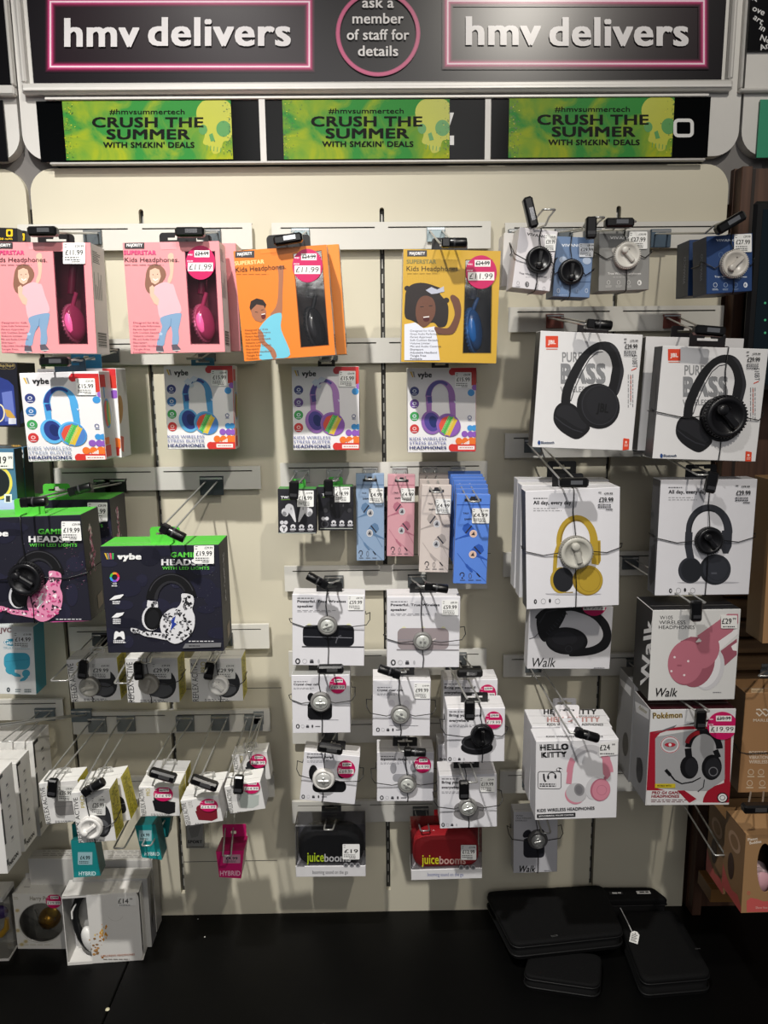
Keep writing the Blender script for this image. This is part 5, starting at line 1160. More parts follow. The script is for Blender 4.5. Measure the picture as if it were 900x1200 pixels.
# ------------------------------------------------------------------ right column: big headphone boxes
ZJ = (600, 360, 3.0)
def jbl_art(pk, dx, dy):
    A = pk.art().z(ZJ[0]+dx/3, ZJ[1]+dy/3, 3.0)
    A.rect(118, 101, 162, 142, '#e0482a'); A.text('JBL', 126, 129, 13, '#f6e6e0', w=28, bold=.06); A.rect(120, 146, 160, 149, '#d8785e')
    A.text('PURE', 176, 192, 34, '#8f9092', w=70, bold=.02); A.text('BASS', 171, 266, 66, '#8a8b8e', w=158, bold=.06); A.text('WIRELESS', 170, 298, 19, '#8f9092', w=94, bold=.02)
    K = '#17171a'; K2 = '#232327'
    # headband
    outer = [(172,335),(176,300),(190,258),(212,212),(238,172),(268,142),(300,124),(332,121),(356,130),(374,152),(386,188),(393,225),(386,262),(375,300),(362,318)]
    inner = [(330,296),(342,270),(348,238),(352,210),(346,180),(334,160),(318,150),(300,152),(278,168),(256,198),(236,235),(220,270),(208,305),(204,338)]
    A.poly(smooth(outer, False)+smooth(inner, False), K)
    A.poly([(352,130),(374,152),(386,188),(393,225),(386,262),(375,300),(366,300),(376,255),(380,220),(374,185),(362,155),(345,134)], '#2c2c31')
    A.band([(206,330),(222,282),(246,228),(272,182),(298,160),(320,156)], 3, '#34343a')
    # left cup (from inside) and right cup
    A.poly([(150,360),(168,338),(196,334),(226,350),(252,385),(270,412),(272,430),(252,452),(226,464),(196,452),(164,428),(146,398)], K); A.poly([(158,362),(176,346),(200,346),(222,360),(246,392),(262,416),(250,430),(218,416),(182,392),(158,380)], K2)
    A.band([(150,385),(180,410),(214,430),(248,440)], 4, '#303036')
    A.ell(303, 348, 75, 80, K, rot=-.35, n=40); A.ell(308, 344, 66, 72, '#1f1f23', rot=-.35, n=40); A.ring(308, 344, 62, 69, 2, '#37373d', 40); A.ell(314, 341, 52, 58, K2, rot=-.35, n=36)
    A.text('JBL', 296, 366, 30, '#0e0e10', w=42, bold=.05, rot=-8)
    A.text('510BT', 422, 168, 17, '#6a6a6e', w=44, bold=.0, rot=-88); A.band([(419,222),(437,214)], 3, '#d8482a')
    A.lines(407, 236, 118, 3, 8, 2.6, '#8a8a8e', 2, vert=True); A.lines(416, 240, 100, 1, 8, 2.6, '#c86a5a', 5, vert=True)
    A.ell(95, 476, 5, 7.5, '#2a4a86'); A.text('Bluetooth', 102, 480, 9, '#3c4a66', w=46, bold=.03)
    A.poly([(391,460),(412,463),(410,500),(388,503)], '#e0482a'); A.rect(394, 482, 407, 484, '#f6d0c4'); A.rect(394, 487, 406, 489, '#f6d0c4'); A.rect(397, 470, 404, 478, '#f6d0c4')
    A.build('front_print', pk.root)
    A = pk.art(lift=.0018).z(ZJ[0]+dx/3, ZJ[1]+dy/3, 3.0)
    A.text('\u00a329.99', 396, 146, 16, '#1b1b1d', w=44, bold=.02); A.rect(393, 110, 402, 113, '#333333'); A.rect(393, 122, 401, 125, '#333333'); A.text('\u00a379.99', 414, 121, 6, '#333333', w=28, bold=.03); A.lines(393, 153, 52, 3, 7, 3.4, '#55555a', 8); A.build('price_print', pk.root)
    S = pk.art('left').z(ZJ[0], ZJ[1], 3.0)
    S.mb.add([(-pk.w/2-.0003, pk.D*u, pk.h*v) for u, v in ((.3,.3),(.7,.3),(.72,.55),(.55,.75),(.45,.75),(.28,.55))], [tuple(range(6))], ink('#101012')); S.build('side_print', pk.root)
JG = 'black on white over-ear headphone boxes'
JC = dict(front='#e6e5e6', side='#26272a', top='#d8705c')
QA = Pack('headphone_box', 'white and red topped headphone box hidden behind the right bass headphone box', 'headphone box', (757,394), (872,397), (747,528), .22, .04, JG).carton('#e2e1e2', '#3a3a3d', '#e2705c', right='#c9c8c8'); QA.tab('#141416', .05, .022, r=.004)
Q1 = Pack('headphone_box', 'white bass headphone box with black headphones and no tag, left of the pair', 'headphone box', (634,388), (754,392), (623.5,524.5), .24, .035, JG).carton(JC['front'], JC['side'], JC['top'], right='#c9c8c8'); Q1.tab('#141416', .05, .02, r=.004, x=.01)
Q2 = Pack('headphone_box', 'white bass headphone box with a black round tag strapped over it, right of the pair', 'headphone box', (777,405), (901,409), (764.5,537.5), .3, .035, JG).carton(JC['front'], JC['side'], JC['top'], right='#c9c8c8'); Q2.tab('#141416', .055, .024, r=.004)
jbl_art(Q1, 0, 0); jbl_art(Q2, 430, 46)
tag3d('large glossy black security tag on the right bass headphone box', 846, 488, 25, Q2, knob=-45, cables='LRTB')
hook_px('hook with black stop and round end above the left bass headphone box', 650, 373, 693, 380, .275, lock=(5, 0, .0), plate='#7a4238')
hook_px('hook with clustered black stops above the right bass headphone box', 787, 373, 826, 388, .335, lock=(5, 2, .004), plate='#7a4238')
# all-day headphone boxes
ZD = (600, 540, 3.0)
DG = 'white all day headphone boxes'
def allday(pk, dx, dy, kind, pr):
    A = pk.art().z(ZD[0]+dx/3, ZD[1]+dy/3, 3.0)
    A.text('a Jaures Wireless', 75, 136, 6, '#6a6a6e', w=62, bold=.0) if 0 else A.lines(75, 130, 62, 1, 5, 4, '#6a6a6e', 3)
    A.text('All day, every day', 75, 153, 12.5, '#26262a', w=133, bold=.04); A.lines(75, 166, 106, 2, 8, 2.6, '#9a9a9e', 4)
    for k, x in enumerate((82, 110, 133, 160)):
        if k == 1 or k == 3: A.ring(x, 494, 8, 9, 1.4, '#8a8a8e', 18)
        elif k == 0: A.ell(x, 495, 5.5, 8.5, '#1f1f22'); A.ell(x+.5, 495, 2, 4, '#dcdbe0')
        else: A.ell(x, 492, 4, 7, '#1f1f22')
    A.build('front_print', pk.root)
    A = pk.art(lift=.0018).z(ZD[0]+dx/3, ZD[1]+dy/3, 3.0)
    x, y = pr; A.text('\u00a329.99', x, y, 16, '#1b1b1d', w=50, bold=.02); A.text('\u00a379.99', x+18, y-27, 6, '#333333', w=30, bold=.03); A.rect(x-2, y-35, x+8, y-32, '#333333'); A.lines(x-4, y+8, 56, 2, 8, 4, '#44444a', 8); A.lines(x+24, y+24, 28, 1, 8, 4, '#44444a', 9); A.build('price_print', pk.root)
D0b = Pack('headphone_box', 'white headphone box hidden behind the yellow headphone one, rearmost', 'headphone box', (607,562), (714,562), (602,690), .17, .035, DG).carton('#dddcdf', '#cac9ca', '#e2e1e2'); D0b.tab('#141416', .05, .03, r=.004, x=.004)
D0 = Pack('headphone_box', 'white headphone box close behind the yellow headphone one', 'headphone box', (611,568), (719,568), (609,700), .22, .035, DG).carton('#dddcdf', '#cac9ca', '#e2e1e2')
D1 = Pack('headphone_box', 'white headphone box with mustard yellow headphones printed on it and a grey round tag', 'headphone box', (614,574), (725,572.5), (619,712.5), .27, .035, DG).carton('#e4e3e8', '#4a4a4c', '#d9d8dc'); D1.tab('#141416', .05, .022, r=.004)
A = D1.art().z(*ZD); M1 = '#b89a35'; M2 = '#94792a'
A.arc(226, 285, 62, 84, 186, -4, (16, 20, 28), M1, 34); A.arc(226, 285, 54, 76, 180, 60, 6, M2, 24); A.band([(166,290),(153,330),(150,390)], 14, M1); A.poly([(274,280),(311,280),(312,350),(304,366),(280,362)], M1); A.band([(305,285),(306,360)], 5, M2)
A.ell(172, 420, 38, 46, M1); A.ell(180, 418, 36, 43, '#26272b'); A.poly([(146,412),(154,440),(190,462),(214,460),(214,466),(180,466),(148,452)], M2)
A.ell(266, 420, 53, 53, M2, n=36); A.ell(269, 419, 49, 50, M1, n=36); A.ring(272, 418, 38, 42, 2, M2, 36); A.lines(118, 466, 60, 1, 5, 2, '#9a9aa0', 3); A.ell(215, 468, 98, 4, '#bdbcc2', n=30)
A.ell(172, 420, 38, 46, M1); A.ell(180, 418, 36, 43, '#26272b'); A.ell(266, 420, 53, 53, M2, n=36); A.ell(269, 419, 49, 50, M1, n=36); A.ring(272, 418, 38, 42, 2, M2, 36)
A.build('printed_headphones', D1.root); allday(D1, 0, 0, 0, (305, 144))
D2 = Pack('headphone_box', 'white headphone box with dark grey headphones printed on it and a glossy black tag', 'headphone box', (773,561), (886,563), (769,696.5), .27, .035, DG).carton('#e2e1e6', '#55555a', '#cfced2'); D2.tab('#141416', .05, .022, r=.004)
A = D2.art().z(*ZD); M1 = '#33353c'; M2 = '#24262b'
A.arc(690, 248, 70, 84, 184, -4, (18, 22, 30), M1, 34); A.arc(690, 250, 62, 76, 180, 70, 6, M2, 24); A.band([(622,250),(620,300),(628,345)], 26, M1); A.poly([(738,245),(774,245),(772,300),(760,326),(742,326),(732,300)], M1); A.ell(690, 428, 110, 4, '#b9b8be', n=30)
A.ell(626, 385, 42, 46, M1); A.ell(630, 384, 36, 41, M2); A.ell(714, 382, 55, 54, M2, n=36, rot=-.2); A.ell(720, 380, 49, 50, M1, n=36); A.ring(722, 379, 38, 42, 2, M2, 36); A.text('JB', 704, 400, 8, '#6a6c74', bold=.02) if 0 else A.rect(700, 392, 720, 398, '#55575f')
A.build('printed_headphones', D2.root); allday(D2, 475, -38+0, 1, (312, 158))
A = D2.art('left').z(*ZD); A.poly([(493,300),(504,290),(500,420),(486,440),(482,400)], '#2c2d31'); A.lines(486, 180, 16, 3, 60, 20, '#3c3d41', 3); A.build('side_print', D2.root)
tag3d('pale grey ridged security tag on the yellow headphone box', 673.5, 646, 19.5, D1, body='#8d8b84', face='#b9b7ae', knob=-75, cables='LRTB')
tag3d('glossy black dome security tag on the dark grey headphone box', 829, 632.5, 16, D2, knob=-50, cables='LRTB')
HK('hook with black stop above the yellow headphone box', 521, 668, 565, .3, lock=(0, 2, .004), plate='#565c5f')
HK('hook with hanging black stop above the dark grey headphone box', 521, 825, 556, .3, lock=(10, 1, .012), plate='#565c5f')
# walk headphones
ZW = (600, 680, 3.0)
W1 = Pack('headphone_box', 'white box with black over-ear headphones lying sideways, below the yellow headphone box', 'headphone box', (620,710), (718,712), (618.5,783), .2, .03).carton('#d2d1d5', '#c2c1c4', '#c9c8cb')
A = W1.art().z(*ZW); K = '#18181b'
A.poly([(86,135),(96,112),(122,98),(160,96),(200,96),(250,96),(300,112),(335,145),(349,185),(345,220),(325,245),(280,262),(215,268),(200,262),(215,240),(270,236),(305,220),(320,195),(312,165),(285,135),(240,115),(190,108)], K)
A.poly([(86,140),(100,110),(140,97),(176,100),(190,118),(160,175),(120,215),(100,205),(90,180)], K); A.band([(96,150),(120,112),(160,102)], 5, '#2f2f34')
A.ell(192, 213, 74, 48, K, rot=.05, n=36); A.ell(190, 210, 66, 40, '#222226', rot=.05, n=36); A.ell(185, 205, 44, 24, '#2b2b30', rot=.05, n=30)
for k in range(9): A.band([(120+k*8, 182-k*9), (130+k*8, 192-k*9)], 3, '#2d2d33')
A.ell(199, 241, 18, 19, '#202024'); A.ring(199, 241, 11, 11, 2, '#3a3a40'); A.band([(60,206),(80,200),(92,186)], 2, '#3a3a40')
A.text('Walk', 64, 304, 32, '#141416', w=86, bold=.0, shear=.25); A.lines(288, 306, 46, 1, 4, 3, '#77777c', 3); A.build('front_print', W1.root)
A = W1.art(lift=.0018).z(*ZW); A.sticker(288, 84, 45, '\u00a319.99', '\u00a317.99', 40); A.build('price_sticker', W1.root)
HK('long hook running down in front of the wall below the sideways headphone box', 660, 668, 706, .24, plate='#565c5f')
W2 = Pack('headphone_box', 'black and white box with big dusty pink headphones, hanging low on the right', 'headphone box', (763,713), (866,716), (762,819), .3, .075).carton('#d9d8d6', '#141417', '#16161a')
A = W2.art().z(*ZW); P1 = '#b96f7e'; P2 = '#9c5866'
for k, t in enumerate(('W105', 'WIRELESS', 'HEADPHONES')): A.text(t, (520, 517, 516)[k], 137+17*k, 12.5, '#2a2a2c', w=(45, 93, 126)[k])
A.poly([(650,195),(672,180),(758,118),(795,118),(795,150),(735,235),(700,246)], P1); A.poly([(700,232),(792,168),(794,188),(730,246)], '#e9e6e6'); A.poly([(733,248),(790,205),(790,262),(748,300)], P2); A.poly([(770,232),(790,218),(790,248),(776,246)], '#efeceb')
A.ell(694, 312, 50, 76, '#cfcdd0', rot=.3); A.ell(684, 308, 46, 70, '#e4e2e4', rot=.3); A.ell(650, 296, 60, 82, P2, rot=.35, n=36); A.poly([(592,214),(628,198),(660,200),(640,222),(600,232)], P2)
A.ell(614, 289, 66, 80, P2, n=40, rot=.2); A.ell(610, 288, 62, 77, P1, n=40, rot=.2); A.ell(684, 254, 40, 60, P1, rot=.5)
for x, y in ((571, 270), (619, 284), (560, 319), (605, 333)): A.ell(x, y, 4, 4, '#e9dadc')
A.rect(580, 296, 596, 302, P2); A.text('Walk', 498, 408, 30, '#18181a', w=80, bold=.01, shear=.25); A.lines(706, 392, 36, 1, 4, 3, '#77777c', 3); A.build('front_print', W2.root)
A = W2.art('left').z(*ZW); A.text('Walk', 487, 372, 36, '#ecebea', w=232, bold=.03, rot=86); A.build('side_print', W2.root)
A = W2.art(lift=.0018).z(*ZW); A.rect(733, 122, 790, 168, '#ecebe8', r=3); A.text('\u00a329', 736, 152, 19, '#1a1a1c', w=34, bold=.02); A.text('99', 774, 138, 7, '#1a1a1c', w=12, bold=.03); A.lines(740, 160, 42, 1, 4, 4, '#44444a', 2); A.build('price_label', W2.root)
HK('hook with small black block stop above the pink headphone box', 660, 818, 706, .33, lock=(0, 1, -.004), plate='#565c5f')
# red and grey gaming headphone box
ZP = (580, 820, 2.8125)
X1b = Pack('headphone_box', 'grey sided gaming headphone box hidden behind the red one', 'headphone box', (742,800), (842,803), (738,915), .2, .08).carton('#8a8a8c', '#77777a', '#6a6a6c')
A = X1b.art('left'); A.ell(733, 872, 3.5, 14, '#2a2a2d'); A.poly([(727,795),(740,806),(739,816),(728,803)], '#c9c9cb'); A.build('side_print', X1b.root)
X1 = Pack('headphone_box', 'red and white framed gaming headphone box with black headset and magenta sticker', 'headphone box', (762,831), (862,831), (757,943.5), .3, .075).carton('#d6d5d4', '#8d8d90', '#3a141c', left='#88888b')
A = X1.art().z(*ZP); RD = '#a01c2e'
A.poly([(500,110),(530,104),(530,290),(660,326),(500,300)], RD); A.poly([(512,100),(600,82),(680,60),(780,60),(780,270),(735,280),(700,300),(690,345),(780,345),(780,60)], RD)
A.rect(755, 62, 780, 290, RD); A.poly([(528,122),(700,92),(757,92),(757,262),(700,300),(640,300),(528,290)], '#a4a4a6')
A.poly([(498,112),(545,100),(620,88),(690,88),(760,92),(760,100),(620,98),(528,128),(526,300),(498,300)], RD)
A.poly([(507,32),(795,32),(793,62),(690,66),(560,98),(510,106)], '#d9d9da'); A.poly([(560,96),(600,82),(590,92),(520,112)], '#6a6a6e')
A.text('Pok\u00e9mon', 520, 62, 19, '#b9982c', w=98, bold=.06, rot=2); A.text('Pok\u00e9mon', 520, 62, 19, '#2a3246', w=98, bold=.0, rot=2)
A.ring(577, 148, 28, 24, 8, '#d9d9db'); A.ell(577, 148, 18, 7, '#b42a3a'); A.ell(577, 148, 5, 5, '#e4e4e6'); A.ring(577, 148, 30, 26, 2, '#b42a3a')
K = '#131316'
A.arc(688, 165, 52, 62, 172, 4, (20, 18, 22), K, 30); A.arc(676, 150, 44, 42, 170, 92, 14, '#8a1c26', 16); A.band([(636,160),(640,200)], 22, K); A.ell(640, 222, 30, 38, K); A.ell(648, 222, 22, 31, '#232327'); A.ell(714, 222, 33, 42, K, rot=.1); A.ell(718, 224, 26, 34, '#242428', rot=.1); A.ring(719, 236, 14, 14, 3, '#77777b', 20); A.band([(726,165),(736,190)], 18, K)
A.band([(678,256),(650,270),(615,276),(592,264),(572,240)], [3,4,4,5,6], K); A.band([(578,248),(562,230)], 11, K); A.band([(690,262),(686,288),(668,302)], 3, '#26262a')
A.rect(527, 276, 594, 290, '#cdb82c'); A.text('WORKS WITH', 534, 286, 6, '#2a2a18', w=46, bold=.03); A.poly([(500,298),(620,298),(664,328),(640,345),(500,345)], '#d9d8d8'); A.poly([(600,298),(624,298),(664,326),(640,340)], RD)
A.text('PRO G4 GAMING', 516, 310, 9, '#8a1626', w=110, bold=.06, shear=.2); A.text('HEADPHONES', 514, 322, 9, '#8a1626', w=92, bold=.06, shear=.2); A.lines(514, 328, 120, 2, 6, 3, '#7a5a5e', 2)
A.poly([(690,346),(694,318),(712,294),(740,278),(780,272),(780,322),(766,322),(762,336),(740,338),(732,346)], RD); A.rect(500, 338, 780, 346, '#dcdbdb'); A.ell(749, 322, 18, 17, '#1c1c1f'); A.ell(749, 322, 14.5, 13.5, '#e9e8e8'); A.ring(749, 322, 8, 7.5, 2, '#3a3a3e')
A.build('front_print', X1.root)
A = X1.art('left').z(*ZP); A.poly([(462,5),(508,30),(508,66),(466,40)], '#c9c9cb'); A.text('Pok\u00e9mon', 472, 28, 12, '#8a8468', w=32, bold=.05, rot=-35); A.ell(477, 232, 11, 42, '#1c1c1f'); A.ell(474, 232, 8, 35, '#2c2c30'); A.lines(468, 190, 10, 1, 8, 20, '#2a2a2d', 3); A.build('side_print', X1.root)
A = X1.art(lift=.0018).z(*ZP); A.sticker(748, 84, 50, '\u00a339.99', '\u00a319.99', 46); A.build('price_sticker', X1.root)
HK('hook with black block stop in front of the red gaming headphone box', 780, 823, 833, .33, lock=(0, 1, -.004), plate='#565c5f')
hook_px('long empty prong hook reaching out below the red gaming headphone box', 790, 915, 843, 1001, .27, sep=.012, tsep=.009, plate='#565c5f')
# pink kids headphones with lettering
ZH = (600, 840, 6.0)
HGp = 'white boxes with pink and grey kids headphones'
for nm, tl, tr, bl, d in (('white kids headphone box rearmost of the stack with big black lettering', (619,842), (714,843), (617,925), .2), ('white kids headphone box in the middle of the stack with big black lettering', (623,851), (717,852), (620,938), .24)):
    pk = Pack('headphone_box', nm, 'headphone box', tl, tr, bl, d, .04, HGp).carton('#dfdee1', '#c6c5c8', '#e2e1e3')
    A = pk.art('top'); A.text('HELLO KITTY', tl[0]+18, tl[1]-5, 5.5, '#1c1c1e' if d < .21 else '#b98a86', w=62, bold=.05); A.text('KIDS WIRELESS HEADPHONES', tl[0]+18, tl[1]-.5, 2.6, '#2c2c2e', w=66, bold=.03); A.build('top_print', pk.root)
    pk.tab('#ecebed' if d > .21 else '#8a898c', .042, .024, r=.004)
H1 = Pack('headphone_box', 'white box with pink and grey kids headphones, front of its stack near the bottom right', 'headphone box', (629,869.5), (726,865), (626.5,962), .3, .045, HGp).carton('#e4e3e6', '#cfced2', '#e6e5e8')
A = H1.art('top').z(*ZH); A.text('KIDS WIRELESS HEADPHONES', 240, 146, 12, '#3a3a3e', w=400, bold=.03); A.build('top_print', H1.root)
A = H1.art().z(*ZH); PK = '#d38a9b'; PD = '#b56d80'
A.text('HELLO', 196, 236, 40, '#161618', w=202, bold=.07, rot=2); A.text('KITTY', 206, 286, 36, '#161618', w=180, bold=.07, rot=2)
A.band(rrect(182, 345, 384, 506, 18, 5), 4, '#2a2a2e', True); A.ell(332, 372, 22, 16, '#2a2a2e'); A.ell(324, 370, 9, 9, '#eceaee'); A.ell(344, 374, 9, 9, '#eceaee')
A.band([(222,400),(226,440),(236,456)], 12, '#2a2a2e'); A.arc(280, 418, 28, 28, 180, 0, 6, '#2a2a2e'); A.ell(254, 424, 8, 15, '#2a2a2e'); A.ell(305, 420, 8, 15, '#2a2a2e'); A.lines(194, 468, 140, 2, 14, 8, '#4a4a4e', 3)
A.arc(545, 395, 140, 178, 178, 2, (44, 40, 54), PK, 40); A.arc(545, 380, 132, 160, 148, 48, 52, '#c9c7ca', 26); A.arc(540, 378, 118, 140, 150, 60, 16, '#aeacb0', 22)
A.band([(408,380),(398,470)], 38, PK); A.poly([(634,280),(690,280),(692,410),(668,440),(640,400)], PK); A.band([(655,420),(650,460)], 18, PD)
A.ell(440, 548, 70, 64, PK, rot=.5); A.ell(452, 532, 74, 68, '#c4c3c6', rot=.4, n=36); A.ell(472, 512, 36, 44, '#8a898c', rot=-.2); A.ell(470, 512, 24, 32, '#77767a', rot=-.2)
A.ell(580, 500, 62, 82, '#cfced1', rot=.3, n=36); A.ell(620, 512, 70, 80, PD, rot=.25, n=36); A.ell(626, 512, 62, 74, PK, rot=.25, n=36); A.ring(630, 514, 34, 34, 3, PD)
A.text('KIDS WIRELESS HEADPHONES', 176, 668, 21, '#242428', w=404, bold=.03, rot=2.5); A.poly([(174,684),(445,672),(445,700),(174,710)], '#242428'); A.text('WITH PARENTAL VOLUME CONTROL', 186, 702, 9, '#e4e3e6', w=250, bold=.05, rot=2.5)
A.build('front_print', H1.root)
A = H1.art(lift=.0018).z(*ZH); A.poly([(610,185),(742,160),(742,262),(612,276)], '#ecebea'); A.text('\u00a324', 616, 234, 38, '#161618', w=72, bold=.02, rot=4); A.text('99', 700, 198, 13, '#161618', w=22, bold=.03); A.lines(616, 252, 100, 1, 8, 8, '#3a3a3e', 2); A.build('price_label', H1.root)
H1.tab('#e4e3e6', .036, .02, r=.004)
HK('hook with shiny black barrel stop above the kids headphone stack', 780, 675, 858, .34, lock=(18, 0, .006), plate='#565c5f')
W3 = Pack('earbud_box', 'slim white earbud box with black case and grey tag, below the kids headphone stack', 'earbud box', (601,951), (653,951), (602.5,1022.5), .1, .03).carton('#cfced2', '#b9b8bb', '#c9c8cb')
A = W3.art().z(*ZH)
for k, t in enumerate(('W02', 'TRUE WIRELESS', 'EARBUDS')): A.text(t, 26, 700+17*k, 10, '#3a3a3e', w=(50, 110, 80)[k])
A.poly(rrect(80, 228, 850, 990, 30, 6), '#26272e'); A.ell(104, 822, 22, 34, '#26272e', rot=.8); A.ell(210, 812, 18, 30, '#26272e', rot=-.6); A.band([(82,860),(226,856)], 4, '#3c3d46'); A.text('Walk', 42, 1090, 44, '#141416', w=118, bold=.02, shear=.25); A.lines(226, 1078, 52, 1, 4, 6, '#77777c', 3); A.build('front_print', W3.root)
tag3d('grey rimmed security tag on the slim white earbud box at the bottom', 629.5, 982, 11.5, W3, knob=15, cables='lrTB', body='#5c5b5a', face='#a9a9a6', style='disc')
HK('hook with bent chrome end on the slim white earbud box at the bottom', 915, 640, 975, .17, tsep=.008, plate='#565c5f')
# ------------------------------------------------------------------ right edge: brown board boxes
KR = '#a9825a'
M0 = Pack('headphone_box', 'brown kraft box cut by the right picture edge, upper of the two tall ones', 'headphone box', (903,560), (990,562), (896,752), .22, .06).carton(KR, '#8a6a48', '#a07c56')
M1_ = Pack('headphone_box', 'brown kraft headphone box with white symbols, right edge, under the timber slats', 'headphone box', (873,811), (960,812), (866,928), .25, .06).carton('#a37c56', '#7d5f42', '#94714e')
A = M1_.art().z(800, 660, 2.857)
for k, t in enumerate(('POSITIVE', 'VIBRATION', 'WIRELESS')): A.text(t, 222, 640+15*k, 11, '#d9c8b4', w=(56, 60, 58)[k]+4, bold=.03)
for sg in (0, 1): A.band([(246+22*sg, 500-10), (257+22*sg, 489), (268+22*sg, 500), (257+22*sg, 511), (246+22*sg, 500)], 5, '#e4d6c4')
A.text('MARLEY', 236, 530, 9, '#d9c8b4', w=62, bold=.02)
for x, y in ((228, 699), (262, 699), (224, 736), (266, 736)): A.ring(x, y, 9, 9, 2.5, '#cdb99f'); A.rect(x-12, y+13, x+12, y+17, '#cdb99f')
A.build('front_print', M1_.root)
A = M1_.art('top').z(800, 660, 2.857); A.rect(230, 420, 270, 434, '#c9b08e'); A.text('POSITIVE VIBRATION', 232, 431, 5, '#7d5f42', w=36, bold=.03); A.build('top_print', M1_.root)
MB().tube([Vector(p) for p in ((-M1_.w/2-.001, M1_.D, .085), (-M1_.w/2-.001, 0, .074), (-M1_.w/2+.01, -.002, .073), (M1_.w/2, -.002, .076))], .0009, mat('#101012', .4), n=5).build('security_cord', M1_.root)
def planet(label, tl, tr, bl, d, main):
    pk = Pack('headphone_box', label, 'headphone box', tl, tr, bl, d, .07, 'kraft boxes with a salmon wave at the right edge')
    ZQ = (800, 660, 2.857)
    A = pk.art().z(*ZQ)
    if main:
        win = [(x, y) for x, y in ell(276, 1020, 27, 82, 24)]
        h_ = [(lambda p: (min(p.x, pk.w/2-.004), p.z))(A.loc(*q)) for q in win]
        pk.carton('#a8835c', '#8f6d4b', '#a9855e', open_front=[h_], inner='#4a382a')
        A.poly([(214,1168),(214,1130),(228,1120),(250,1124),(270,1132),(300,1130),(300,1168)], '#d0605c'); A.text('Planet', 218, 930, 9, '#efe2d2', w=34, bold=.04, rot=8); A.text('Buddies', 224, 941, 9, '#efe2d2', w=40, bold=.04, rot=8); A.ring(221, 1104, 4, 5, 2, '#d0605c'); A.text('Slow fox', 244, 1156, 7, '#f0c9c0', w=40)
        A.build('front_print', pk.root)
        o = empty('boxed_headphones', pk.mw @ Matrix.Translation((A.loc(278, 1060).x, .03, pk.h*.30)), 'pale pink headphones behind the oval window of the kraft box', 'headphones')
        m = MB(); T = Matrix.Rotation(PI/2, 4, 'X'); R = .024
        for k in range(3): m.lathe([(R*.8, -.004), (R*1.04-.002*k, 0), (R*.8, .004)], mat('#dfc3c6', .5), T=Matrix.Translation((0, .01-.007*k, 0)) @ T, n=28)
        m.lathe([(R*.85, .015), (R*.7, .02), (.0001, .021)], mat('#c99aa2', .4), T=T, n=28); m.build('ear_cup', o)
        MB().tube([(-.012, 0, .02), (-.016, 0, .05), (-.008, 0, .07), (.01, 0, .085)], .005, mat('#b98a90', .4), n=8).build('headband', o)
    else:
        pk.carton('#a07b56', '#8a6847', '#a07c56')
    S = pk.art('left'); W = -pk.w/2-.0003; D = pk.D; H = pk.h
    S.mb.add([(W, D*(1-u), H*v) for u, v in ((0,0),(1,0),(1,.07),(.8,.16),(.5,.12),(.2,.2),(0,.3))], [tuple(range(7))], ink('#b9524e'))
    S.mb.add([(W-.0002, D*.5+D*.3*math.cos(t), H*.75+H*.12*math.sin(t)) for t in [2*PI*k/20 for k in range(20)]], [tuple(range(20))], ink('#b9967a'))
    S.mb.add([(W-.0003, D*.5+D*.2*math.cos(t), H*.75+H*.08*math.sin(t)) for t in [2*PI*k/20 for k in range(20)]], [tuple(range(20))], ink('#8f6d4b'))
    S.mb.add([(W-.0002, D*.6+D*.16*math.cos(t), H*.4+H*.17*math.sin(t)) for t in [2*PI*k/20 for k in range(20)]], [tuple(range(20))], ink('#3a2018'))
    S.build('side_print', pk.root); return pk
PB2 = planet('kraft box with a salmon wave at its foot, behind its twin at the right edge', (850,960), (935,962), (850,1046), .25, False)
PB1 = planet('kraft box with salmon wave and oval window, front one at the right edge', (871.6,976), (960,979), (871.6,1067), .34, True)
Pack('carton', 'plain small brown carton on the black top behind the salmon wave boxes', 'box', (833,1042), (868,1043), (833,1057), .12, .06).carton('#8a6236', '#6f4d2a', '#8a6236')
hook_px('silver prong hook end over the kraft boxes at the right edge', 905, 783, 897, 792, .3, plate='#9aa0a2', pw=.05, ph=.04)
hook_px('dark hook and black stop above the oval window kraft box', 890, 900, 885, 945, .36, lock=(0, 2, 0), plate='#3a3a3c')
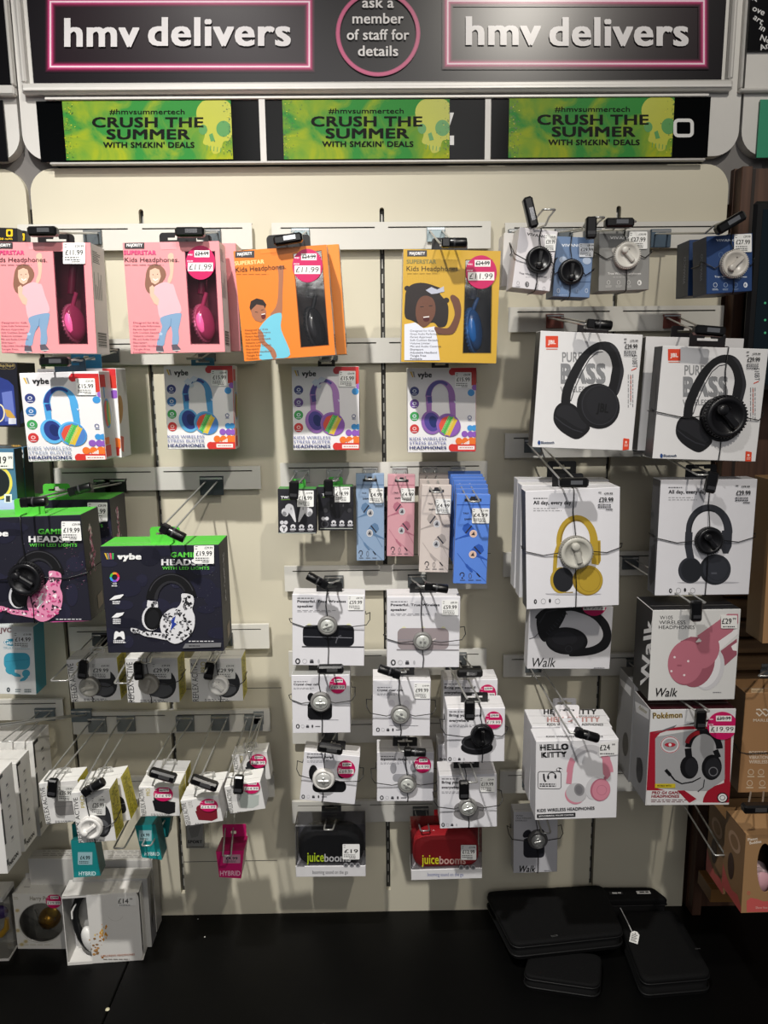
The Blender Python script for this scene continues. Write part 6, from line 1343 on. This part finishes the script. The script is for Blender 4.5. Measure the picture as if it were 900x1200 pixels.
# ------------------------------------------------------------------ small cube cartons of the lower left
def reflex(label, tl, tr, bl, d, D, T, kind='round', col='#2a2b2e', side='#cfc23a', price=None, st=None, top='#e4e3df', front='#e0dfdd', word='ACTIVE', sub='PRO', subc='#b9a93a', group='small cube shaped audio cartons', text=True):
    pk = Pack('audio_carton', label, 'audio carton', tl, tr, bl, d, D, group).carton(front, side, top, left='#c9c8c6')
    W = tr[0]-tl[0]; H = bl[1]-tl[1]
    sk = (bl[0]-tl[0])/H; tk = (tr[1]-tl[1])/W
    A = pk.art()
    def q(u, v): return (tl[0]+u*W+sk*v*H, tl[1]+v*H+tk*u*W)
    rot = -math.degrees(math.atan(tk)); vr = 90-math.degrees(math.atan(-sk))*-1 if False else 90+math.degrees(math.atan(sk))
    if text:
        x, y = q(.135, .98); A.text('REFLEX '+word, x, y, W*.115, '#242428', w=H*.9, bold=.0, rot=vr)
        x, y = q(.30, .30); A.text(sub, x, y, W*.10, subc, w=H*.24, rot=vr)
    if kind == 'round':
        A.poly([q(*p) for p in ell(.70, .58, .25, .34, 24)], col); A.poly([q(*p) for p in ((.5,.2),(.8,.12),(.85,.5),(.5,.5))], col); A.poly([q(*p) for p in ell(.62, .72, .25, .16, 20)], '#55565a' if col != '#8b8988' else '#a5a3a2')
    elif kind == 'box':
        A.poly([q(*p) for p in rrect(.3, .95, .42, .82, .12, 5)], col); A.poly([q(*p) for p in ell(.48, .45, .16, .12, 16)], col); A.band([q(.32, .6), q(.94, .6)], H*.015, '#77777a')
    else:
        A.poly([q(*p) for p in ell(.5, .42, .13, .16, 16)], col); A.poly([q(*p) for p in ((.33,.48),(.5,.42),(.9,.5),(.86,.85),(.7,.92),(.36,.82))], col)
    x, y = q(.25, .93); A.lines(x, y, W*.55, 2, H*.035, H*.016, '#6a6a6c', 4)
    A.build('front_print', pk.root)
    A = pk.art(lift=.0018)
    if price: x, y = q(.5, .1); A.price(x, y, W*.38, H*.36, price, '\u00a339.99', frame='#d9d9d6'); A.build('price_label', pk.root)
    if st: x, y = q(*st); A.sticker(x, y, W*.24, '\u00a324.99', '\u00a314.99', H*.25); A.build('price_sticker', pk.root)
    if side == '#cfc23a':
        S = pk.art('right'); rn = random.Random(int(tl[0])); Wd = pk.w/2+.0003
        for k in range(26):
            z = pk.h*(.06+.034*k); 
            for j in range(3):
                y0 = pk.D*rn.uniform(.12, .7); S.mb.add([(Wd, y0, z), (Wd, y0+pk.D*.14, z), (Wd, y0+pk.D*.14, z+pk.h*.016), (Wd, y0, z+pk.h*.016)], [(0,1,2,3)], ink('#8f8a2a' if rn.random() < .8 else '#4a4a20'))
        S.build('side_print', pk.root)
    pk.tab(clear('#f2f2f0', .06, .25), .026, .013, r=.003, y=D*.6)
    return pk
UG = 'small cube shaped audio cartons'
U1 = reflex('wrapped white carton with black headphones and grey tag, first under the big headset box', (77,773), (136,771), (84,822.7), .17, .05, None, price='\u00a329.99')
U2 = reflex('wrapped white carton with black headphones and grey tag, second under the big headset box', (146.7,772), (208,770.7), (149.5,824), .17, .05, None, price='\u00a329.99')
U3 = reflex('wrapped white carton with black headphones and white tag, third under the big headset box', (222.7,773), (283,771), (225,823), .15, .045, None, price='\u00a329.99')
for nm, cx, cy, pk, b, f, kn in (('grey security tag on the first carton under the big headset box', 106.5, 803, U1, '#77756f', '#a9a79f', 5), ('beige grey security tag on the second carton under the big headset box', 175.5, 800, U2, '#8f8b82', '#a5a198', 70), ('white security tag on the third carton under the big headset box', 257, 801.5, U3, '#d9d8d4', '#e4e3df', -40)):
    tag3d(nm, cx, cy, 12, pk, body=b, face=f, knob=kn, cables='RTB')
hook_px('wide prong hook with silver end reaching left, over the first wrapped carton', 118, 746, 70, 797, .23, sep=.014, tsep=.014, plate='#3a4044')
hook_px('short hook with black block stop over the first wrapped carton', 128, 746, 99, 776, .2, sep=.009, tsep=.007, plate='#3a4044', lock=(8, 1, .0))
hook_px('prong hook with silver end over the second wrapped carton', 172, 746, 143, 800, .25, sep=.013, tsep=.012, plate='#3a4044', lock=None)
hook_px('prong hook with black stop over the second wrapped carton, right prong pair', 180, 746, 170, 777, .2, sep=.009, tsep=.008, plate='#3a4044', lock=(0, 1, -.01))
hook_px('prong hook with silver end over the third wrapped carton', 253, 746, 232, 788, .22, sep=.012, tsep=.012, plate='#3a4044')
hook_px('short hook with black block stop over the third wrapped carton', 263, 746, 247, 777, .19, sep=.009, tsep=.007, plate='#3a4044', lock=(10, 1, .0))
# five hooks of the fifth rail with cube cartons
L1 = reflex('white carton with a grey wireless speaker case, hanging leftmost on the five-hook rail', (44.7,918), (90.5,914), (54,966), .25, .045, None, kind='box', col='#8d8b8a', price='\u00a325.99')
L2b = reflex('white carton with yellow side, right behind the one with the white dial tag', (96,918), (141,911), (109,968), .27, .04, None, kind='box', col='#1e1f22', text=False)
L2 = reflex('white carton with yellow side and large white dial tag, second on the five-hook rail', (84.3,930), (128.6,924.5), (91,989.5), .32, .04, None, kind='round', col='#2a2b2e', price='\u00a325.99')
tag3d('large white dial security tag on the second carton of the five-hook rail', 108, 967, 14, L2, body='#e0dedb', face='#e6e4e1', knob=35, cables='RTB')
L3b = reflex('silver topped carton behind the one with the black case, third on the five-hook rail', (170.5,903), (216.5,905), (173,935), .2, .04, None, kind='none', text=False, top='#b9b9b8')
L3 = reflex('white carton with a black earbud case and magenta sticker, third on the five-hook rail', (161,921), (208,923), (165.5,955.5), .27, .045, None, kind='case', col='#1a1a1d', st=(.63, .22))
L4b = reflex('white carton behind the one with the red case, fourth on the five-hook rail', (219,922), (261.5,918), (226,955), .235, .04, None, kind='none', text=False, side='#c9c2c0')
L4 = reflex('white carton with a dark red earbud case and magenta sticker, fourth on the five-hook rail', (210.7,938), (255,932.5), (218,968), .3, .045, None, kind='case', col='#7a1f2c', st=(.72, .3), side='#d2cfcd', word='ACTIVE', sub='LITE', subc='#a9a8a5')
L5 = reflex('white carton with a pale earbud case and magenta sticker, tilted, fifth on the five-hook rail', (264.5,923), (306,914), (268,955.5), .27, .045, None, kind='case', col='#b5bdb8', st=(.72, .15), side='#c9c8c6')
L6 = reflex('white carton hanging high at the back beside the fifth hook, with magenta sticker', (272,885.3), (313,880), (276,918), .15, .035, None, kind='none', st=(.72, .3), side='#cfcecb')
for nm, bx, by, tx, ty, dt, lk in (('leftmost of five slanting prong hooks, black block stop', 114, 845, 58, 914, .27, (8, 1, .008)), ('second of five slanting prong hooks, black barrel stop', 148, 844, 100, 925, .33, (-32, 0, .006)), ('third of five slanting prong hooks, black stop', 217, 844, 179, 907, .28, (18, 2, .018)), ('fourth of five slanting prong hooks, black stop', 258, 843, 227, 916, .31, (22, 2, .018)), ('fifth of five slanting prong hooks, black block stop', 297, 843, 272, 910, .28, (5, 1, .012))):
    hook_px(nm, bx, by, tx, ty, dt, sep=.013, tsep=.008, plate='#7c8284', pw=.036, ph=.03, lock=lk, group=HG)
hook_px('thin prong hook through the high rear carton', 303, 838, 292, 880, .17, sep=.008, tsep=.006, plate='#7c8284', pw=.02)
# tapered teal and magenta packs
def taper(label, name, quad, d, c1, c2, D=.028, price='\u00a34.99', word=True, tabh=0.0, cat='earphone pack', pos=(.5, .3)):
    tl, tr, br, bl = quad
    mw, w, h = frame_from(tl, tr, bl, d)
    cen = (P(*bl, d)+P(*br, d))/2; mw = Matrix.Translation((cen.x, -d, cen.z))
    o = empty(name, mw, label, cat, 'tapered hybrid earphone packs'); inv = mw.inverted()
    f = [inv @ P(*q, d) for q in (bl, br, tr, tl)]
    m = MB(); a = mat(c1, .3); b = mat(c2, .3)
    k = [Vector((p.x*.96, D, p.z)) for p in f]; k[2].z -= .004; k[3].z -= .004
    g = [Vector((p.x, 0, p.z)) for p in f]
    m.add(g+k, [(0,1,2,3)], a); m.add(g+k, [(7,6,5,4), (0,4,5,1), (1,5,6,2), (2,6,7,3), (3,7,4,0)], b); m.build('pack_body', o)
    if tabh:
        MB().plate(rrect(k[3].x*.9, k[2].x*.9, k[3].z-.001, k[3].z+tabh, [0,0,.002,.002], 4), [rrect(-.005, .005, k[3].z+tabh*.25, k[3].z+tabh*.5, .002, 3)], D-.001, D, a).build('hang_tab', o)
    A = Art(mw, 'front', 1, 1, D); A.cl = False
    W = tr[0]-tl[0]; H = bl[1]-tl[1]
    if word: A.text('HYBRID', (bl[0]+br[0])/2, bl[1]-H*.06, W*.17, '#d9eef0' if c1[1] < '8' else '#f0c4d6', w=W*.72, bold=.02, anchor='c')
    if price: x = tl[0]+W*pos[0]-W*.3; y = tl[1]+H*pos[1]-H*.14; A.rect(x, y, x+W*.62, y+H*.34, '#9fc4cb' if c1[1] < '8' else '#b98a9c'); A.text(price, x+W*.31, y+H*.2, H*.1, '#1a2a30', w=W*.42, bold=.03, anchor='c'); A.lines(x+W*.06, y+H*.24, W*.5, 2, H*.04, H*.022, '#2a3a40', 3)
    A.build('front_print', o); return o
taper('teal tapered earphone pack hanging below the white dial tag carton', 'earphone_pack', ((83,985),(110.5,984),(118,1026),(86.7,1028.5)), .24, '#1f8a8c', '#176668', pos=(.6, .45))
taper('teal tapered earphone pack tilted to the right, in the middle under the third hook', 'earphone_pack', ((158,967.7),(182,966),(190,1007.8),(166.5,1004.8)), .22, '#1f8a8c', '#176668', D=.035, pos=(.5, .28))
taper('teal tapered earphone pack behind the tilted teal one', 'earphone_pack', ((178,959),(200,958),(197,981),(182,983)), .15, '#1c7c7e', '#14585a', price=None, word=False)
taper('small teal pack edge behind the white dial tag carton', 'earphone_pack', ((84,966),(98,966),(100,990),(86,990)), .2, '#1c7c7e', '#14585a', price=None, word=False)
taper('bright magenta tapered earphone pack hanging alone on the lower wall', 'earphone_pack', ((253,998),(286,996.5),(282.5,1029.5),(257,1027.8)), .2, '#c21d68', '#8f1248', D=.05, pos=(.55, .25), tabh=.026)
hook_px('chrome loop hook carrying the magenta pack', 273, 925, 266, 1002, .23, sep=.008, tsep=.007, plate='#7c8284')
hook_px('long silver prong hook sloping down between the teal packs', 176, 925, 140, 993, .26, sep=.012, tsep=.009, plate='#7c8284')
hook_px('silver prong hook carrying the tilted teal pack', 207, 925, 172, 990, .24, sep=.010, tsep=.008, plate='#7c8284')
SP = Pack('sport_pouch', 'clear pouch with a sport card behind the dark red case carton', 'pouch', (219,964), (238,963), (219,992.5), .11, .012).carton('#a9a8a6', '#b9b8b6', '#c4c3c1')
A = SP.art(); A.text('SPORT', 220, 988, 3.4, '#2a2a2c', w=17, bold=.05); A.poly([(221,970),(236,966),(232,980),(224,982)], '#8f8e8c'); A.build('front_print', SP.root)
MB().box(-SP.w/2-.001, SP.w/2+.012, -.004, .014, -.001, SP.h+.004, clear('#f4f4f2', .08)).build('clear_sleeve', SP.root)
# ------------------------------------------------------------------ boxes standing on the black top, lower left
def stand(name, label, x0, x1, yb, yt, D, yaw=0.0, group=None):
    """box standing on the black top; x0, x1, yb of the front foot, yt of the front top edge"""
    a = PZ(x0, yb[0], TABLE); b = PZ(x1, yb[1], TABLE); base = (a+b)/2; ex = b-a; ex.z = 0
    th = math.atan2(ex.y, ex.x); mw = Matrix.Translation((base.x, base.y, TABLE)) @ Matrix.Rotation(th, 4, 'Z')
    t = P((x0+x1)/2, yt, -base.y); pk = Pack.__new__(Pack)
    pk.mw = mw; pk.w = ex.length; pk.h = t.z-TABLE; pk.D = D; pk.d = -base.y; pk.root = empty(name, mw, label, 'headphone box', group); return pk
ZS = (0, 990, 4.286)
SG = 'wizard themed headphone boxes on the black top'
def rear(label, x0, x1, yb, yt, D, c='#c4c2be'):
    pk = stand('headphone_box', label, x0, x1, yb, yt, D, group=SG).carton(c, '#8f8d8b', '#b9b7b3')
    A = pk.art('top'); 
    for k in range(2): A.lines(x0+8, yt-6-5*k, (x1-x0)*.8, 2, 2, .8, '#8a8884', k)
    A.build('top_print', pk.root); return pk
rear('rear headphone box with silvery wrap, against the wall behind the open sided front box', 118, 184, (1093, 1092.5), 1008, .035)
rear('long white headphone box lying behind the two front ones', 42, 112, (1100, 1100), 1006, .03, '#c9c7c2')
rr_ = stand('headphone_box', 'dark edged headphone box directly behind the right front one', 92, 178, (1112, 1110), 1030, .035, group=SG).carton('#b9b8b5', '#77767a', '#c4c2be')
S = rr_.art('right'); Wd = rr_.w/2+.0003
S.mb.add([(Wd, rr_.D*u, rr_.h*v) for u, v in ((.25,.25),(.35,.35),(.45,.2),(.6,.4),(.8,.3),(.85,.8),(.6,.95),(.4,.7))], [tuple(range(8))], ink('#141416')); S.build('side_print', rr_.root)
# golden ball speaker box
SB = stand('speaker_box', 'white box with a golden winged ball speaker behind a round window', 21, 77.5, (1111.8, 1112), 1047.5, .05, group=SG)
A = SB.art().z(*ZS); win = ell(208, 392, 112, 98, 36)
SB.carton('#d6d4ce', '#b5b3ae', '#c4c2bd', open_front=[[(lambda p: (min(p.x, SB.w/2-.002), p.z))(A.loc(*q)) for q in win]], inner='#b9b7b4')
q_ = [(lambda p: (min(p.x, SB.w/2-.0015), p.z))(A.loc(*q)) for q in ell(208, 392, 113, 99, 36)]
MB().plate(q_, [], .0015, .0018, clear('#f6f6f4', .04)).build('clear_window', SB.root)
A.ring(208, 392, 114, 100, 3, '#a9a7a0', 40); A.text('Harry Potter', 150, 278, 20, '#8a8578', w=130, bold=.02); A.lines(68, 262, 26, 2, 8, 4, '#a39d8c', 4); A.lines(82, 500, 200, 1, 7, 3, '#b5ad96', 5)
for x, y in ((88, 330), (130, 485), (110, 500), (90, 430)): A.ell(x, y, 9, 7, '#b9a878'); A.ring(x, y, 12, 9, 1.5, '#c4b68e')
A.build('front_print', SB.root)
A = SB.art('top').z(*ZS); A.text('Harry Potter', 178, 198, 13, '#4a4a48', w=112, shear=.2); A.rect(120, 210, 150, 214, '#8a8884'); A.build('top_print', SB.root)
SB.tab('#c9c7c3', .088, .014, r=.003); 
A = SB.art(lift=.0018).z(*ZS); A.sticker(272, 280, 40, '\u00a324.99', '\u00a319.99', 36); A.build('price_sticker', SB.root)
o = empty('winged_ball_speaker', SB.mw @ Matrix.Translation((A.loc(222, 400).x, .024, SB.h*.42)), 'golden ball speaker with silver wing stalks behind the round window', 'speaker')
gm = mat('#c9962c', .28, .6); R = .021
m = MB(); m.lathe([(R*math.sin(PI*k/16)+.00001, -R*math.cos(PI*k/16)) for k in range(17)], gm, n=36); m.build('ball', o)
m = MB(); m.lathe([(R*1.02, -.0012), (R*1.05, 0), (R*1.02, .0012)], mat('#a8781e', .3, .7), n=36); m.lathe([(R*1.02, -.001), (R*1.04, 0), (R*1.02, .001)], mat('#a8781e', .3, .7), T=Matrix.Rotation(PI/2, 4, 'Y'), n=36); m.build('seam_ring', o)
for sg in (-1, 1): MB().tube([(sg*.006, -.016, -.014), (sg*.015, -.013, .004), (sg*.024, -.008, .024)], .0012, mat('#c9c9c8', .2, .9)).build('wing_stalk', o)
MB().lathe([(.009, 0), (.0125, .003), (.0125, .006), (.009, .009), (.0001, .0095)], mat('#c9a03a', .3, .5), T=Matrix.Translation((.012, -.004, .019)) @ Matrix.Rotation(PI/2.5, 4, 'X'), n=24).build('cap', o)
# front right box with open side
HB = stand('headphone_box', 'white box with an open left side showing black and white headphones, front of the group', 79.3, 168, (1131.3, 1125), 1048, .05, group=SG)
A = HB.art().z(*ZS)
W, H, D = HB.w/2, HB.h, HB.D
m = MB(); c = mat('#dad8d4', .42, 0, .03); ci = mat('#b9b8b8', .5); t = .0012
x1 = A.loc(462, 420).x
m.box(-W, W, 0, D, 0, t, c); m.box(-W, W, 0, D, H-t, H, c); m.box(-W, W, D-t, D, t, H-t, ci); m.box(-W, -W+t, 0, D, t, H-t, c); m.box(W-t, W, .012, D, t, H-t, c)
m.plate([(x1-.004, t), (W-.004, t), (W-.0005, .012), (W-.0005, H-.012), (W-.004, H-t), (x1-.006, H-t)], [], -.0005, .0008, c)
m.box(-W, x1-.004, -.0004, .0012, 0, .006, c); m.box(-W, x1-.004, -.0004, .0012, H-.004, H, c); m.build('carton', HB.root)
pr = '#b9a06a'
A.rect(445, 322, 690, 332, '#bdbbb6'); A.text('Harry', 508, 300, 15, '#4a4238', w=40, bold=.05, shear=.2, rot=6); A.text('Potter', 548, 303, 12, '#4a4238', w=40, bold=.03, shear=.2); A.lines(452, 300, 30, 2, 6, 3, '#8a8884', 2)
for k in range(5): A.lines(456, 400+k*22, 225, 1, 6, 1.6, '#b9b6ae', k+3)
A.ell(485, 360, 17, 20, '#6a5a3a'); A.ring(485, 360, 13, 15, 3, '#c4aa6a'); A.arc(580, 345, 46, 42, 200, 340, 1.5, '#b5b2a8'); A.arc(580, 345, 40, 36, 200, 340, 1.2, '#b5b2a8')
rn = random.Random(4)
for k in range(22): x = 515+rn.gauss(0, 11); y = 440+rn.gauss(0, 16); r = rn.uniform(3, 9); A.poly([(x, y-r*1.4), (x+r*.7, y), (x, y+r), (x-r*.7, y)], rn.choice(('#dca63a', '#c98a24', '#e6c46a'))); 
for k in range(26): x = 490+rn.gauss(0, 14); y = 510+rn.gauss(0, 28); r = rn.uniform(2, 9); A.ell(x, y, r, r*.7, rn.choice(('#a9713a', '#8f6a3f', '#b98a54')), n=8)
A.text('CHILDREN\u2019S HEADPHONES'.replace('\u2019', "'"), 508, 561, 9, '#b06a4e', w=170, bold=.01, rot=3); A.lines(520, 570, 145, 1, 6, 4, '#8a8480', 5)
A.build('front_print', HB.root)
A = HB.art(lift=.0018).z(*ZS); A.poly([(588,258),(684,252),(686,300),(592,308)], '#e2e1de'); A.text('\u00a314', 594, 291, 23, '#161616', w=52, bold=.02); A.text('99', 652, 273, 8, '#161616', w=14, bold=.03); A.lines(600, 298, 70, 1, 5, 4, '#3a3a3c', 3); A.build('price_label', HB.root)
A = HB.art('top').z(*ZS); A.rect(462, 170, 560, 184, '#d6d4d2'); A.lines(478, 177, 60, 1, 4, 3, '#55555a', 4); A.build('top_print', HB.root)
o = empty('boxed_headphones', HB.mw @ Matrix.Translation((0, .02, 0)), 'black and white headphones in the open side of the front box', 'headphones')
A = HB.art(); A.z(*ZS); A.cl = False
def g(x, y): p = A.loc(x, y); return Vector((p.x, .0, p.z))
bk = mat('#121214', .35); wh = mat('#e4e3e0', .35)
MB().tube([g(440, 262)+Vector((0,.006,0)), g(410, 275), g(380, 305), g(362, 350), g(360, 400), g(372, 450), g(395, 500), g(428, 545), g(470, 570)], [.004, .006, .0075, .0075, .007, .007, .0085, .009, .008], bk, n=12).build('headband', o)
MB().tube([g(352, 395)+Vector((0,-.007,0)), g(350, 360)+Vector((0,-.007,0)), g(372, 318)+Vector((0,-.007,0))], [.0018, .0022, .0015], wh, n=8).build('trim_piece', o)
c0 = g(446, 500)
MB().lathe([(.019, .0), (.0215, .004), (.021, .010), (.015, .015), (.0001, .016)], wh, T=Matrix.Translation(c0) @ Matrix.Rotation(math.radians(-18), 4, 'Y') @ Matrix.Diagonal((.72, 1, 1.35, 1)) @ Matrix.Rotation(PI/2, 4, 'X'), n=30).build('ear_cup', o)
# leftmost clear box
CB = stand('clear_box', 'clear plastic box with coloured ear pieces, cut by the left picture edge', -60, 10.5, (1128, 1126), 1053, .05)
m = MB(); cp = mat('#d9d7d2', .4)
m.box(-CB.w/2, CB.w/2, 0, CB.D, 0, .004, cp); m.box(-CB.w/2, CB.w/2, 0, CB.D, CB.h-.010, CB.h, cp, bev=.001); m.box(-CB.w/2, CB.w/2, CB.D-.001, CB.D, .004, CB.h-.01, mat('#c4c2bd', .5)); m.build('card', CB.root)
m = MB(); m.box(-CB.w/2, CB.w/2, 0, CB.D-.001, .004, CB.h-.010, clear('#f2f2f0', .06), bev=.002); m.build('clear_cover', CB.root)
o = empty('boxed_headphones', CB.mw @ Matrix.Translation((CB.w/2-.012, .025, CB.h*.5)), 'yellow and purple headphones inside the clear box at the left edge', 'headphones')
MB().tube([(-.03, 0, -.035), (-.01, 0, -.03), (.002, 0, -.015), (.004, 0, .005)], [.004, .006, .006, .004], mat('#d0a028', .4), n=10).build('headband', o)
MB().lathe([(.012, 0), (.014, .004), (.01, .01), (.0001, .012)], mat('#4a3478', .4), T=Matrix.Translation((-.004, 0, .022)) @ Matrix.Rotation(PI/2, 4, 'X'), n=24).build('ear_cup', o)
# ------------------------------------------------------------------ zipped disc wallets on the black top
def wallet(label, cor, z0, th, name='disc_wallet', logo=None, r=.018, layers=True, group='black zipped disc wallets'):
    """cor: four photo corners of the top face (front-left, front-right, back-right, back-left)"""
    z1 = z0+th; pts = [PZ(x, y, z1) for x, y in cor]
    c = sum(pts, Vector())/4; o = empty(name, Vector((c.x, c.y, z0)), label, 'disc wallet', group)
    # rounded outline
    out = []
    n = len(pts)
    for i in range(n):
        p, a, b = pts[i], pts[i-1], pts[(i+1) % n]; u = (a-p).normalized()*r; v = (b-p).normalized()*r
        for k in range(7):
            t = k/6; out.append((p+u)*(1-t)**2 + p*2*t*(1-t) + (p+v)*t*t)
    out = [Vector((q.x-c.x, q.y-c.y, 0)) for q in out]; N = len(out)
    cl = mat('#070708', .8, 0, .3, .2, scale=500, bump=.5); zp = mat('#101011', .5, 0, .1, .3); pg = mat('#050506', .7)
    def loft(m, prof, mt):
        vs = []; 
        for s_, z in prof: vs += [(q.x*s_, q.y*s_, z) for q in out]
        K = len(prof)
        m.add(vs, [(j*N+k, j*N+(k+1) % N, (j+1)*N+(k+1) % N, (j+1)*N+k) for j in range(K-1) for k in range(N)], mt, True)
        m.add(vs[:N], [tuple(range(N))[::-1]], mt); m.add(vs[-N:], [tuple(range(N))], mt)
    h = th
    m = MB(); loft(m, [(.985, 0), (1.0, h*.06), (1.0, h*.16), (.985, h*.2)], cl); m.build('lower_cover', o)
    m = MB(); loft(m, [(.985, h*.74), (1.0, h*.8), (1.0, h*.94), (.97, h), (.90, h*1.012)], cl); m.build('upper_cover', o)
    m = MB(); loft(m, [(.955, h*.2), (.965, h*.47), (.955, h*.74)], pg); m.build('disc_sleeves', o)
    m = MB(); vs = [(q.x*1.004, q.y*1.004, h*.22) for q in out]; m.tube(vs, .0016, zp, n=6, closed=True); m.tube([(q.x*1.002, q.y*1.002, h*.76) for q in out], .0013, zp, n=6, closed=True); m.build('zip', o)
    mw = Matrix.Translation((c.x, c.y, z0))
    if logo:
        x, y, t, w_ = logo; p = PZ(x, y, z1)-c; a = (pts[1]-pts[0]).normalized(); bb = Vector((-a.y, a.x, 0))
        vs, fs, x0, x1 = text_geo(t, .03); sc_ = w_/(x1-x0); m = MB()
        m.add([(p.x+a.x*(v[0]-x0)*sc_+bb.x*v[1]*sc_, p.y+a.y*(v[0]-x0)*sc_+bb.y*v[1]*sc_, h*1.012+.0004) for v in vs], fs, ink('#d0d0d0')); m.build('logo', o)
    return o, c
wallet('black zipped disc wallet at the back against the wall, carrying two small labels', [(692,1056),(784,1054),(766,1040),(700,1040)], TABLE, .054, r=.01)
wallet('long black zipped disc wallet on the right, front corner nearest the picture edge', [(753,1149),(835,1142),(792,1066),(722,1068)], TABLE, .04, logo=(815, 1113, 'hama', .010))
wallet('small black zipped disc wallet standing out at the front, under the large one', [(613,1143),(703,1156),(705,1118),(622,1112)], TABLE, .029)
BW, bwc = wallet('large black zipped disc wallet with tiny white logo, on top of the small one', [(601,1107),(732,1093),(706,1036),(569,1044)], TABLE+.031, .034, logo=(646, 1098, 'hama', .014))
ltag = empty('swing_ticket', PZ(743, 1098, TABLE+.0465), 'white printed price ticket hanging on a cord off the large disc wallet', 'ticket')
m = MB(); T = Matrix.Rotation(math.radians(-28), 4, 'Z') @ Matrix.Rotation(math.radians(20), 4, 'X')
m.plate([(-.007,-.012), (.009,-.012), (.009,.007), (.004,.012), (-.002,.012), (-.007,.007)], [ell(.001, .008, .0013, .0013, 10)], -.0003, .0003, mat('#dcdbd8', .5), T=T @ Matrix.Rotation(-PI/2, 4, 'X')); m.build('card', ltag)
m = MB()
for k in range(5): m.box(-.005, .006-.002*(k % 2), -.009+.0032*k, -.0078+.0032*k, .0004, .0006, ink('#2a2a2c'), T=T)
m.build('printed_lines', ltag)
a = PZ(727, 1064, TABLE+.0655)-ltag.matrix_world.translation
MB().tube([(0, .009, .002), (a.x*.5, a.y*.5+.004, a.z*.6), (a.x, a.y, a.z)], .0009, mat('#b9b9b8', .4)).build('cord', ltag)
for k, (x, y, t) in enumerate(((722, 1041, ''), (754, 1040, '\u00a344'))):
    p = PZ(x, y+6, TABLE+.0555); o = empty('shelf_label', p, ('small black framed label with white letters on the rear disc wallet', 'small white price label on the rear disc wallet, beside the framed label')[k], 'label')
    m = MB(); m.box(-.014, .014, -.004, .004, 0, .001, mat('#1c1c1e' if k == 0 else '#d9d8d6', .5)); m.build('card', o)
    m = MB(); m.box(-.008, .002, -.002, .002, .001, .0012, ink('#cfcfcf' if k == 0 else '#333333')); m.box(.004, .010, -.002, .002, .001, .0012, ink('#cfcfcf' if k == 0 else '#333333')); m.build('print', o)
# ------------------------------------------------------------------ light
def spot(name, loc, target, power, ang, size, col, blend=.5):
    l = bpy.data.lights.new(name, 'SPOT'); l.energy = power; l.spot_size = math.radians(ang); l.spot_blend = blend; l.shadow_soft_size = size; l.color = col
    o = bpy.data.objects.new(name, l); COL.objects.link(o); o.location = loc
    o.rotation_euler = (Vector(target)-Vector(loc)).to_track_quat('-Z', 'Y').to_euler(); return o
spot('ceiling_spot_right', (.62, -1.98, 2.98), (.25, 0, 1.75), 84, 74, .035, (1, .94, .84))
spot('ceiling_spot_left', (-.5, -1.5, 3.12), (-.4, 0, .78), 265, 58, .035, (1, .97, .92), 1.0)
ar = bpy.data.lights.new('frontal_fill', 'AREA'); ar.energy = 24; ar.size = 1.5; ar.color = (1, .97, .94)  # unseen area lamp added as soft frontal fill, not a shop fixture
ao = bpy.data.objects.new('frontal_fill', ar); COL.objects.link(ao); ao.location = (0, -3.4, 2.7); ao.rotation_euler = (math.radians(62), 0, 0)
wd = bpy.data.worlds.new('world'); SC.world = wd; wd.use_nodes = True
wd.node_tree.nodes['Background'].inputs[0].default_value = (.9, .93, 1, 1); wd.node_tree.nodes['Background'].inputs[1].default_value = .12
vs_ = SC.view_settings
SC.display_settings.display_device = 'sRGB'
vs_.view_transform = 'Standard'; vs_.look = 'None'; vs_.gamma = 1.0; vs_.exposure = 0.0; vs_.use_curve_mapping = False
